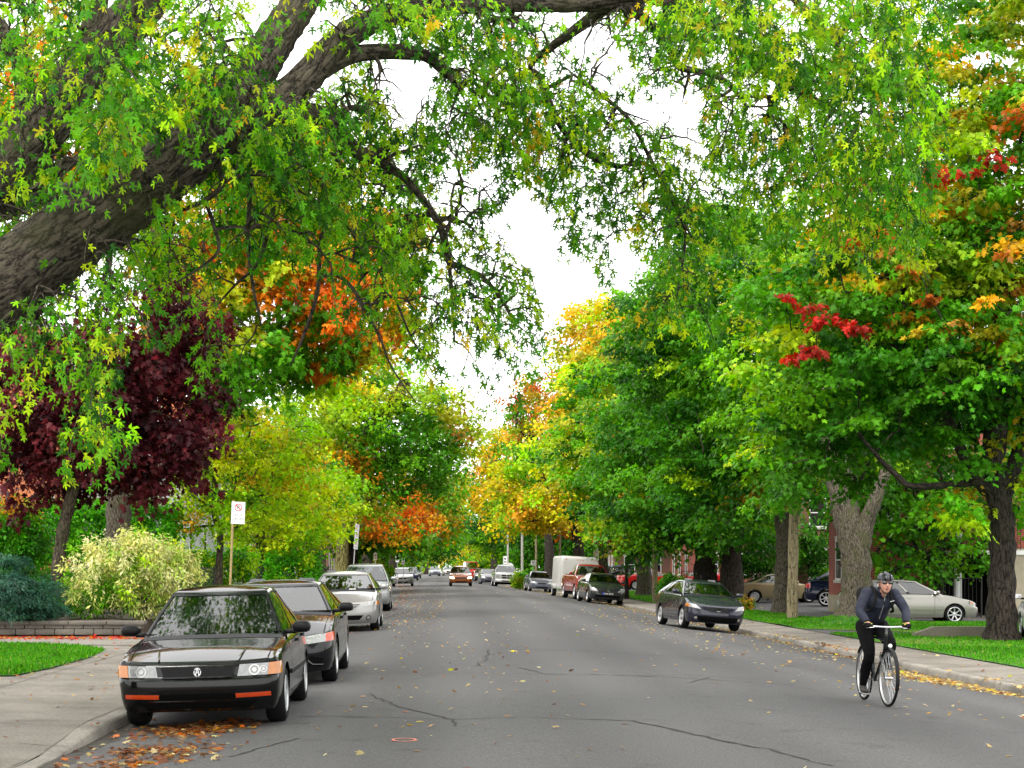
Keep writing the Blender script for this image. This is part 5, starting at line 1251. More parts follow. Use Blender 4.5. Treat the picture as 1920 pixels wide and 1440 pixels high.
def car(name, label, cat, loc, head, roll, body, mat, wheel='alloy', group=None, detail=2, doors=None, mirror=None, steer=0.0, mould=None, handles=True, seats=True, pitch=0.0, scale=1.06):
    """returns root and Body; head: heading about z (0 = front towards the camera)"""
    B = Body(body)
    root = empty(name, loc, (pitch, roll, head), label=label, cat=cat, group=group); root.scale = (scale,) * 3
    B.lower().build('body', mat, root, smooth=38)
    m, panes = B.cabin(); m.build('cabin', mat, root, smooth=38)
    for (nm, k), me in panes.items():
        link(nm.replace('windowr', 'window').replace('windowl', 'window'), me, GLASS, root)
    u = MB(); u.box((0, 0, (B.zs + .52) / 2 + .02), (B.W - .52, B.L - .5, .52 - B.zs)); u.box((0, B.ax1 + B.wb / 2 - B.L / 2, .36), (B.W - .20, B.wb - 2 * B.rw - .2, .26)); u.build('underbody', DARK, root)
    add_wheels(root, B, wheel, steer)
    interior(root, B, seats and detail > 0)
    mirrors(root, B, mirror or mat)
    # window rubber
    if detail > 0:
        w = MB()
        for t0, t1 in ((-.945, .945),):
            for a, b_ in zip(np.linspace(t0, t1, 9)[:-1], np.linspace(t0, t1, 9)[1:]):
                w.add([B.cf(a, B.vr - .035, .004), B.cf(b_, B.vr - .035, .004), B.cf(b_, B.vr + .012, .004), B.cf(a, B.vr + .012, .004)], [(0, 1, 2, 3)])
        for sg in (1, -1):
            for v0, v1 in zip([B.vr, .2, .35, .5, .65, .8], [.2, .35, .5, .65, .8, .855]):
                t = .945
                w.add([B.cf(sg * (t - .004), v0, .004), B.cf(sg * (t + .022), v0, .004), B.cf(sg * (t + .022), v1, .004), B.cf(sg * (t - .004), v1, .004)], [(0, 1, 2, 3)] if sg > 0 else [(3, 2, 1, 0)])
            f = B.cs(sg)
            for (a0, a1) in [(B.win[0][0], B.win[-1][1])]:
                n = 10
                for i in range(n):
                    p0, p1 = a0 + (a1 - a0) * i / n, a0 + (a1 - a0) * (i + 1) / n
                    for v0, v1 in ((B.vr - .02, B.vr + .02), (.845, .872)):
                        q = [f(p0, v0, .004), f(p1, v0, .004), f(p1, v1, .004), f(p0, v1, .004)]
                        w.add(q if sg > 0 else q[::-1], [(0, 1, 2, 3)])
            for (x0, x1) in zip(B.win[:-1], B.win[1:]):     # black door pillar between the panes
                q = [f(x0[1] - .004, B.vr, .004), f(x1[0] + .004, B.vr, .004), f(x1[0] + .004, .86, .004), f(x0[1] - .004, .86, .004)]
                w.add(q if sg > 0 else q[::-1], [(0, 1, 2, 3)])
        w.build('window_rubber', BLACKP, root)
        for sg in (1, -1):
            if not doors: continue
            d = MB(); f = B.flank(sg)
            for q in doors: seam(d, f, [(q, B.zs + .07), (q, B.zt(q) - .03)], .008)
            seam(d, f, [(doors[0], B.zs + .08), (doors[-1], B.zs + .08)], .007); d.build('door_gap', DARK, root)
        ch = B.cab[0] - .05
        for sg in (1, -1): d = MB(); seam(d, B.hood, [(sg * (B.hw(.5) - .13), .16), (sg * (B.hw(ch) - .12), ch)], .007, .003); d.build('bonnet_gap', DARK, root)
        for x0, x1 in ((.62, .02), (-.02, -.62)):
            wp = MB()
            p0 = B.cf(x0 / B.cabv(.03)[2], .01, .012); p1 = B.cf(x1 / B.cabv(.03)[2], .075, .016)
            wp.tube([p0, [(a + b_) / 2 + (.004 if i == 2 else 0) for i, (a, b_) in enumerate(zip(p0, p1))], p1], .009, 5); wp.build('wiper', BLACKP, root)
        cw = MB()
        n = 10
        for a, b_ in zip(np.linspace(-.96, .96, n)[:-1], np.linspace(-.96, .96, n)[1:]):
            x0, x1 = a * B.cabv(0)[2], b_ * B.cabv(0)[2]; q0, q1 = B.cab[0] + B.bow * a * a, B.cab[0] + B.bow * b_ * b_
            cw.add([B.hood(x0, q0 - .07, .004), B.hood(x1, q1 - .07, .004), B.hood(x1, q1 + .06, .02), B.hood(x0, q0 + .06, .02)], [(0, 1, 2, 3)])
        cw.build('cowl_panel', BLACKP, root)
        if handles and doors:
            for sg in (1, -1):
                f = B.flank(sg)
                for q in doors[1:]:
                    z = B.zt(q) - .14; patch(f, rect(q - .27, q - .10, z, z + .035), .022, 4, 2, .03).build('door_handle', mirror or mat, root, smooth=50)
        if mould:
            for sg in (1, -1):
                f = B.flank(sg); patch(f, rect(B.ax1 + B.rw + .10, B.ax2 - B.rw - .10, mould[0], mould[0] + mould[1]), .014, 20, 2, .02).build('side_moulding', mould[2], root)
    return root, B
# ================================================================== the vehicles of the street
def at(px, D, dz=0.0):
    x = (px - VX) / F * D; return (x, D, gz(x, D) + dz)
def place(xc, D_front, L, dz=0.0):
    """centre of a car whose nose is at depth D_front"""
    y = D_front + L / 2; return (xc, y, gz(xc, y) + dz)
GK = 'cars parked along the left kerb'; GRK = 'cars parked along the right kerb'; GD = 'cars parked in the driveways'
def text_mesh(txt, size, extrude=.0, align='CENTER'):
    cu = bpy.data.curves.new('t', 'FONT'); cu.body = txt; cu.size = size; cu.extrude = extrude; cu.align_x = align; cu.align_y = 'CENTER'
    o = bpy.data.objects.new('t', cu); col.objects.link(o); dg = bpy.context.evaluated_depsgraph_get()
    me = bpy.data.meshes.new_from_object(o.evaluated_get(dg)); bpy.data.objects.remove(o); return me
BLACK1 = paint('black_paint', (.003, .003, .0035), 0, .055, .55)
BLACK2 = paint('black_pearl_paint', (.003, .003, .005), 0, .055, .6)
SILVER1 = paint('silver_paint', (.26, .257, .25), .5, .30); SILVER2 = paint('pale_silver_paint', (.34, .355, .36), .5, .30)
def lamp_bowl(B, f, root, parent, cx, cz, r):
    m = MB(); disc_patch(f, cx, cz, r, .014, 2, 20, r * .72, m); disc_patch(f, cx, cz, r * .42, .014, 2, 16, 0, m)
    m.build('reflector_bowl', REFL, parent)

# ---------- 1 black sedan nearest on the left
b1 = dict(L=4.30, W=1.70, H=1.455, wb=2.62, fo=.82, rw=.295, zs=.20, zf=.19, n=3.6, df=.30, taper=.055, crown=.035, wroof=.535, tum=.075,
          top=[(0, .69), (.05, .71), (.5, .785), (1.05, .855), (1.3, .895), (3.4, .955), (4.3, .94)],
          fp=[(0, .10), (.08, .06), (.20, .03), (.27, .02), (.33, .0), (.60, 0), (.64, .012), (.665, .05), (.70, .055), (.95, .085), (1, .115)],
          cab=(1.16, 1.92, 3.02, 3.62), win=[(.035, .46), (.50, .86)])
r1, B = car('parked_car', 'black older sedan with orange bumper lights, nearest the camera at the left kerb', 'car', place(-2.51, 16.1, 4.30), R(0.6), R(-1.5), b1, BLACK1, 'cover', GK, 2, doors=[1.38, 2.42, 3.25], mirror=BLACKP, mould=(.48, .05, BLACKP), scale=1.0)
f = B.front
g = patch(f, [(-.335, .540), (.335, .540), (.375, .640), (-.375, .640)], .004, 14, 3, .01).build('grille', BLACKP, r1)
for z in (.560, .580, .600, .620): patch(f, rect(-.34 - (z - .5) * .3, .34 + (z - .5) * .3, z, z + .006), .012, 12, 1, .008).build('grille_bar', BLACKP, g)
gs = MB()
for q in ([(-.36, .532), (.36, .532), (.362, .542), (-.362, .542)], [(-.372, .641), (.372, .641), (.376, .651), (-.376, .651)], [(-.352, .535), (-.336, .535), (-.376, .647), (-.392, .647)], [(.336, .535), (.352, .535), (.392, .647), (.376, .647)]): patch(f, q, .014, 8, 1, .012, gs)
gs.build('grille_surround', BLACK1, g, smooth=40)
e = MB()                                     # emblem: an open ring with a calliper shaped A
for t0, t1 in ((35, 145), (160, 260), (280, 380)):
    pts = [(.033 * math.cos(R(t)), .590 + .040 * math.sin(R(t))) for t in np.linspace(t0, t1, 12)]; seam(e, f, pts, .009, .022)
seam(e, f, [(-.018, .555), (-.004, .623)], .010, .022); seam(e, f, [(.018, .555), (.004, .623)], .010, .022); seam(e, f, [(-.010, .587), (.010, .587)], .007, .022)
e.build('emblem', ALLOY, g)
for sg in (1, -1):
    h = patch(f, [(sg * .40, .540), (sg * .80, .550), (sg * .80, .670), (sg * .425, .657)], .008, 12, 4, .02)
    ho = h.build('headlight', LENS, r1, smooth=40)
    lamp_bowl(B, f, r1, ho, sg * .57, .601, .056); lamp_bowl(B, f, r1, ho, sg * .66, .605, .036)
    patch(f, [(sg * .70, .548), (sg * .825, .555), (sg * .825, .675), (sg * .715, .668)], .016, 8, 4, .02).build('turn_lamp', AMBER, ho, smooth=40)
    patch(f, [(sg * .39, .325), (sg * .74, .335), (sg * .735, .378), (sg * .385, .370)], .010, 8, 2, .02).build('bumper_light', ORANGEL, r1, smooth=40)
patch(f, [(-.38, .315), (.38, .315), (.38, .372), (-.38, .372)], .003, 12, 2, .01).build('bumper_slot', DARK, r1)
patch(f, [(-.52, .225), (.52, .225), (.60, .285), (-.60, .285)], .003, 12, 2, .01).build('lower_intake', DARK, r1)
tr = MB(); patch(f, rect(-.62, .62, .288, .298), .010, 14, 1, .01, tr); patch(f, rect(-.54, .54, .213, .222), .010, 14, 1, .01, tr); tr.build('bumper_trim', BLACK1, r1)
for sg in (1, -1): hs = MB(); seam(hs, B.hood, [(sg * .40, .12), (sg * .50, .9)], .018, .004); hs.build('bonnet_crease', BLACK1, r1)

# ---------- 2 black sedan behind it
b2 = dict(L=4.55, W=1.78, H=1.43, wb=2.70, fo=.92, rw=.32, zs=.21, zf=.19, n=2.9, df=.42, crown=.05, wroof=.56, tum=.07,
          top=[(0, .66), (.08, .70), (.6, .83), (1.0, .91), (1.2, .945), (3.5, .99), (4.55, 1.0)],
          fp=[(0, .10), (.1, .04), (.25, .01), (.55, 0), (.72, .02), (.9, .07), (1, .13)],
          cab=(1.0, 1.86, 3.10, 3.85), win=[(.045, .47), (.51, .88)])
r, B = car('parked_car', 'black sedan with a chrome edged front bumper, second in the left kerb row', 'car', place(-2.44, 21.9, 4.55), R(.4), R(-1.2), b2, BLACK2, 'alloy', GK, 2, doors=[1.45, 2.5, 3.5], mirror=BLACKP, scale=1.03)
f = B.front
patch(f, [(-.42, .50), (.42, .50), (.46, .60), (-.46, .60)], .005, 12, 3, .01).build('grille', BLACKP, r)
patch(f, [(-.45, .225), (.45, .225), (.5, .33), (-.5, .33)], .004, 12, 3, .01).build('lower_intake', DARK, r)
for sg in (1, -1):
    ho = patch(f, [(sg * .44, .555), (sg * .85, .600), (sg * .855, .715), (sg * .47, .655)], .010, 12, 4, .02).build('headlight', LENS, r, smooth=40)
    lamp_bowl(B, f, r, ho, sg * .54, .608, .045); lamp_bowl(B, f, r, ho, sg * .66, .635, .036)
    patch(f, [(sg * .76, .590), (sg * .868, .606), (sg * .868, .718), (sg * .77, .700)], .016, 8, 4, .02).build('turn_lamp', ORANGEL, ho, smooth=40)
    fo = patch(f, [(sg * .50, .29), (sg * .72, .25), (sg * .74, .37), (sg * .58, .40)], .004, 8, 3, .01).build('fog_lamp_recess', DARK, r)
    s_ = MB(); seam(s_, f, [(sg * .50, .385), (sg * .60, .295), (sg * .74, .290)], .012, .016); s_.build('chrome_trim', CHROME, fo)

# ---------- 3 silver hatchback
b3 = dict(L=4.45, W=1.755, H=1.465, wb=2.64, fo=.92, rw=.32, zs=.21, zf=.20, n=2.7, df=.46, crown=.055, wroof=.57, tum=.07,
          top=[(0, .71), (.08, .75), (.6, .88), (.95, .96), (1.2, .99), (3.6, 1.04), (4.45, 1.03)],
          fp=[(0, .09), (.1, .04), (.25, .01), (.5, 0), (.72, .02), (.9, .06), (1, .12)],
          cab=(.92, 1.80, 3.35, 4.22), win=[(.04, .43), (.465, .78), (.80, .90)])
def hatch_face(r, B, barmat, grmat, headz=.0, emblem=True, lower=True, wing=True):
    f = B.front
    g = patch(f, [(-.25, .525), (.25, .525), (.44, .665), (-.44, .665)], .005, 14, 4, .01).build('grille', grmat, r)
    if barmat:
        for z in (.56, .595, .63): patch(f, rect(-.27 - (z - .53) * 1.3, .27 + (z - .53) * 1.3, z, z + .014), .014, 12, 1, .012).build('grille_bar', barmat, g)
    if emblem:
        e = MB(); pts = [(.062 * math.cos(t), .600 + .050 * math.sin(t)) for t in np.linspace(0, 6.2832, 24)]; seam(e, f, pts, .014, .030)
        seam(e, f, [(-.052, .625), (-.022, .606), (0, .583), (.022, .606), (.052, .625)], .014, .030); e.build('emblem', CHROME, g)
    for sg in (1, -1):
        ho = patch(f, [(sg * .50, .595), (sg * .84, .640), (sg * .862, .760), (sg * .64, .718)], .010, 12, 4, .02).build('headlight', LENS, r, smooth=40)
        lamp_bowl(B, f, r, ho, sg * .66, .668, .034); lamp_bowl(B, f, r, ho, sg * .75, .690, .034)
        patch(f, [(sg * .80, .645), (sg * .868, .655), (sg * .868, .735), (sg * .815, .72)], .016, 6, 3, .02).build('turn_lamp', AMBER, ho, smooth=40)
        fo = MB(); disc_patch(f, sg * .64, .335, .062, .006, 2, 18, 0, fo); fo = fo.build('fog_lamp_recess', DARK, r)
        k = MB(); disc_patch(f, sg * .64, .335, .045, .012, 2, 18, 0, k); k.build('fog_lamp', REFL, fo)
    if lower: patch(f, [(-.42, .29), (.42, .29), (.52, .40), (-.52, .40)], .004, 12, 3, .01).build('lower_intake', DARK, r)
r, B = car('parked_car', 'silver hatchback with a slip of paper under its wiper, third in the left kerb row', 'car', place(-2.62, 40.3, 4.45), R(.5), R(-1), dict(b3, cab=(.84, 1.98, 3.35, 4.22)), SILVER1, 'alloy', GK, 2, doors=[1.45, 2.5, 3.35])
hatch_face(r, B, SILVER1, BLACKP)
pm = MB(); p = B.cf(.28, .10, .02); pm.bbox(p, (.17, .02, .12), .004, Matrix.Rotation(-.9, 3, 'X')); pm.build('paper_slip', PLATEW, r)
# ---------- 4 pale silver tall wagon behind it
b4 = dict(L=4.60, W=1.80, H=1.70, wb=2.66, fo=.93, rw=.35, zs=.28, zf=.26, n=3.0, df=.36, crown=.05, wroof=.60, tum=.06,
          top=[(0, .82), (.06, .87), (.6, .97), (1.0, 1.04), (1.2, 1.07), (4.0, 1.12), (4.6, 1.10)],
          cab=(.98, 1.75, 3.75, 4.40), win=[(.04, .36), (.39, .68), (.71, .93)])
r, B = car('parked_car', 'pale silver sport utility wagon parked close behind the silver hatchback', 'suv', place(-2.98, 58.5, 4.6), R(.5), R(-1), b4, SILVER2, 'alloy', GK, 2, doors=[1.4, 2.45, 3.45])
f = B.front; patch(f, [(-.42, .62), (.42, .62), (.46, .76), (-.46, .76)], .006, 10, 3, .01).build('grille', BLACKP, r)
for sg in (1, -1): patch(f, [(sg * .50, .64), (sg * .85, .66), (sg * .86, .82), (sg * .54, .78)], .010, 8, 3, .02).build('headlight', LENS, r, smooth=40)
patch(f, rect(-.5, .5, .36, .47), .004, 10, 2, .01).build('lower_intake', DARK, r)
# ---------- 5.. farther along the left kerb
b5 = dict(L=4.5, W=1.70, H=1.47, wb=2.60, fo=.90, rw=.31, top=[(0, .72), (.08, .76), (.6, .87), (1.0, .95), (1.2, .97), (3.5, 1.02), (4.5, 1.02)], cab=(.98, 1.78, 3.05, 3.75), n=2.8, df=.40, fp=[(0, .09), (.1, .04), (.25, .01), (.5, 0), (.72, .02), (.9, .06), (1, .12)])
def plain_face(r, B, grille=(.28, .55, .66), heads=(.42, .80, .58, .72), low=True, lampmat=None):
    f = B.front; gw, z0, z1 = grille; a, b_, h0, h1 = heads
    patch(f, [(-gw, z0), (gw, z0), (gw * 1.15, z1), (-gw * 1.15, z1)], .006, 10, 3, .01).build('grille', BLACKP, r)
    for sg in (1, -1): patch(f, [(sg * a, h0), (sg * b_, h0 + .03), (sg * b_, h1 + .02), (sg * (a + .06), h1 - .02)], .010, 8, 3, .02).build('headlight', lampmat or LENS, r, smooth=40)
    if low: patch(f, rect(-.42, .42, .28, .37), .004, 10, 2, .01).build('lower_intake', DARK, r)
r, B = car('parked_car', 'small silver sedan alone far along the left kerb', 'car', place(-3.53, 131, 4.5), R(1), R(-1), b5, SILVER1, 'cover', GK, 1, doors=[1.4, 2.4, 3.4]); plain_face(r, B)
NAVY = paint('navy_paint', (.012, .018, .05), .2, .2); GREYP = paint('graphite_paint', (.055, .055, .068), .35, .25); DGREY = paint('dark_grey_paint', (.022, .025, .026), .2, .16); BLUEGREY = paint('blue_grey_paint', (.10, .11, .14), .4, .3)
r, B = car('parked_car', 'dark blue sedan just beyond the small silver sedan on the left', 'car', place(-4.0, 183, 4.5), R(1), R(-1), b5, NAVY, 'cover', GK, 0); plain_face(r, B)
r, B = car('parked_car', 'last dark car of the left kerb row', 'car', place(-4.1, 212, 4.5), R(1), R(-1), b5, GREYP, 'cover', GK, 0); plain_face(r, B)

# ---------- oncoming car with its headlights on
BROWN = paint('copper_brown_paint', (.20, .06, .015), .3, .22)
b6 = dict(L=4.5, W=1.74, H=1.55, wb=2.6, fo=.9, rw=.33, zs=.26, zf=.24, top=[(0, .80), (.08, .84), (.6, .93), (1.0, 1.0), (1.2, 1.02), (3.5, 1.06), (4.5, 1.05)], cab=(1.0, 1.72, 3.4, 4.1), n=3.2, df=.32)
r, B = car('moving_car', 'copper brown car driving towards the camera with both headlights lit', 'car', place(1.22, 127, 4.5), R(.3), 0, b6, BROWN, 'alloy', None, 1, doors=[1.4, 2.4, 3.4]); plain_face(r, B, (.38, .56, .68), (.50, .80, .57, .71), True, HEADON)

# ---------- right kerb row
PLUM = paint('blue_black_paint', (.020, .020, .034), .35, .18)
r, B = car('parked_car', 'dark blue black hatchback tilted by the sloping road, nearest at the right kerb', 'car', place(7.62, 46.2, 4.45, .02), R(6), R(4.2), b3, PLUM, 'alloy_big', GRK, 2, doors=[1.45, 2.5, 3.35], mould=(.42, .012, CHROME), scale=1.0)
hatch_face(r, B, None, BLACKP); f = B.front
sp = MB(); seam(sp, f, [(-.40, .655), (-.26, .525), (.26, .525), (.40, .655)], .022, .012); sp.build('grille_surround', PLUM, r)
patch(f, [(-.55, .235), (.55, .235), (.60, .40), (-.60, .40)], .006, 12, 3, .01).build('bumper_intake', DARK, r)
a = MB(); p = B.cf(0, 1.0); a.tube([(0, p[1] + .25, B.H - .02), (0, p[1] + .40, B.H + .14)], .006, 5); a.build('roof_aerial', BLACKP, r)
b7 = dict(L=4.2, W=1.76, H=1.485, wb=2.58, fo=.88, rw=.315, zs=.21, zf=.20, n=3.0, df=.36, crown=.05, wroof=.57, tum=.06, top=[(0, .73), (.08, .77), (.6, .89), (.95, .96), (1.2, .99), (3.6, 1.03), (4.2, 1.03)],
          fp=[(0, .09), (.1, .04), (.25, .01), (.5, 0), (.68, .02), (.9, .06), (1, .12)], cab=(.93, 1.72, 3.2, 4.02), win=[(.04, .43), (.465, .80), (.82, .91)])
r, B = car('parked_car', 'dark grey green hatchback with a black and white front plate, before the red pickup', 'car', place(8.0, 81, 4.2, .02), R(5), R(4.0), b7, DGREY, 'alloy', GRK, 2, doors=[1.45, 2.5, 3.3])
f = B.front; patch(f, [(-.40, .58), (.40, .58), (.45, .665), (-.45, .665)], .005, 12, 3, .01).build('grille', BLACKP, r)
e = MB(); disc_patch(f, 0, .62, .062, .016, 2, 20, .048, e); seam(e, f, [(-.04, .655), (0, .575), (.04, .655)], .012, .016); e.build('emblem', CHROME, r)
for sg in (1, -1):
    ho = patch(f, [(sg * .46, .575), (sg * .82, .60), (sg * .86, .775), (sg * .66, .765)], .010, 10, 4, .02).build('headlight', LENS, r, smooth=40); lamp_bowl(B, f, r, ho, sg * .60, .645, .05); lamp_bowl(B, f, r, ho, sg * .74, .675, .05)
patch(f, rect(-.62, .62, .30, .40), .004, 12, 3, .01).build('lower_intake', DARK, r)
pz = .475; pm = patch(f, rect(-.26, .26, pz - .055, pz + .055), .014, 8, 2, .012).build('number_plate', PLATEB, r)
pb = patch(f, rect(-.26, -.215, pz - .055, pz + .055), .018, 2, 2, .006).build('plate_band', BLUE, pm)
tm = text_mesh('AUK 8370', .105, .002); y = f(0, pz, .020)[1]
tm.transform(Matrix.Translation((.025, y - .006, pz)) @ Matrix.Rotation(R(90), 4, 'X')); link('plate_lettering', tm, PLATEW, pm)
# pickups
REDP = paint('red_paint', (.30, .012, .014), .15, .2); WHITEP = paint('white_paint', (.50, .50, .50), 0, .25); REDF = paint('bright_red_paint', (.48, .010, .012), 0, .2)
b8 = dict(L=5.4, W=2.0, H=1.92, wb=3.55, fo=.92, rw=.40, zs=.42, zf=.40, n=4.0, df=.28, crown=.06, wroof=.66, tum=.08, taper=.03, top=[(0, 1.10), (.06, 1.16), (.6, 1.22), (1.1, 1.27), (1.3, 1.29), (5.4, 1.30)],
          fp=[(0, .06), (.06, .0), (.26, 0), (.30, .05), (.36, .07), (.95, .09), (1, .15)], side=[(.3, .06), (.45, .02), (.6, 0), (.9, 0), (1.1, .02), (1.3, .06)], cab=(1.15, 1.75, 2.85, 3.05), win=[(.06, .50), (.54, .93)], roofarch=.02)
def pickup(name, label, loc, head, roll, mat, lower, upper=None, grp=GRK, detail=1):
    r, B = car(name, label, 'pickup truck', loc, head, roll, b8, mat, 'alloy', grp, detail, doors=[1.5, 2.7], seats=True)
    f = B.front
    g = patch(f, [(-.40, .74), (.40, .74), (.44, 1.06), (-.44, 1.06)], .010, 10, 5, .03).build('grille', BLACKP, r)
    patch(f, rect(-.03, .03, .74, 1.06), .022, 2, 4, .02).build('grille_bar', mat if upper is None else upper, g); patch(f, rect(-.43, .43, .87, .92), .022, 8, 1, .02).build('grille_bar', mat if upper is None else upper, g)
    for sg in (1, -1):
        ho = patch(f, [(sg * .52, .76), (sg * .90, .76), (sg * .93, 1.04), (sg * .54, 1.04)], .010, 8, 4, .02).build('headlight', LENS, r, smooth=40); lamp_bowl(B, f, r, ho, sg * .64, .9, .07); lamp_bowl(B, f, r, ho, sg * .78, .9, .07)
        k = MB(); disc_patch(f, sg * .70, .52, .06, .012, 2, 14, 0, k); k.build('fog_lamp', LENS, r)
    patch(f, rect(-.96, .96, .46, .66), .018, 16, 3, .03).build('bumper', lower, r, smooth=40)
    patch(f, rect(-.42, .42, .49, .58), .026, 8, 2, .02).build('lower_intake', DARK, r)
    bed = MB(); y0 = 3.12 - B.L / 2; y1 = B.L / 2 - .12; bed.box((0, (y0 + y1) / 2, 1.315), (1.62, y1 - y0, .03)); bed.build('cargo_bed', DARK, r)
    return r, B
pickup('pickup_truck', 'red pickup truck standing between the white trailer and the dark grey hatchback', place(8.05, 89.0, 5.4, .03), R(5), R(3.6), REDP, REDP)
SILVTR = paint('silver_white_paint', (.33, .33, .33), .3, .3)
pickup('pickup_truck', 'white and dark pickup truck with a large black grille, far along the right kerb', place(5.35, 143, 5.4), R(2), R(2.5), SILVTR, SILVTR)
r, B = car('parked_car', 'slate grey sedan parked behind the white trailer', 'car', place(7.0, 119, 4.5, .02), R(4), R(3.5), b5, BLUEGREY, 'alloy', GRK, 1, doors=[1.4, 2.4, 3.4]); plain_face(r, B)
# cargo trailer
def trailer():
    D = 97.5; L = 4.2; W = 2.2; H = 2.52; xc = 7.95; loc = (xc, D + L / 2, gz(xc, D + 2) + .02)
    root = empty('cargo_trailer', loc, (0, R(3.2), R(4)), label='white box trailer with rounded roof edges parked behind the red pickup', cat='trailer')
    m = MB(); secs = []
    for y, w, z1, z0 in ((-L / 2 - .02, W - .16, H - .26, .52), (-L / 2, W - .02, H - .14, .50), (-L / 2 + .14, W, H - .03, .50), (-L / 2 + .4, W, H, .50), (L / 2 - .1, W, H, .50), (L / 2, W - .04, H - .04, .52)):
        pts = [(-w / 2, y, z0), (-w / 2, y, z1 - .16), (-w / 2 + .05, y, z1 - .05), (-w / 2 + .16, y, z1), (w / 2 - .16, y, z1), (w / 2 - .05, y, z1 - .05), (w / 2, y, z1 - .16), (w / 2, y, z0)]
        secs.append(pts)
    m.grid([p for s_ in secs for p in s_], 8, len(secs)); m.add(secs[0], [tuple(range(8))[::-1]]); m.add(secs[-1], [tuple(range(8))])
    m.add([(-W / 2, -L / 2, .5), (W / 2, -L / 2, .5), (W / 2, L / 2, .5), (-W / 2, L / 2, .5)], [(3, 2, 1, 0)])
    m.build('trailer_body', WHITE, root, smooth=40)
    fr = -L / 2 - .032; tt = plain('trailer_trim', (.45, .45, .44), .35, metal=.5)
    for sg in (1, -1): d = MB(); d.box((sg * (W / 2 - .05), -L / 2 + .03, 1.25), (.05, .07, 1.45)); d.build('corner_trim', tt, root)
    for x in (-.16, 0, .16, -.85, .85): l = MB(); l.box((x, fr + .035, H - .22), (.10, .05, .035)); l.build('clearance_lamp', ORANGEL, root)
    k = MB(); k.box((-W / 2 - .008, -.9, 1.30), (.02, .80, 1.45)); k.build('side_door', plain('trailer_door', (.55, .55, .53), .4), root)
    st = MB(); st.box((0, fr + .012, .68), (W - .25, .012, .34)); st.build('stone_guard', plain('stone_guard', (.50, .50, .49), .35, metal=.6, noise=.1), root)
    for sg in (1, -1):
        fd = MB(); fd.bbox((sg * (W / 2 + .11), .15, .62), (.24, .95, .30), .06); fd.build('fender', WHITE, root, smooth=40)
        t, rm, bd = wheel_mesh(.34, 'steel'); o = link('wheel', t, None, root, (sg * (W / 2 + .11), .15, .34), (0, 0, 0 if sg > 0 else math.pi)); link('rim', rm, None, o)
    h = MB(); h.tube([(-.6, -L / 2, .48), (0, -L / 2 - 1.2, .46)], .04, 6); h.tube([(.6, -L / 2, .48), (0, -L / 2 - 1.2, .46)], .04, 6); h.box((0, -L / 2 - 1.1, .28), (.07, .07, .5)); h.build('drawbar', BLACKP, root)
trailer()
# small far cars of the right row
for i, (x, D, L, mt, bb, lab) in enumerate([(4.3, 158, 4.4, GREYP, b7, 'small red grey car just behind the white pickup'), (4.55, 175, 4.4, BLUEGREY, b5, 'blue grey sedan two places behind the white pickup'), (4.3, 190, 4.4, DGREY, b7, 'black hatchback midway along the far right row'),
                                       (4.2, 206, 4.5, BLUEGREY, b5, 'grey blue car near the end of the far right row'), (4.1, 224, 4.4, SILVTR, b7, 'pale hatchback near the end of the far right row'), (4.0, 244, 4.4, DGREY, b5, 'dark car closing the far right row')]):
    r, B = car('parked_car', lab, 'car', place(x, D, L, .02), R(2), R(2), bb, mt, 'cover', GRK, 0); plain_face(r, B)
r, B = car('delivery_van', 'red van standing high behind the brown oncoming car far down the street', 'van', place(3.1, 200, 5.0), R(1), R(1), dict(L=5, W=1.95, H=2.25, wb=3, fo=.9, rw=.36, zs=.35, zf=.32, top=[(0, 1.0), (.06, 1.1), (.7, 1.25), (1, 1.3), (5, 1.35)], cab=(.7, 1.2, 4.6, 4.85), win=[(.05, .28)], wroof=.8, tum=.06), REDF, 'steel', None, 0); plain_face(r, B, (.4, .7, .85), (.5, .88, .72, .95))
for i, (x, D, mt, lab) in enumerate([(-1.3, 262, BLUEGREY, 'grey car at the end of the street, leftmost of three'), (.9, 274, SILVER1, 'pale silver car at the end of the street, middle of three'), (2.6, 290, GREYP, 'graphite car at the end of the street, rightmost of three')]):
    r, B = car('far_car', lab, 'car', place(x - .5, D, 4.4), R(4), 0, b5, mt, 'cover', 'cars at the end of the street', 0); plain_face(r, B)

# ---------- cars in the driveways, seen from the side (nose to the right = heading +90)
GOLD = paint('beige_gold_paint', (.24, .20, .11), .35, .28)
b9 = dict(L=4.45, W=1.72, H=1.40, wb=2.60, fo=.86, rw=.305, zs=.21, n=2.6, df=.42, dr=.36, top=[(0, .66), (.08, .70), (.6, .80), (1.05, .89), (1.25, .92), (3.3, .98), (4.45, .93)], cab=(1.08, 1.95, 2.95, 3.78), win=[(.05, .50), (.53, .90)], roofarch=.07)
r, B = car('parked_car', 'beige gold sedan side on in a driveway between two grey trunks', 'car', (16.9, 81.5, gz(16.9, 81.5) + .0), R(90), 0, b9, GOLD, 'cover', GD, 2, doors=[1.5, 2.55, 3.5], mould=(.50, .035, GOLD)); plain_face(r, B)
b10 = dict(L=4.46, W=1.70, H=1.46, wb=2.525, fo=.90, rw=.315, zs=.21, n=2.6, df=.44, dr=.30, top=[(0, .67), (.08, .71), (.6, .82), (1.05, .92), (1.3, .95), (3.6, 1.0), (4.46, 1.0)], cab=(1.12, 2.0, 3.95, 4.36), win=[(.04, .36), (.385, .68), (.71, .94)], roofarch=.05)
CHAMP = paint('champagne_silver_paint', (.27, .26, .235), .5, .3)
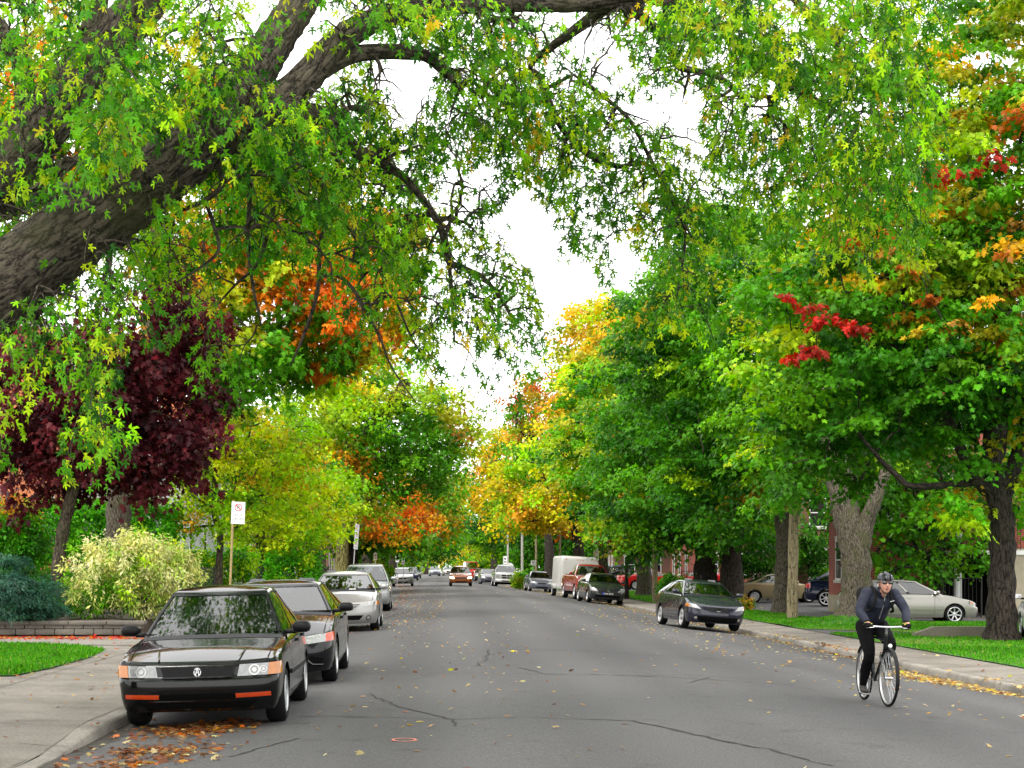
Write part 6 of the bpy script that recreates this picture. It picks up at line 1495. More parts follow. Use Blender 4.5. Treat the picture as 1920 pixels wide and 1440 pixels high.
r, B = car('parked_car', 'champagne silver wagon side on behind the broad grey trunk and the cyclist', 'car', (15.33, 53.2, gz(15.33, 53.2) - .04), R(90), 0, b10, CHAMP, 'alloy_big', GD, 2, doors=[1.55, 2.55, 3.45], mould=(.45, .03, CHAMP), scale=1.01); hatch_face(r, B, CHAMP, BLACKP, emblem=False)
NAVY2 = paint('dark_navy_paint', (.006, .009, .03), .2, .15)
b11 = dict(L=4.6, W=1.82, H=1.68, wb=2.7, fo=.9, rw=.36, zs=.28, zf=.26, n=2.8, df=.4, dr=.36, top=[(0, .82), (.06, .87), (.6, .97), (1.0, 1.04), (1.2, 1.07), (4.0, 1.12), (4.6, 1.08)], cab=(1.0, 1.85, 3.5, 4.35), win=[(.04, .40), (.43, .76), (.79, .92)])
r, B = car('parked_car', 'dark navy crossover with bright red tail lamps showing left of the broad grey trunk', 'suv', (19.0, 73.5, gz(19, 73.5)), R(70), 0, b11, NAVY2, 'alloy_big', GD, 2, doors=[1.45, 2.5, 3.5])
for sg in (1, -1): patch(B.rear, [(sg * .50, .86), (sg * .885, .80), (sg * .89, 1.02), (sg * .60, 1.0)], .012, 10, 4, .02).build('tail_lamp', REDL, r, smooth=40)
r, B = car('parked_car', 'bright red sedan half hidden behind the pale furrowed trunk', 'car', (14.3, 112, gz(14.3, 112) + .22), R(100), 0, b9, REDF, 'cover', GD, 1, doors=[1.5, 2.55, 3.5]); plain_face(r, B)
r, B = car('parked_car', 'red coupe with a rounded roof behind the dark blue black hatchback', 'car', (17.0, 108, gz(17, 108) + .22), R(-92), 0, b9, REDF, 'cover', GD, 1, doors=[1.5, 2.55, 3.5]); plain_face(r, B)
r, B = car('parked_car', 'slate grey sedan in a driveway behind the dark grey hatchback', 'car', (14.6, 128, gz(14.6, 128) + .15), R(60), 0, b9, BLUEGREY, 'cover', GD, 1, doors=[1.5, 2.55, 3.5])
for sg in (1, -1): patch(B.rear, [(sg * .50, .72), (sg * .84, .70), (sg * .85, .86), (sg * .55, .86)], .012, 8, 3, .02).build('tail_lamp', REDL, r, smooth=40)
TEAL = paint('steel_blue_paint', (.05, .13, .22), .3, .25)
r, B = car('parked_car', 'steel blue van behind the slate grey sedan in the driveway', 'van', (15.2, 140, gz(15, 140) + .15), R(75), 0, b4, TEAL, 'cover', GD, 0)
# white car leaving the frame on the right, seen from behind
r, B = car('parked_car', 'white car cut by the right picture edge with its red tail lamp showing', 'car', (15.25, 39.4, gz(15, 39) + .02), R(168), 0, b3, WHITEP, 'alloy', GD, 2, doors=[1.45, 2.5, 3.35], scale=1.0)
for sg in (1, -1): patch(B.rear, [(sg * .60, .70), (sg * .86, .68), (sg * .87, .98), (sg * .66, .98)], .012, 10, 4, .02).build('tail_lamp', REDL, r, smooth=40)
patch(B.rear, rect(-.55, .55, .50, .54), .008, 10, 2, .01).build('bumper_trim', BLACKP, r)
# pale car in the left driveway behind the clipped hedge
r, B = car('parked_car', 'pale silver wagon in the left driveway behind the clipped hedge', 'car', (-7.9, 67.5, gz(-7.9, 67.5) + .28), R(-104), 0, b4, SILVER2, 'alloy', GD, 2, doors=[1.4, 2.45, 3.45])
for sg in (1, -1): patch(B.rear, [(sg * .62, .86), (sg * .88, .84), (sg * .89, 1.06), (sg * .66, 1.06)], .012, 8, 3, .02).build('tail_lamp', REDL, r, smooth=40)
# ================================================================== HOUSES, GARDENS, STREET FURNITURE
def brickmat(name, c1, c2, mortar, s=1.0):
    m, nt, b = newmat(name)
    tc = N(nt, 'ShaderNodeTexCoord'); sx = N(nt, 'ShaderNodeSeparateXYZ'); nt.links.new(tc.outputs['Object'], sx.inputs[0])
    ad = N(nt, 'ShaderNodeMath', operation='ADD'); nt.links.new(sx.outputs['X'], ad.inputs[0]); nt.links.new(sx.outputs['Y'], ad.inputs[1])
    cb = N(nt, 'ShaderNodeCombineXYZ'); nt.links.new(ad.outputs[0], cb.inputs['X']); nt.links.new(sx.outputs['Z'], cb.inputs['Y'])
    br = N(nt, 'ShaderNodeTexBrick'); br.inputs['Scale'].default_value = 4.5 * s; br.inputs['Color1'].default_value = (*c1, 1); br.inputs['Color2'].default_value = (*c2, 1); br.inputs['Mortar'].default_value = (*mortar, 1)
    br.inputs['Mortar Size'].default_value = .018; br.inputs['Row Height'].default_value = .32; br.inputs['Brick Width'].default_value = .95
    nt.links.new(cb.outputs[0], br.inputs['Vector'])
    nz = N(nt, 'ShaderNodeTexNoise'); nz.inputs['Scale'].default_value = .8; nz.inputs['Detail'].default_value = 6; nt.links.new(tc.outputs['Object'], nz.inputs['Vector'])
    r = ramp(nt, [(.3, (.62, .62, .62)), (.65, (1.15, 1.13, 1.1))]); nt.links.new(nz.outputs['Fac'], r.inputs['Fac'])
    mm = N(nt, 'ShaderNodeMixRGB', blend_type='MULTIPLY'); mm.inputs[0].default_value = 1; nt.links.new(br.outputs['Color'], mm.inputs[1]); nt.links.new(r.outputs[0], mm.inputs[2])
    nt.links.new(mm.outputs[0], b.inputs['Base Color']); b.inputs['Roughness'].default_value = .9
    bp = N(nt, 'ShaderNodeBump'); bp.inputs['Strength'].default_value = .4; bp.inputs['Distance'].default_value = .01; nt.links.new(br.outputs['Fac'], bp.inputs['Height']); bp.invert = True; nt.links.new(bp.outputs[0], b.inputs['Normal'])
    return m
BRICK_R = brickmat('red_brick', (.30, .055, .03), (.22, .04, .025), (.30, .26, .22)); BRICK_O = brickmat('orange_brick', (.55, .15, .05), (.45, .11, .035), (.42, .34, .26)); BRICK_B = brickmat('brown_brick', (.16, .06, .035), (.11, .04, .028), (.2, .17, .14))
STUCCO = plain('pale_stucco', (.36, .37, .37), .85, noise=.15, nscale=2, bump=.2); STONE = plain('sill_stone', (.48, .46, .41), .8, noise=.2, nscale=4); WOODW = plain('white_trim', (.66, .66, .64), .5, noise=.08)
ROOFM = plain('roof_shingle', (.05, .045, .045), .9, noise=.4, nscale=14, bump=.4); ROOFR = plain('red_gable_shingle', (.26, .035, .025), .8, noise=.35, nscale=10, bump=.3); PANE = plain('window_pane', (.015, .018, .02), .04, spec=.8); DOORM = plain('door_paint', (.10, .03, .02), .45)
IRON = plain('black_iron', (.012, .012, .013), .5, noise=.3, nscale=12); BEIGEW = plain('beige_render', (.33, .29, .21), .9, noise=.2, nscale=3)
def house(label, x0, x1, y0, y1, h, mat, opens, group=None, trim=STONE, zbase=None, cornice=.28, base_h=.7):
    """opens: (face, u, z, w, h, kind) with face S (towards the camera), W or E; u along the face from its left end as seen from outside"""
    zb = gz((x0 + x1) / 2, y0) if zbase is None else zbase
    root = empty('brick_house' if mat is not STUCCO else 'stucco_house', ((x0 + x1) / 2, (y0 + y1) / 2, zb), label=label, cat='house', group=group)
    W, Dp = x1 - x0, y1 - y0
    m = MB(); m.box((0, 0, h / 2 + base_h * .5), (W, Dp, h - base_h)); m.build('wall', mat, root)
    m = MB(); m.box((0, 0, base_h / 2 - .2), (W + .06, Dp + .06, base_h + .4)); m.build('foundation', BEIGEW, root)
    m = MB(); m.box((0, 0, h + .06), (W + .3, Dp + .3, .12)); m.box((0, 0, h - cornice / 2 - .004), (W + .12, Dp + .12, cornice)); m.build('cornice', trim, root)
    m = MB(); m.box((0, 0, h + .15), (W + .2, Dp + .2, .06)); m.build('roof', ROOFM, root)
    for (fc, u, z, w, hh, kind) in opens:
        def T(a, o, zz):
            if fc == 'S': return (-W / 2 + a, -Dp / 2 - o, zz)
            if fc == 'W': return (-W / 2 - o, Dp / 2 - a, zz)
            return (W / 2 + o, -Dp / 2 + a, zz)
        def bx(mb, a0, a1, z0, z1, o0, o1):
            p, q = T(a0, o0, z0), T(a1, o1, z1); mb.box([(i + j) / 2 for i, j in zip(p, q)], [max(abs(i - j), .002) for i, j in zip(p, q)])
        f = MB(); t = .07
        bx(f, u, u + t, z, z + hh, -.05, .035); bx(f, u + w - t, u + w, z, z + hh, -.05, .035); bx(f, u + t, u + w - t, z + hh - t, z + hh, -.05, .035)
        if kind != 'door': bx(f, u + t, u + w - t, z, z + t, -.05, .035); bx(f, u + t, u + w - t, z + hh * .5 - .025, z + hh * .5 + .025, -.05, .030)
        fo = f.build('window' if kind != 'door' else 'door', WOODW, root)
        p_ = MB(); bx(p_, u + t, u + w - t, z + (0 if kind == 'door' else t), z + hh - t, .004, .010); p_.build('pane' if kind != 'door' else 'door_leaf', PANE if kind != 'door' else DOORM, fo)
        if kind != 'door': s_ = MB(); bx(s_, u - .08, u + w + .08, z - .12, z - .002, -.05, .09); s_.build('sill', trim, fo)
        s_ = MB(); bx(s_, u - .08, u + w + .08, z + hh + .002, z + hh + .16, -.05, .03); s_.build('lintel', trim, fo)
    return root
GH = 'brick houses along the right side'
wn = lambda face, us, zs, w=1.0, h=1.6: [(face, u, z, w, h, 'win') for z in zs for u in us]
# right hand house close to the camera, with porch, balcony and garage
hr = house('red brick house with a white trimmed gable porch behind the champagne wagon', 15.7, 27, 60.5, 65.5, 9.0, BRICK_R, wn('S', [.5, 3.2, 6.5], [3.6, 6.4]) + wn('W', [1.2, 3.2], [1.3, 4.0, 6.6]), GH)
hx = lambda px, D=58.5: (px - VX) / F * D - 21.35          # into the house's frame
PY = 4.25
m = MB(); m.box((hx(1868), -7.5 + PY, 2.35), (2.6, 1.5, .16)); m.build('balcony_floor', WOODW, hr)
for px in (1806, 1888):
    m = MB(); m.box((hx(px), -8.15 + PY, 3.5 if px > 1850 else 1.6), (.22, .22, 5.6 if px > 1850 else 3.0)); m.build('porch_column', WOODW, hr)
m = MB(); m.tube([(hx(1815), -8.2 + PY, 3.4), (hx(1925), -8.2 + PY, 3.4)], .025, 6)
for k in range(18): m.tube([(hx(1815 + k * 6.4), -8.2 + PY, 2.45), (hx(1815 + k * 6.4), -8.2 + PY, 3.4)], .012, 4)
m.build('balcony_railing', IRON, hr)
m = MB(); g0, g1, gp_ = hx(1786), hx(1842), hx(1806)
m.add([(g0, -7.9 + PY, 3.6), (g1, -7.9 + PY, 3.6), (gp_, -7.9 + PY, 5.35), (g0, -6.8 + PY, 3.6), (g1, -6.8 + PY, 3.6), (gp_ + .5, -6.8 + PY, 5.35)], [(0, 1, 2), (5, 4, 3), (0, 2, 5, 3), (1, 4, 5, 2), (0, 3, 4, 1)]); m.build('gable', ROOFR, hr)
m = MB(); m.tube([(g0 - .1, -7.93 + PY, 3.5), (gp_, -7.93 + PY, 5.42), (g1 + .1, -7.93 + PY, 3.5)], .05, 6); m.build('gable_trim', WOODW, hr)
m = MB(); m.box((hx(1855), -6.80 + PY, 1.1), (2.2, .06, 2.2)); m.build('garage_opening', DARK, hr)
m = MB(); m.box((hx(1945), -7.4 + PY, 1.25), (2.0, 1.6, 2.5)); m.build('side_pier', BEIGEW, hr)
m = MB(); m.box((hx(1945), -7.4 + PY, 3.15), (2.0, 1.6, 1.25)); m.box((hx(1945), -7.4 + PY, 3.84), (2.1, 1.7, .12)); m.build('pier_brickwork', BRICK_R, hr)
house('dark brown brick house with a deep shaded porch behind the beige gold sedan', 19.0, 31, 88, 100, 8.6, BRICK_B, wn('S', [1, 4, 7], [1.2, 4.0, 6.4]) + wn('W', [1.5, 4.5, 8, 11], [1.2, 4.0, 6.4]), GH)
house('red brick house with pale window lintels behind the bright red cars', 18.0, 30, 116, 128, 8.6, BRICK_R, wn('S', [.8, 3.2, 6, 9], [1.2, 4.0, 6.4]) + wn('W', [1.5, 4.5, 8], [1.2, 4.0, 6.4]) + [('S', 4.8, .5, 1, 2.2, 'door')], GH)
house('brown brick house behind the white trailer', 15.5, 27, 146, 160, 8.6, BRICK_B, wn('S', [.8, 3.2, 6, 9], [1.2, 4.0, 6.4]) + wn('W', [1.5, 4.5, 8, 11], [1.2, 4.0, 6.4]), GH)
house('red brick house farthest along the right pavement', 13.0, 25, 182, 198, 8.6, BRICK_R, wn('S', [.8, 3.2, 6, 9], [1.2, 4.0, 6.4]) + wn('W', [1.5, 4.5, 8, 11], [1.2, 4.0, 6.4]), GH)
GHL = 'houses along the left side'
house('orange brick house showing through the purple maple', -27, -15.3, 60, 74, 10.5, BRICK_O, wn('S', [2, 6, 9.3], [2.4, 5.6, 8.2]) + wn('E', [1.5, 5, 9], [2.4, 5.6, 8.2]), GHL, zbase=.3)
hl = house('pale grey stucco house between the orange brick house and the young maples', -15.0, -10.9, 66, 82, 7.2, STUCCO, wn('S', [.6, 2.4], [1.6, 4.2], .9, 1.7) + wn('E', [2, 6, 10], [1.6, 4.4]), GHL, WOODW, zbase=.3)
m = MB(); m.box((1.65, -7.3, 7.95), (.8, .8, 2.1)); m.build('chimney', BRICK_O, hl)
house('brown brick house behind the tall olive maple on the left', -22, -10.5, 98, 112, 8.6, BRICK_B, wn('S', [1, 4, 7, 9.6], [1.3, 4.2, 6.6]) + wn('E', [1.5, 5, 9], [1.3, 4.2, 6.6]), GHL)
house('red brick house farther down the left pavement', -22, -11.5, 128, 142, 8.6, BRICK_R, wn('S', [1, 4, 7, 9], [1.3, 4.2, 6.6]) + wn('E', [1.5, 5, 9], [1.3, 4.2, 6.6]), GHL)
house('dark brick house at the far left of the street', -23, -12.5, 170, 186, 8.6, BRICK_B, wn('S', [1, 4, 7, 9], [1.3, 4.2, 6.6]) + wn('E', [1.5, 5, 9], [1.3, 4.2, 6.6]), GHL)
house('pale house closing the view at the end of the street', -8, -1.5, 345, 358, 5.0, STUCCO, wn('S', [1, 4, 7], [1.0, 3.8]), None, WOODW, zbase=-.5)

# ---------------- hedges and shrubs
def shrub(name, label, cat, ells, n, per, size, mix, kind, a=.3, base=None, sep=.18, stem=True, patches=(), flat=.7, droop=.1, jit=.22, up=.6, group=None, shell=.45, zmin=.1):
    E = [ell(*e) for e in ells]; b_ = np.array(base if base is not None else (E[0][0], E[0][1], gz(E[0][0], E[0][1])), float)
    root = empty(name, b_, label=label, cat=cat, group=group)
    pts = []; vols = np.array([e[3] * e[4] * e[5] for e in E]); vols = vols / vols.sum(); tr_ = 0
    while len(pts) < n and tr_ < n * 60:
        tr_ += 1; e = E[rng.choice(len(E), p=vols)]; d = unit(rng.normal(size=3)); r = shell + (1 - shell) * rng.random() ** .6
        p = np.array(e[:3]) + d * r * np.array(e[3:6])
        if p[2] < b_[2] + zmin: continue
        if pts and np.min(np.linalg.norm(np.array(pts) - p, axis=1)) < sep: continue
        pts.append(p)
    C = np.array(pts)
    if stem:
        sk = Skel(); c = C.mean(0); top = np.array((b_[0], b_[1], b_[2] + .45 * (c[2] - b_[2])))
        sk.path([b_ + (0, 0, -.1), (b_ + top) / 2, top], [.05, .045, .04]); sk.attach(C, start=1, lo=1, arch=.05)
        me = sk.mesh('stems', rtip=.005, power=.38); me.transform(Matrix.Translation(-Vector(b_))); link('stems', me, BARK_TWIG, root)
    cm = foliage(C, a, per, size, mix, kind, 'foliage', [(P(x, y, D), r / F * D, mm) for (x, y, r, D, mm) in patches], flat, droop, jit=jit, up=up)
    cm.transform(Matrix.Translation(-Vector(b_))); link('foliage', cm, LEAF, root)
    return root
def hedge(name, label, x0, x1, y0, y1, z0, z1, n, per, size, mix, kind='oval', a=.32, cat='hedge', group=None):
    b_ = np.array(((x0 + x1) / 2, (y0 + y1) / 2, z0)); root = empty(name, b_, label=label, cat=cat, group=group)
    C = []
    while len(C) < n:
        p = np.array((random.uniform(x0, x1), random.uniform(y0, y1), z0 + (z1 - z0) * random.random() ** .8))
        k = min((p[0] - x0), (x1 - p[0]), (p[1] - y0), (z1 - p[2]))
        if k > .35 and random.random() < .75: continue
        C.append(p)
    C = np.array(C); cm = foliage(C, a, per, size, mix, kind, 'foliage', (), .9, .05, up=.5); cm.transform(Matrix.Translation(-Vector(b_))); link('foliage', cm, LEAF, root)
    st = MB()
    for k in range(max(3, int((x1 - x0) * 1.4))):
        x = x0 + (k + .5) * (x1 - x0) / max(3, int((x1 - x0) * 1.4)) - b_[0]; st.tube([(x, 0, -.1), (x + random.gauss(0, .05), 0, (z1 - z0) * .8)], [.04, .015], 5)
    st.build('stems', BARK_TWIG, root); return root
hedge('tall_hedge', 'tall bright green hedge behind the purple maple and the thick trunk', -13.8, -8.2, 48, 49.6, .2, 3.45, 420, 75, .115, {'hedge': 1})
hedge('clipped_hedge', 'clipped boxy green hedge behind the iron fence in front of the pale wagon', -6.55, -4.75, 58, 60, .1, 1.95, 170, 80, .10, {'hedge': 3, 'lime': .6})
hedge('low_hedge', 'low leafy yellow green hedge behind the fence beside the no parking sign', -8.6, -6.3, 52, 53.4, .2, 2.0, 120, 70, .11, {'lime': 2, 'hedge': 2})
shrub('variegated_shrub', 'large cream and green variegated dogwood bush behind the black car', 'shrub', [(180, 1085, 68, 78, 36.6, 1.0), (255, 1072, 75, 85, 36.8, 1.1), (325, 1085, 55, 70, 37, .9), (290, 1040, 55, 38, 37, .7)], 330, 62, .105, {'cream': 5, 'lime': .7}, 'lance', .20, (-6.9, 36.8, .35), .13, flat=1.0, patches=[(200, 1150, 60, 36.6, {'cream': 1, 'green': 2})])
sp = [(40, 1120, 75, 48, 35.8, 1.0), (10, 1095, 60, 50, 36, .9), (80, 1140, 40, 25, 35.7, .6)]
shrub('blue_spruce', 'low spreading blue spruce with silvery tiers behind the stone kerb wall', 'shrub', sp, 75, 420, .10, {'spruce': 3, 'deep': .5}, 'needle', .46, (-9.6, 36, .35), .26, flat=.14, droop=.25, up=.3, jit=.35)
shrub('rounded_shrub', 'rounded dark green shrub with rusty tips at the left edge', 'shrub', [(25, 1000, 62, 62, 42, 1.2)], 120, 70, .10, {'hedge': 3, 'deep': 1.5}, 'oval', .34, None, .22, patches=[(30, 955, 30, 42, {'rust': 1, 'olive': 1, 'gold': 1})])
shrub('small_bush', 'small lime green bush at the kerb beyond the silver sport utility wagon', 'shrub', [(723, 1076, 14, 16, 108, .6)], 40, 50, .14, {'lime': 2, 'hedge': 1}, 'diamond', .3, None, .2)
shrub('small_bush', 'small olive bush on the verge between the white pickup and the slate sedan', 'shrub', [(976, 1086, 15, 15, 131, .8)], 40, 50, .15, {'lime': 1, 'hedge': 1, 'olive': 1}, 'diamond', .35, None, .2)
shrub('dark_bush', 'dark leafy bush at the foot of the wooden pole by the red cars', 'shrub', [(1265, 1100, 30, 22, 78, .8)], 60, 60, .12, {'deep': 1, 'green': 1}, 'oval', .35, None, .2)
shrub('dark_bush', 'dark leafy bush under the beige gold sedan bumper', 'shrub', [(1390, 1132, 22, 8, 66, .5)], 24, 50, .10, {'deep': 1, 'olive': 1, 'gold': .5}, 'oval', .28, None, .18)
shrub('shade_thicket', 'dark thicket added for the deep shade in front of the brown brick house', 'shrub', [(1440, 1035, 110, 45, 86.5, 1.5), (1560, 1030, 60, 60, 86, 1.5)], 200, 60, .16, {'deep': 3, 'green': 1}, 'oval', .5, None, .3)  # dark leaves added to stand in for the near-black shadow behind the trunks
shrub('red_leaf_bush', 'small red leaved bush behind the iron fence', 'shrub', [(500, 1034, 40, 8, 62, .8)], 30, 60, .10, {'red': 1, 'rust': 2}, 'oval', .28, (-7.0, 62, .1), .16)

# ---------------- walls
BLOCK = concrete('block_stone', (.135, .122, .105))
m = MB(); 
wl = empty('retaining_wall', (-10, 35.3, gz(-10, 35)), label='low grey concrete block wall with a flat cap in front of the blue spruce', cat='wall')
zx = .0
for r_ in range(2):
    for k in range(15):
        m.bbox((-3.1 + k * .43 + (.2 if r_ else 0), 0, .10 + r_ * .135), (.42, .30, .13), .02)
m.build('block_courses', BLOCK, wl, smooth=40)
c = MB(); 
for k in range(8): c.bbox((-2.9 + k * .84, 0, .30), (.83, .38, .09), .02)
c.build('wall_cap', BLOCK, wl, smooth=40)
m = MB(); m.grid([(x, y, .33 + .05 * math.sin(x * 2 + y) + random.gauss(0, .02)) for y in np.linspace(35.44, 47.5, 14) for x in np.linspace(-15, -6.75, 12)], 12, 14); m.add([(-6.75, 35.44, .36), (-6.75, 47.5, .36), (-6.75, 47.5, 0), (-6.75, 35.44, 0)], [(0, 1, 2, 3)]); m.build('garden_bed', SOIL, kind='structure')
m = MB(); x0, x1, yy = 11.95, 14.6, 40.9; z0 = gz(12, 41) - .1
pr = [(x0, z0), (x0 + .05, z0 + .22), (x0 + .55, z0 + .40), (x1, z0 + .40), (x1, z0)]
m.add([(a, yy, b_) for a, b_ in pr] + [(a, yy + .25, b_) for a, b_ in pr], [(0, 4, 3, 2, 1), (5, 6, 7, 8, 9)] + [(i, (i + 1) % 5, 5 + (i + 1) % 5, 5 + i) for i in range(5)])
m.build('concrete_wall', concrete('rough_concrete', (.20, .175, .14)), label='low rough concrete wall with a sloping end on the right lawn', cat='wall')

# ---------------- iron fence
def fence(label, A, Bp, zb, h, n):
    A = np.array(A, float); Bp = np.array(Bp, float); d = Bp - A; L = np.linalg.norm(d); u = d / L
    root = empty('iron_fence', (*A, zb), label=label, cat='fence'); V = lambda s_, z: (u[0] * s_, u[1] * s_, z)
    for z in (h - .06, .15): m = MB(); m.tube([V(0, z), V(L, z)], .016, 5); m.build('rail', IRON, root)
    for k in range(n + 1): m = MB(); m.tube([V(L * k / n, -.3), V(L * k / n, h + .05)], .025, 6); m.build('post', IRON, root)
    m = MB()
    for k in range(int(L / .14)): m.tube([V(k * .14, .05), V(k * .14, h)], .008, 4)
    m.build('picket_panel', IRON, root)
fence('thin black iron fence along the left garden behind the parked cars', (-7.9, 46.5), (-5.4, 74), .30, 1.25, 11)
fence('dark iron railing in front of the red brick house', (17.3, 57.6), (19.3, 57.6), -.3, 1.5, 2)
fence('green tinged iron railing behind the dark blue black hatchback', (13.6, 92.0), (18.6, 92.0), -.25, 1.6, 3)

# ---------------- poles and signs
WOODP = barkmat('weathered_pole', (.20, .16, .095), (.33, .27, .17), 14, bump=.3); STEELP = plain('galvanised_pole', (.30, .27, .20), .5, metal=.4, noise=.2, nscale=5); GREYPOLE = plain('grey_pole', (.34, .33, .30), .6, noise=.15, nscale=4)
def pole(name, label, px, D, r, top_y, mat, zb=None, lean=0, cat='pole', group=None):
    b_ = gp(px, D); h = P(px, top_y, D)[2] - b_[2]
    sk = Skel(); q = np.array([(b_[0] + lean * t, D, b_[2] - .2 + (h + .2) * t) for t in np.linspace(0, 1, 8)]); sk.path(list(q), list(np.linspace(r, r * .8, 8)))
    me = sk.mesh(name); me.transform(Matrix.Translation(-Vector(b_))); return link(name, me, mat, None, b_, label=label, cat=cat, group=group)
GPO = 'poles along the right pavement'
pole('utility_pole', 'bare brown wooden pole standing on the right lawn before the forked maple', 1485, 55.7, .19, 780, WOODP, lean=.12, group=GPO)
pole('utility_pole', 'brown pole on the grass beside the pale furrowed trunk', 1228, 83, .14, 960, WOODP, group=GPO)
for px, D, r, t, lab, mt in [(979, 141, .12, 930, 'pale grey lamp pole beside the white pickup', GREYPOLE), (1005, 136, .10, 960, 'yellowish wooden pole left of the slate sedan', WOODP), (1050, 130, .10, 930, 'thin brown pole above the white trailer roof', WOODP),
                             (1115, 108, .10, 930, 'brown pole right of the white trailer, left one of a close pair', WOODP), (1120.5, 110, .09, 930, 'pale pole right of the white trailer, right one of a close pair', STEELP), (952, 165, .11, 980, 'grey pole far behind the white pickup', GREYPOLE)]:
    pole('street_pole', lab, px, D, r, t, mt, group=GPO)
SIGNW = plain('sign_white', (.68, .68, .70), .4, noise=.08, nscale=6); SIGNR = plain('sign_red', (.45, .015, .02), .4); SIGNK = plain('sign_black', (.02, .02, .025), .45); SIGNB = plain('sign_back', (.36, .36, .36), .4, metal=.5)
def lettering(txt, size, mat, parent, loc, name='lettering', squash=1.0):
    me = text_mesh(txt, size, .001); me.transform(Matrix.Translation(loc) @ Matrix.Rotation(R(90), 4, 'X') @ Matrix.Diagonal((squash, 1, 1, 1))); return link(name, me, mat, parent)
def ring(cx, cz, r0, r1, y, seg=28):
    m = MB(); vs = []
    for k in range(seg):
        t = 2 * math.pi * k / seg; vs += [(cx + r0 * math.cos(t), y, cz + r0 * math.sin(t)), (cx + r1 * math.cos(t), y, cz + r1 * math.sin(t))]
    return m.add(vs, [(2 * k, 2 * k + 1, (2 * k + 3) % (2 * seg), (2 * k + 2) % (2 * seg)) for k in range(seg)])
def sign_plate(root, w, z0, z1, x=0.0, y=-.05, mat=SIGNW):
    m = MB(); m.bbox((x, y, (z0 + z1) / 2), (w, .006, z1 - z0), .002); return m.build('sign_panel', mat, root)
b_ = gp(428, 35.5); s1 = empty('parking_sign', b_, (0, R(2.2), R(4)), label='white no parking sign on a leaning yellowish pole above the second black car', cat='sign')
m = MB(); m.tube([(0, 0, -.2), (0, 0, 3.02)], .028, 10); m.build('sign_pole', plain('yellowish_pole', (.30, .22, .09), .6, metal=.2, noise=.3, nscale=6), s1, smooth=60)
pn = sign_plate(s1, .30, 2.50, 2.99, .115, -.034)
m = ring(.115, 2.865, .066, .084, -.0385); a = Vector((.115 - .055, -.0385, 2.865 + .055)); c = Vector((.115 + .055, -.0385, 2.865 - .055)); n_ = Vector((.007, 0, .007)); m.add([a + n_, c + n_, c - n_, a - n_], [(0, 1, 2, 3)]); m.build('prohibition_ring', SIGNR, pn)
lettering('P', .12, SIGNK, pn, (.115, -.0378, 2.865), 'letter'); lettering('12H-13H', .062, SIGNK, pn, (.115, -.0378, 2.70)); lettering('LUN-VEN', .062, SIGNK, pn, (.115, -.0378, 2.61))
b_ = gp(658, 75); s2 = empty('parking_sign', b_, (0, R(7), R(55)), label='tall narrow stack of white parking plates leaning on a pole above the silver cars', cat='sign')
m = MB(); m.tube([(0, 0, -.2), (0, 0, 3.6)], .03, 8); m.build('sign_pole', SIGNB, s2, smooth=60)
for k in range(3):
    z0 = 2.38 + k * .40; pn = sign_plate(s2, .30, z0, z0 + .385); ring(0, z0 + .27, .06, .08, -.0545).build('prohibition_ring', SIGNR, pn); lettering('P', .11, SIGNK, pn, (0, -.0540, z0 + .27), 'letter'); lettering('8H-9H', .08, SIGNK, pn, (0, -.0540, z0 + .10))
for px, D, y0, y1, w, lab in [(704, 96, 1037, 1050, .22, 'small tan sign far left under the dark trunks'), (745, 118, 1042, 1054, .26, 'small white sign at the left kerb, nearer of two white ones'), (756, 130, 1046, 1058, .26, 'small white sign at the left kerb, farther of two white ones'),
                              (947, 150, 1043, 1058, .34, 'narrow white sign on the pole beyond the white pickup'), (1000, 133, 1051, 1060, .42, 'square white sign behind the slate grey sedan')]:
    b_ = gp(px, D); s3 = empty('street_sign', b_, label=lab, cat='sign'); z0, z1 = P(px, y1, D)[2] - b_[2], P(px, y0, D)[2] - b_[2]
    m = MB(); m.tube([(0, 0, -.1), (0, 0, z1 + .05)], .03, 6); m.build('sign_pole', SIGNB, s3, smooth=60); pn = sign_plate(s3, w, z0, z1, 0, -.04, BEIGEW if 'tan' in lab else SIGNW)
    mm = MB(); mm.box((0, -.046, z0 + (z1 - z0) * .68), (w * .5, .003, (z1 - z0) * .2)); mm.box((0, -.046, z0 + (z1 - z0) * .3), (w * .6, .003, (z1 - z0) * .12)); mm.build('sign_marking', SIGNK, pn)
b_ = gp(956, 152); s4 = empty('octagonal_sign', b_, label='pale back of an octagonal sign beyond the white pickup', cat='sign'); z = P(956, 1062, 152)[2] - b_[2]
m = MB(); m.tube([(0, 0, -.1), (0, 0, z)], .03, 6); m.build('sign_pole', SIGNB, s4); m = MB(); o8 = [(.36 * math.cos(R(22.5 + 45 * k)), .36 * math.sin(R(22.5 + 45 * k))) for k in range(8)]
m.add([(a, -.035, z + c) for a, c in o8] + [(a, -.042, z + c) for a, c in o8], [tuple(range(8)), tuple(range(15, 7, -1))] + [(i, (i + 1) % 8, 8 + (i + 1) % 8, 8 + i) for i in range(8)]); m.build('sign_panel', plain('pale_metal', (.6, .6, .6), .4, metal=.2), s4)
# cable from the pole to the house
q = np.array([P(1491, 900, 55.7), P(1600, 880, 54), P(1700, 842, 51), P(1800, 815, 49), P(1920, 786, 47), P(2080, 740, 44)]); q = smooth_path(q, 5); m = MB(); m.tube(q, .012, 5); m.build('service_cable', plain('cable_grey', (.42, .40, .36), .6), label='thin pale cable sagging through the leaves at the right', cat='cable')
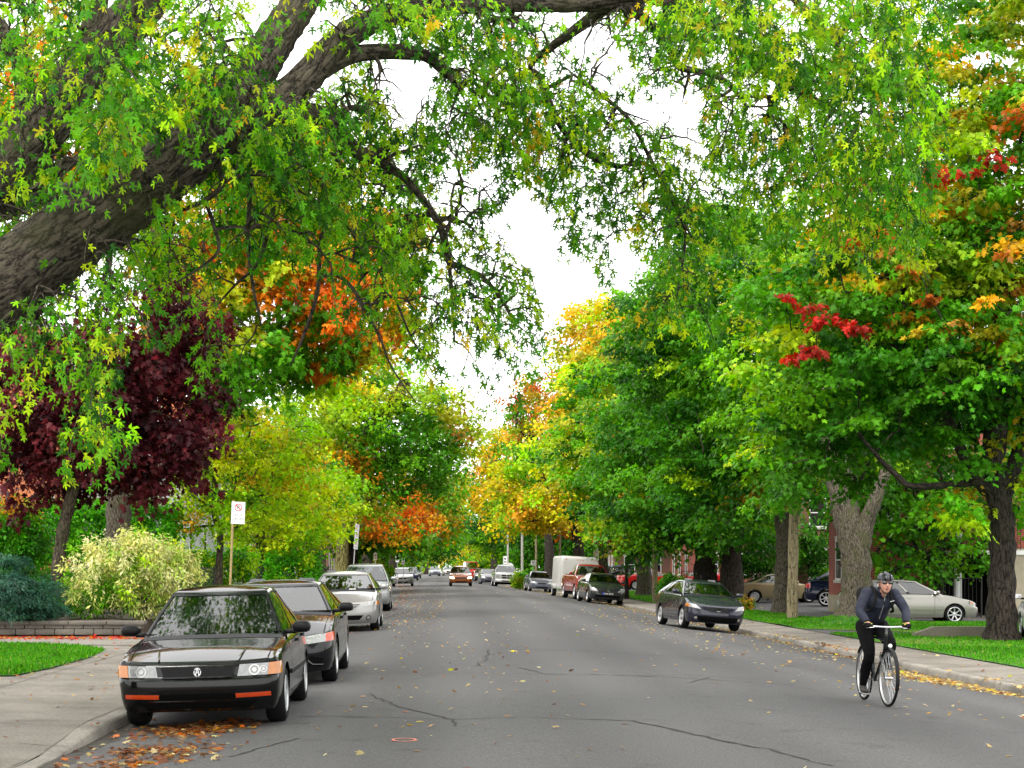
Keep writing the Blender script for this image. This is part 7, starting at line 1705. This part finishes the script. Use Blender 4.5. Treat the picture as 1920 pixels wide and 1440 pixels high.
# ================================================================== CYCLIST
def blob_mesh(mb, voxel=.011, it=4):
    me = mb.mesh('t'); o = bpy.data.objects.new('t', me); col.objects.link(o)
    r = o.modifiers.new('r', 'REMESH'); r.mode = 'VOXEL'; r.voxel_size = voxel
    s_ = o.modifiers.new('s', 'SMOOTH'); s_.iterations = it; s_.factor = .5
    dg = bpy.context.evaluated_depsgraph_get(); out = bpy.data.meshes.new_from_object(o.evaluated_get(dg)); bpy.data.objects.remove(o)
    out.polygons.foreach_set('use_smooth', [True] * len(out.polygons)); return out
fw = G(1662, 1325); rw_ = G(1622, 1313); mid = (fw + rw_) / 2
yaw = math.atan2(fw[0] - rw_[0], rw_[1] - fw[1]); pos_ = (float(mid[0]), float(mid[1]), gz(mid[0], mid[1]) + .004)
bk = empty('bicycle', pos_, (0, R(1.5), yaw), label='black city bicycle with a headlamp ridden by the man in the dark jacket', cat='bicycle')
FRM = paint('frame_black', (.010, .012, .014), .2, .2); SPK = plain('spoke_steel', (.6, .6, .62), .3, metal=1)
RA, FA = Vector((0, .51, .345)), Vector((0, -.52, .345)); BB = Vector((0, .06, .28)); ST = Vector((0, .23, .82)); HT = Vector((0, -.345, .80)); HB = Vector((0, -.315, .66)); SADDLE = Vector((0, .27, .93)); BARC = Vector((0, -.42, .96))
m = MB()
for a, b_, r in ((BB, ST, .017), (ST, HT, .016), (BB, HB, .019), (HB, Vector((0, -.375, .88)), .020)): m.tube([a, b_], r, 10)
for sg in (1, -1):
    m.tube([BB + Vector((sg * .03, 0, 0)), RA + Vector((sg * .06, 0, 0))], .010, 8); m.tube([ST + Vector((sg * .015, 0, -.03)), RA + Vector((sg * .06, 0, 0))], .009, 8)
m.build('frame', FRM, bk, smooth=60)
m = MB()
for sg in (1, -1): m.tube([HB + Vector((sg * .03, -.005, -.02)), HB + Vector((sg * .055, -.02, -.06)), FA + Vector((sg * .055, .03, .09)), FA + Vector((sg * .05, 0, 0))], [.015, .015, .012, .009], 8)
m.build('fork', FRM, bk, smooth=60)
m = MB(); m.tube([ST, SADDLE - Vector((0, 0, .03))], .014, 8); m.build('seat_post', SPK, bk, smooth=60)
m = MB(); m.ell((0, .31, .935), (.075, .10, .030)); m.ell((0, .20, .935), (.032, .13, .024)); m.build('saddle', BLACKP, bk, smooth=80)
sc_ = MB(); sc_.bbox((0, .34, .885), (.13, .10, .06), .02); sc_.build('saddle_bag', plain('lime_cloth', (.22, .30, .02), .7), bk, smooth=50)
m = MB(); m.tube([Vector((0, -.375, .86)), Vector((0, -.385, .94)), BARC], .016, 8); m.tube([(-.29, -.375, .975), (-.20, -.41, .968), BARC + Vector((-.05, 0, 0)), BARC + Vector((.05, 0, 0)), (.20, -.41, .968), (.29, -.375, .975)], .0135, 10); m.build('handlebar', plain('bar_silver', (.62, .62, .63), .25, metal=.9), bk, smooth=60)
for sg in (1, -1):
    m = MB(); m.tube([(sg * .175, -.415, .968), (sg * .295, -.373, .975)], .018, 10); m.build('grip', RUBBER, bk, smooth=60)
    m = MB(); m.tube([(sg * .155, -.425, .965), (sg * .18, -.455, .955), (sg * .26, -.44, .95)], .006, 6); m.build('brake_lever', SPK, bk)
m = MB(); m.ell((.015, -.475, .735), (.030, .035, .030)); lampo = m.build('headlamp', BLACKP, bk, smooth=80)
m = MB(); m.ell((.015, -.500, .735), (.026, .016, .026)); m.build('lamp_glass', plain('lamp_glass', (.9, .9, .88), .05, coat=1), lampo, smooth=80)
def bwheel(C, steer=0):
    t = MB(); n = 44; prof = [(.318, -.012), (.330, -.017), (.343, -.012), (.346, 0), (.343, .012), (.330, .017), (.318, .012)]; t.lathe(prof, n)
    o = t.build('wheel', RUBBER, bk, smooth=60); o.location = C; o.rotation_euler = (0, 0, steer)
    r_ = MB(); r_.lathe([(.318, -.010), (.306, -.011), (.300, -.006), (.300, .006), (.306, .011), (.318, .010)], n); r_.build('rim', ALLOY, o, smooth=60)
    s_ = MB()
    for k in range(32):
        a = 2 * math.pi * k / 32; sg = 1 if k % 2 else -1; b2_ = a + (.35 if (k // 2) % 2 else -.35)
        s_.tube([(sg * .028, .022 * math.cos(b2_), .022 * math.sin(b2_)), (0, .304 * math.cos(a), .304 * math.sin(a))], .0013, 4)
    s_.build('spokes', SPK, o); h = MB(); h.tube([(-.05, 0, 0), (.05, 0, 0)], .018, 10); h.build('hub', SPK, o, smooth=60)
bwheel(RA); bwheel(FA, R(2))
m = MB()
for c_, a0, a1 in ((FA, -20, 150), (RA, 0, 140)):
    q = [(x_, c_.y - .365 * math.cos(R(t)), c_.z + .365 * math.sin(R(t))) for t in np.linspace(a0, a1, 16) for x_ in (-.024, .024)]
    m.add(q, [(2 * i, 2 * i + 1, 2 * i + 3, 2 * i + 2) for i in range(15)])
m.build('mudguard', BLACKP, bk, smooth=60)
m = MB(); m.lathe([(.085, -.004), (.095, 0), (.085, .004)], 28, None); 
for v in range(len(m.v)): p = m.v[v]; m.v[v] = (p[0] - .05, p[1] + BB.y, p[2] + BB.z)
cr_ = R(98); PD = [BB + Vector((-.075, -.17 * math.cos(cr_), -.17 * math.sin(cr_))), BB + Vector((.075, .17 * math.cos(cr_), .17 * math.sin(cr_)))]
for p in PD: m.tube([BB + Vector((p.x * .8, 0, 0)), (p.x * .9, p.y, p.z)], .011, 6)
m.build('crankset', SPK, bk, smooth=50)
for p in PD: k = MB(); k.bbox((p.x * 1.75, p.y, p.z), (.095, .07, .024), .006); k.build('pedal', BLACKP, bk)
k = MB()
for dz in (.09, -.05): k.tube([BB + Vector((-.05, 0, dz * .95)), RA + Vector((-.05, 0, dz * .45))], .005, 4)
k.build('chain', plain('chain', (.08, .07, .06), .5, metal=.8), bk)
# ---- rider (front towards -y; x to the picture's right)
pr_ = empty('person', pos_, (0, R(1.5), yaw), label='man in a dark blue grey jacket, black tights, helmet and sunglasses cycling towards the camera', cat='person')
SKIN = plain('skin', (.52, .26, .19), .5, noise=.1, nscale=20); JACKET = plain('jacket_cloth', (.022, .025, .041), .7, spec=.2, noise=.35, nscale=16, bump=.5); JDARK = plain('jacket_dark_panel', (.016, .018, .028), .7, spec=.2, noise=.2, nscale=16); TIGHTS = plain('tights', (.004, .004, .0045), .8, spec=.08); GLOVEY = plain('glove_yellow', (.42, .36, .05), .7, noise=.3, nscale=30); GLOVEK = plain('glove_black', (.008, .008, .008), .8, spec=.12); SHOE = plain('shoe_leather', (.03, .024, .02), .6, noise=.4, nscale=30)
HIP = Vector((0, .27, .985)); CH = Vector((0, -.02, 1.285)); NK = Vector((0, -.15, 1.385)); HD = Vector((.012, -.245, 1.492))
SH = {-1: Vector((-.168, -.09, 1.36)), 1: Vector((.168, -.09, 1.36))}; EL = {-1: Vector((-.285, -.20, 1.14)), 1: Vector((.29, -.19, 1.15))}; WR = {-1: Vector((-.235, -.355, 1.015)), 1: Vector((.25, -.345, 1.02))}
HJ = {-1: Vector((-.10, .22, .94)), 1: Vector((.10, .22, .94))}; KN = {-1: Vector((-.12, -.10, .60)), 1: Vector((.115, -.20, .735))}; AN = {-1: Vector((-.135, .10, .215)), 1: Vector((.135, .07, .51))}
def torso(m, g=0.0):
    m.tube(smooth_path([HIP + Vector((0, .03, -.04)), HIP + Vector((0, -.04, .10)), (HIP + CH) / 2, CH, NK + Vector((0, .03, -.03))], 3), np.interp(np.linspace(0, 1, 13), [0, .3, .6, .85, 1], [.13, .135, .145, .15, .08]) + g, 16)
    for sg in (1, -1):
        m.ell(CH + Vector((sg * .075, -.02, .02)), (.115 + g, .10 + g, .13 + g)); m.ell(SH[sg], (.062 + g, .066 + g, .060 + g))
def arms(m, g=0.0):
    for sg in (1, -1): m.tube(smooth_path([SH[sg], (SH[sg] + EL[sg]) / 2 + Vector((sg * .015, 0, 0)), EL[sg], (EL[sg] + WR[sg]) / 2, WR[sg]], 3), np.interp(np.linspace(0, 1, 13), [0, .3, .5, .75, 1], [.056, .050, .042, .039, .028]) + g, 12)
def legs(m, g=0.0):
    for sg in (1, -1):
        m.tube(smooth_path([HJ[sg] + Vector((0, .04, .04)), HJ[sg], (HJ[sg] + KN[sg]) / 2, KN[sg], (KN[sg] * .6 + AN[sg] * .4) + Vector((0, .03, 0)), AN[sg]], 3), np.interp(np.linspace(0, 1, 16), [0, .2, .4, .6, .8, 1], [.10, .105, .085, .060, .060, .036]) + g, 14)
def head(m):
    m.ell(HD, (.074, .090, .112)); m.ell(HD + Vector((0, -.022, -.055)), (.058, .066, .062)); m.ell(HD + Vector((0, -.045, -.095)), (.034, .034, .026))
    m.tube([NK + Vector((0, .03, -.05)), HD + Vector((0, .015, -.07))], .052, 12)
    m.ell(HD + Vector((0, -.098, -.022)), (.015, .022, .026)); m.ell(HD + Vector((0, -.088, .004)), (.010, .012, .03))
    for sg in (1, -1): m.ell(HD + Vector((sg * .076, .008, -.02)), (.010, .020, .030)); m.ell(HD + Vector((sg * .036, -.062, -.035)), (.022, .022, .020))
m = MB(); torso(m); arms(m); legs(m); head(m)
for sg in (1, -1): m.ell(WR[sg] + Vector((0, -.045, -.015)), (.036, .045, .026)); m.ell(AN[sg] + Vector((0, -.06, -.055)), (.038, .11, .03))
link('body', blob_mesh(m), SKIN, pr_)
m = MB(); torso(m, .016); arms(m, .014); m.tube([NK + Vector((0, .03, -.03)), NK + Vector((0, -.03, .035))], .072, 14); link('jacket', blob_mesh(m, .011, 2), JACKET, pr_)
jk = [o for o in pr_.children if o.name.startswith('jacket')][0]
zp = MB()
def onchest(x, t):     # chest front line from collar to waist
    a = NK + Vector((0, -.075, -.02)); b_ = Vector((0, -.005, 1.05)); p = a + (b_ - a) * t; bul = .048 * math.sin(math.pi * min(1, t * 1.15)); return Vector((x, p.y - bul - .055 + abs(x) * .25, p.z))
zp.tube([onchest(0, t) for t in np.linspace(0, 1, 8)], .006, 5); zp.build('zip', CHROME, jk)
bm_ = MB(); 
for k in range(3): p = onchest(.085 + k * .012, .30); bm_.tube([p + Vector((-.012, -.022, -.004 + k * .004)), p + Vector((.020, -.020, .008 + k * .002))], .003, 4)
bm_.build('chest_mark', PLATEW, jk)
m = MB(); legs(m, .008); m.tube([HIP + Vector((0, .05, -.06)), HIP + Vector((0, -.02, .06))], .135, 14); link('tights', blob_mesh(m, .011, 2), TIGHTS, pr_)
for sg in (1, -1):
    m = MB(); m.ell(AN[sg] + Vector((0, -.055, -.058)), (.046, .125, .036)); m.ell(AN[sg] + Vector((0, -.13, -.062)), (.044, .065, .032)); m.tube([AN[sg] + Vector((0, .01, .035)), AN[sg] + Vector((0, .0, -.04))], .045, 12)
    s_ = link('shoe', blob_mesh(m, .010, 2), SHOE, pr_); k = MB(); k.bbox(AN[sg] + Vector((0, -.065, -.098)), (.082, .27, .018), .008); k.build('sole', plain('sole', (.25, .25, .24), .7), s_)
    so_ = MB(); so_.tube([AN[sg] + Vector((0, .005, .03)), AN[sg] + Vector((0, .012, .075))], .046, 12); so_.build('sock', plain('sock', (.20, .18, .16), .9), pr_, smooth=60)
    # gloved hand closed around the grip
    W_ = WR[sg]; gc = Vector((sg * .235, -.395, .972)); m = MB(); m.tube([W_ + Vector((0, .02, .01)), W_ + Vector((0, -.015, 0))], [.036, .034], 12)
    m.tube(smooth_path([W_ + Vector((0, -.01, -.002)), (W_ + gc) / 2 + Vector((0, 0, .018)), gc + Vector((0, .005, .026))], 3), [.034, .036, .038, .039, .038, .036, .032], 12)
    m.ell(gc + Vector((0, .012, .018)), (.045, .034, .020))
    for i, (dx, ln) in enumerate(((-.034, 1.0), (-.012, 1.08), (.011, 1.02), (.033, .85))):
        a = gc + Vector((sg * -dx, -.012, .026)); t_ = [a, a + Vector((0, -.032 * ln, .004)), a + Vector((0, -.042 * ln, -.026)), a + Vector((0, -.024 * ln, -.050 * ln)), a + Vector((0, .002, -.054 * ln))]
        m.tube(smooth_path(t_, 2), [.0115, .0115, .0112, .011, .0108, .0105, .010, .0095, .009], 8)
    th_ = [gc + Vector((sg * -.045, .020, .012)), gc + Vector((sg * -.060, .002, -.008)), gc + Vector((sg * -.058, -.018, -.022)), gc + Vector((sg * -.045, -.030, -.028))]; m.tube(smooth_path(th_, 2), [.013, .0125, .012, .0118, .011, .0105, .009], 8)
    g_ = link('glove', blob_mesh(m, .0055, 2), GLOVEK, pr_); k = MB(); k.ell(gc + Vector((0, .0, .034)), (.046, .036, .012)); k.tube([gc + Vector((-.04, -.045, .024)), gc + Vector((.04, -.045, .024))], .010, 8); k.build('glove_panel', GLOVEY, g_, smooth=60)
# helmet, glasses, face
hm = MB(); n = 22; rows = 9; vs = []
for j in range(rows + 1):
    a = R(4) + (math.pi / 2 - R(4)) * j / rows
    for i in range(n):
        t = 2 * math.pi * i / n; fr_ = .0 if math.sin(t) > 0 else .0
        vs.append((HD.x + .095 * math.cos(t) * math.cos(a) ** .8, HD.y + .012 + .128 * math.sin(t) * math.cos(a) ** .8, HD.z + .030 + (.0 if j else 0) + .108 * math.sin(a)))
hm.add(vs, [(j * n + i, j * n + (i + 1) % n, (j + 1) * n + (i + 1) % n, (j + 1) * n + i) for j in range(rows) for i in range(n)])
ho_ = hm.build('helmet', plain('helmet_shell', (.016, .017, .024), .3, coat=.15, spec=.3), pr_, smooth=70)
so2 = ho_.modifiers.new('s', 'SOLIDIFY'); so2.thickness = .018; so2.offset = -1
for sg, w_ in ((0, .012), (1, .011), (-1, .011), (2, .010), (-2, .010)):
    v_ = MB(); pts = []
    for t in np.linspace(R(12), R(150), 14):
        x = sg * .030 * (1 + .25 * math.sin(t)); yv = -.128 * math.cos(t); k = max(0, 1 - (x / .098) ** 2 - (yv / .132) ** 2) ** .5
        pts.append((HD.x + x, HD.y + .012 + yv * .99, HD.z + .034 + .109 * k))
    v_.tube(pts, w_ * .55, 6); v_.build('helmet_rib', plain('helmet_stripe', (.05, .055, .075), .35, coat=.1) if abs(sg) != 1 else DARK, ho_, smooth=60)
gl = MB()
for sg in (1, -1): gl.bbox(HD + Vector((sg * .034, -.092, .010)), (.060, .014, .036), .010, Matrix.Rotation(sg * .25, 3, 'Z')); gl.tube([HD + Vector((sg * .062, -.082, .016)), HD + Vector((sg * .078, .0, .012))], .004, 5)
gl.tube([HD + Vector((-.012, -.102, .018)), HD + Vector((.012, -.102, .018))], .005, 5); gl.build('sunglasses', plain('dark_lens', (.004, .004, .005), .06, coat=1), pr_, smooth=50)
mo = MB(); mo.ell(HD + Vector((0, -.090, -.066)), (.024, .010, .007)); mo.build('mouth', plain('lips', (.22, .06, .05), .5), pr_, smooth=60)
st_ = MB()
for sg in (1, -1): st_.tube([HD + Vector((sg * .086, -.03, .03)), HD + Vector((sg * .072, -.02, -.05)), HD + Vector((sg * .03, -.045, -.115)), HD + Vector((0, -.05, -.122))], .005, 5)
st_.build('chin_strap', GLOVEK, ho_)
hr_ = MB(); hr_.ell(HD + Vector((0, .045, -.01)), (.079, .060, .075)); hr_.build('hair', plain('hair', (.05, .035, .025), .8), pr_, smooth=80)
bp_ = MB(); bp_.bbox(HIP * .45 + CH * .55 + Vector((0, .19, .09)), (.33, .17, .46), .07, Matrix.Rotation(R(-42), 3, 'X')); bpo = bp_.build('backpack', GLOVEK, pr_, smooth=60)
for sg in (1, -1):
    s_ = MB(); s_.tube(smooth_path([SH[sg] + Vector((sg * -.06, .10, .06)), SH[sg] + Vector((sg * -.065, .0, .085)), SH[sg] + Vector((sg * -.075, -.095, .02)), SH[sg] + Vector((sg * -.07, -.125, -.09)), SH[sg] + Vector((sg * -.03, -.08, -.2)), SH[sg] + Vector((sg * -.02, .04, -.22))], 3), .016, 8); s_.build('backpack_strap', GLOVEK, bpo, smooth=60)
# ================================================================== CAMERA, LIGHT
cam = bpy.data.cameras.new('camera'); co = bpy.data.objects.new('camera', cam); col.objects.link(co)
co.location = (0, 0, EYE); co.rotation_euler = (R(90), 0, 0)
cam.sensor_width = 36; cam.lens = F / 1920 * 36
cam.shift_x = (960 - VX) / 1920; cam.shift_y = (VY - 720) / 1920
cam.clip_start = .1; cam.clip_end = 3000
sc.camera = co
w = bpy.data.worlds.new('World'); sc.world = w; w.use_nodes = True; nt = w.node_tree
bg = nt.nodes['Background']
SUN_EL, SUN_AZ = 52, 205          # high soft sun behind the camera, left
sky = nt.nodes.new('ShaderNodeTexSky'); sky.sky_type = 'NISHITA'; sky.sun_disc = False
sky.sun_elevation = R(SUN_EL); sky.sun_rotation = R(SUN_AZ); sky.air_density = 1; sky.dust_density = 4
mx = nt.nodes.new('ShaderNodeMixRGB'); mx.inputs[0].default_value = .88; mx.inputs[2].default_value = (11.0, 10.9, 10.7, 1)
nt.links.new(sky.outputs[0], mx.inputs[1]); nt.links.new(mx.outputs[0], bg.inputs['Color'])
bg.inputs['Strength'].default_value = .12
sl = bpy.data.lights.new('sun', 'SUN'); sl.energy = 1.5; sl.angle = R(14); sl.color = (1, .95, .87)
so = bpy.data.objects.new('sun', sl); col.objects.link(so)
az = R(SUN_AZ); el = R(SUN_EL)
dv = Vector((math.sin(az) * math.cos(el), math.cos(az) * math.cos(el), math.sin(el)))
so.rotation_euler = dv.to_track_quat('Z', 'Y').to_euler(); so.location = (0, -10, 40)
vs_ = sc.view_settings; sc.display_settings.display_device = 'sRGB'
vs_.view_transform = 'Standard'; vs_.look = 'None'; vs_.exposure = 1.15; vs_.gamma = 1.0; vs_.use_curve_mapping = False
sc.cycles.max_bounces = 8; sc.cycles.diffuse_bounces = 3; sc.cycles.glossy_bounces = 3; sc.cycles.transmission_bounces = 5; sc.cycles.transparent_max_bounces = 8
sc.cycles.use_adaptive_sampling = True; sc.cycles.adaptive_threshold = .02
sc.cycles.use_denoising = True
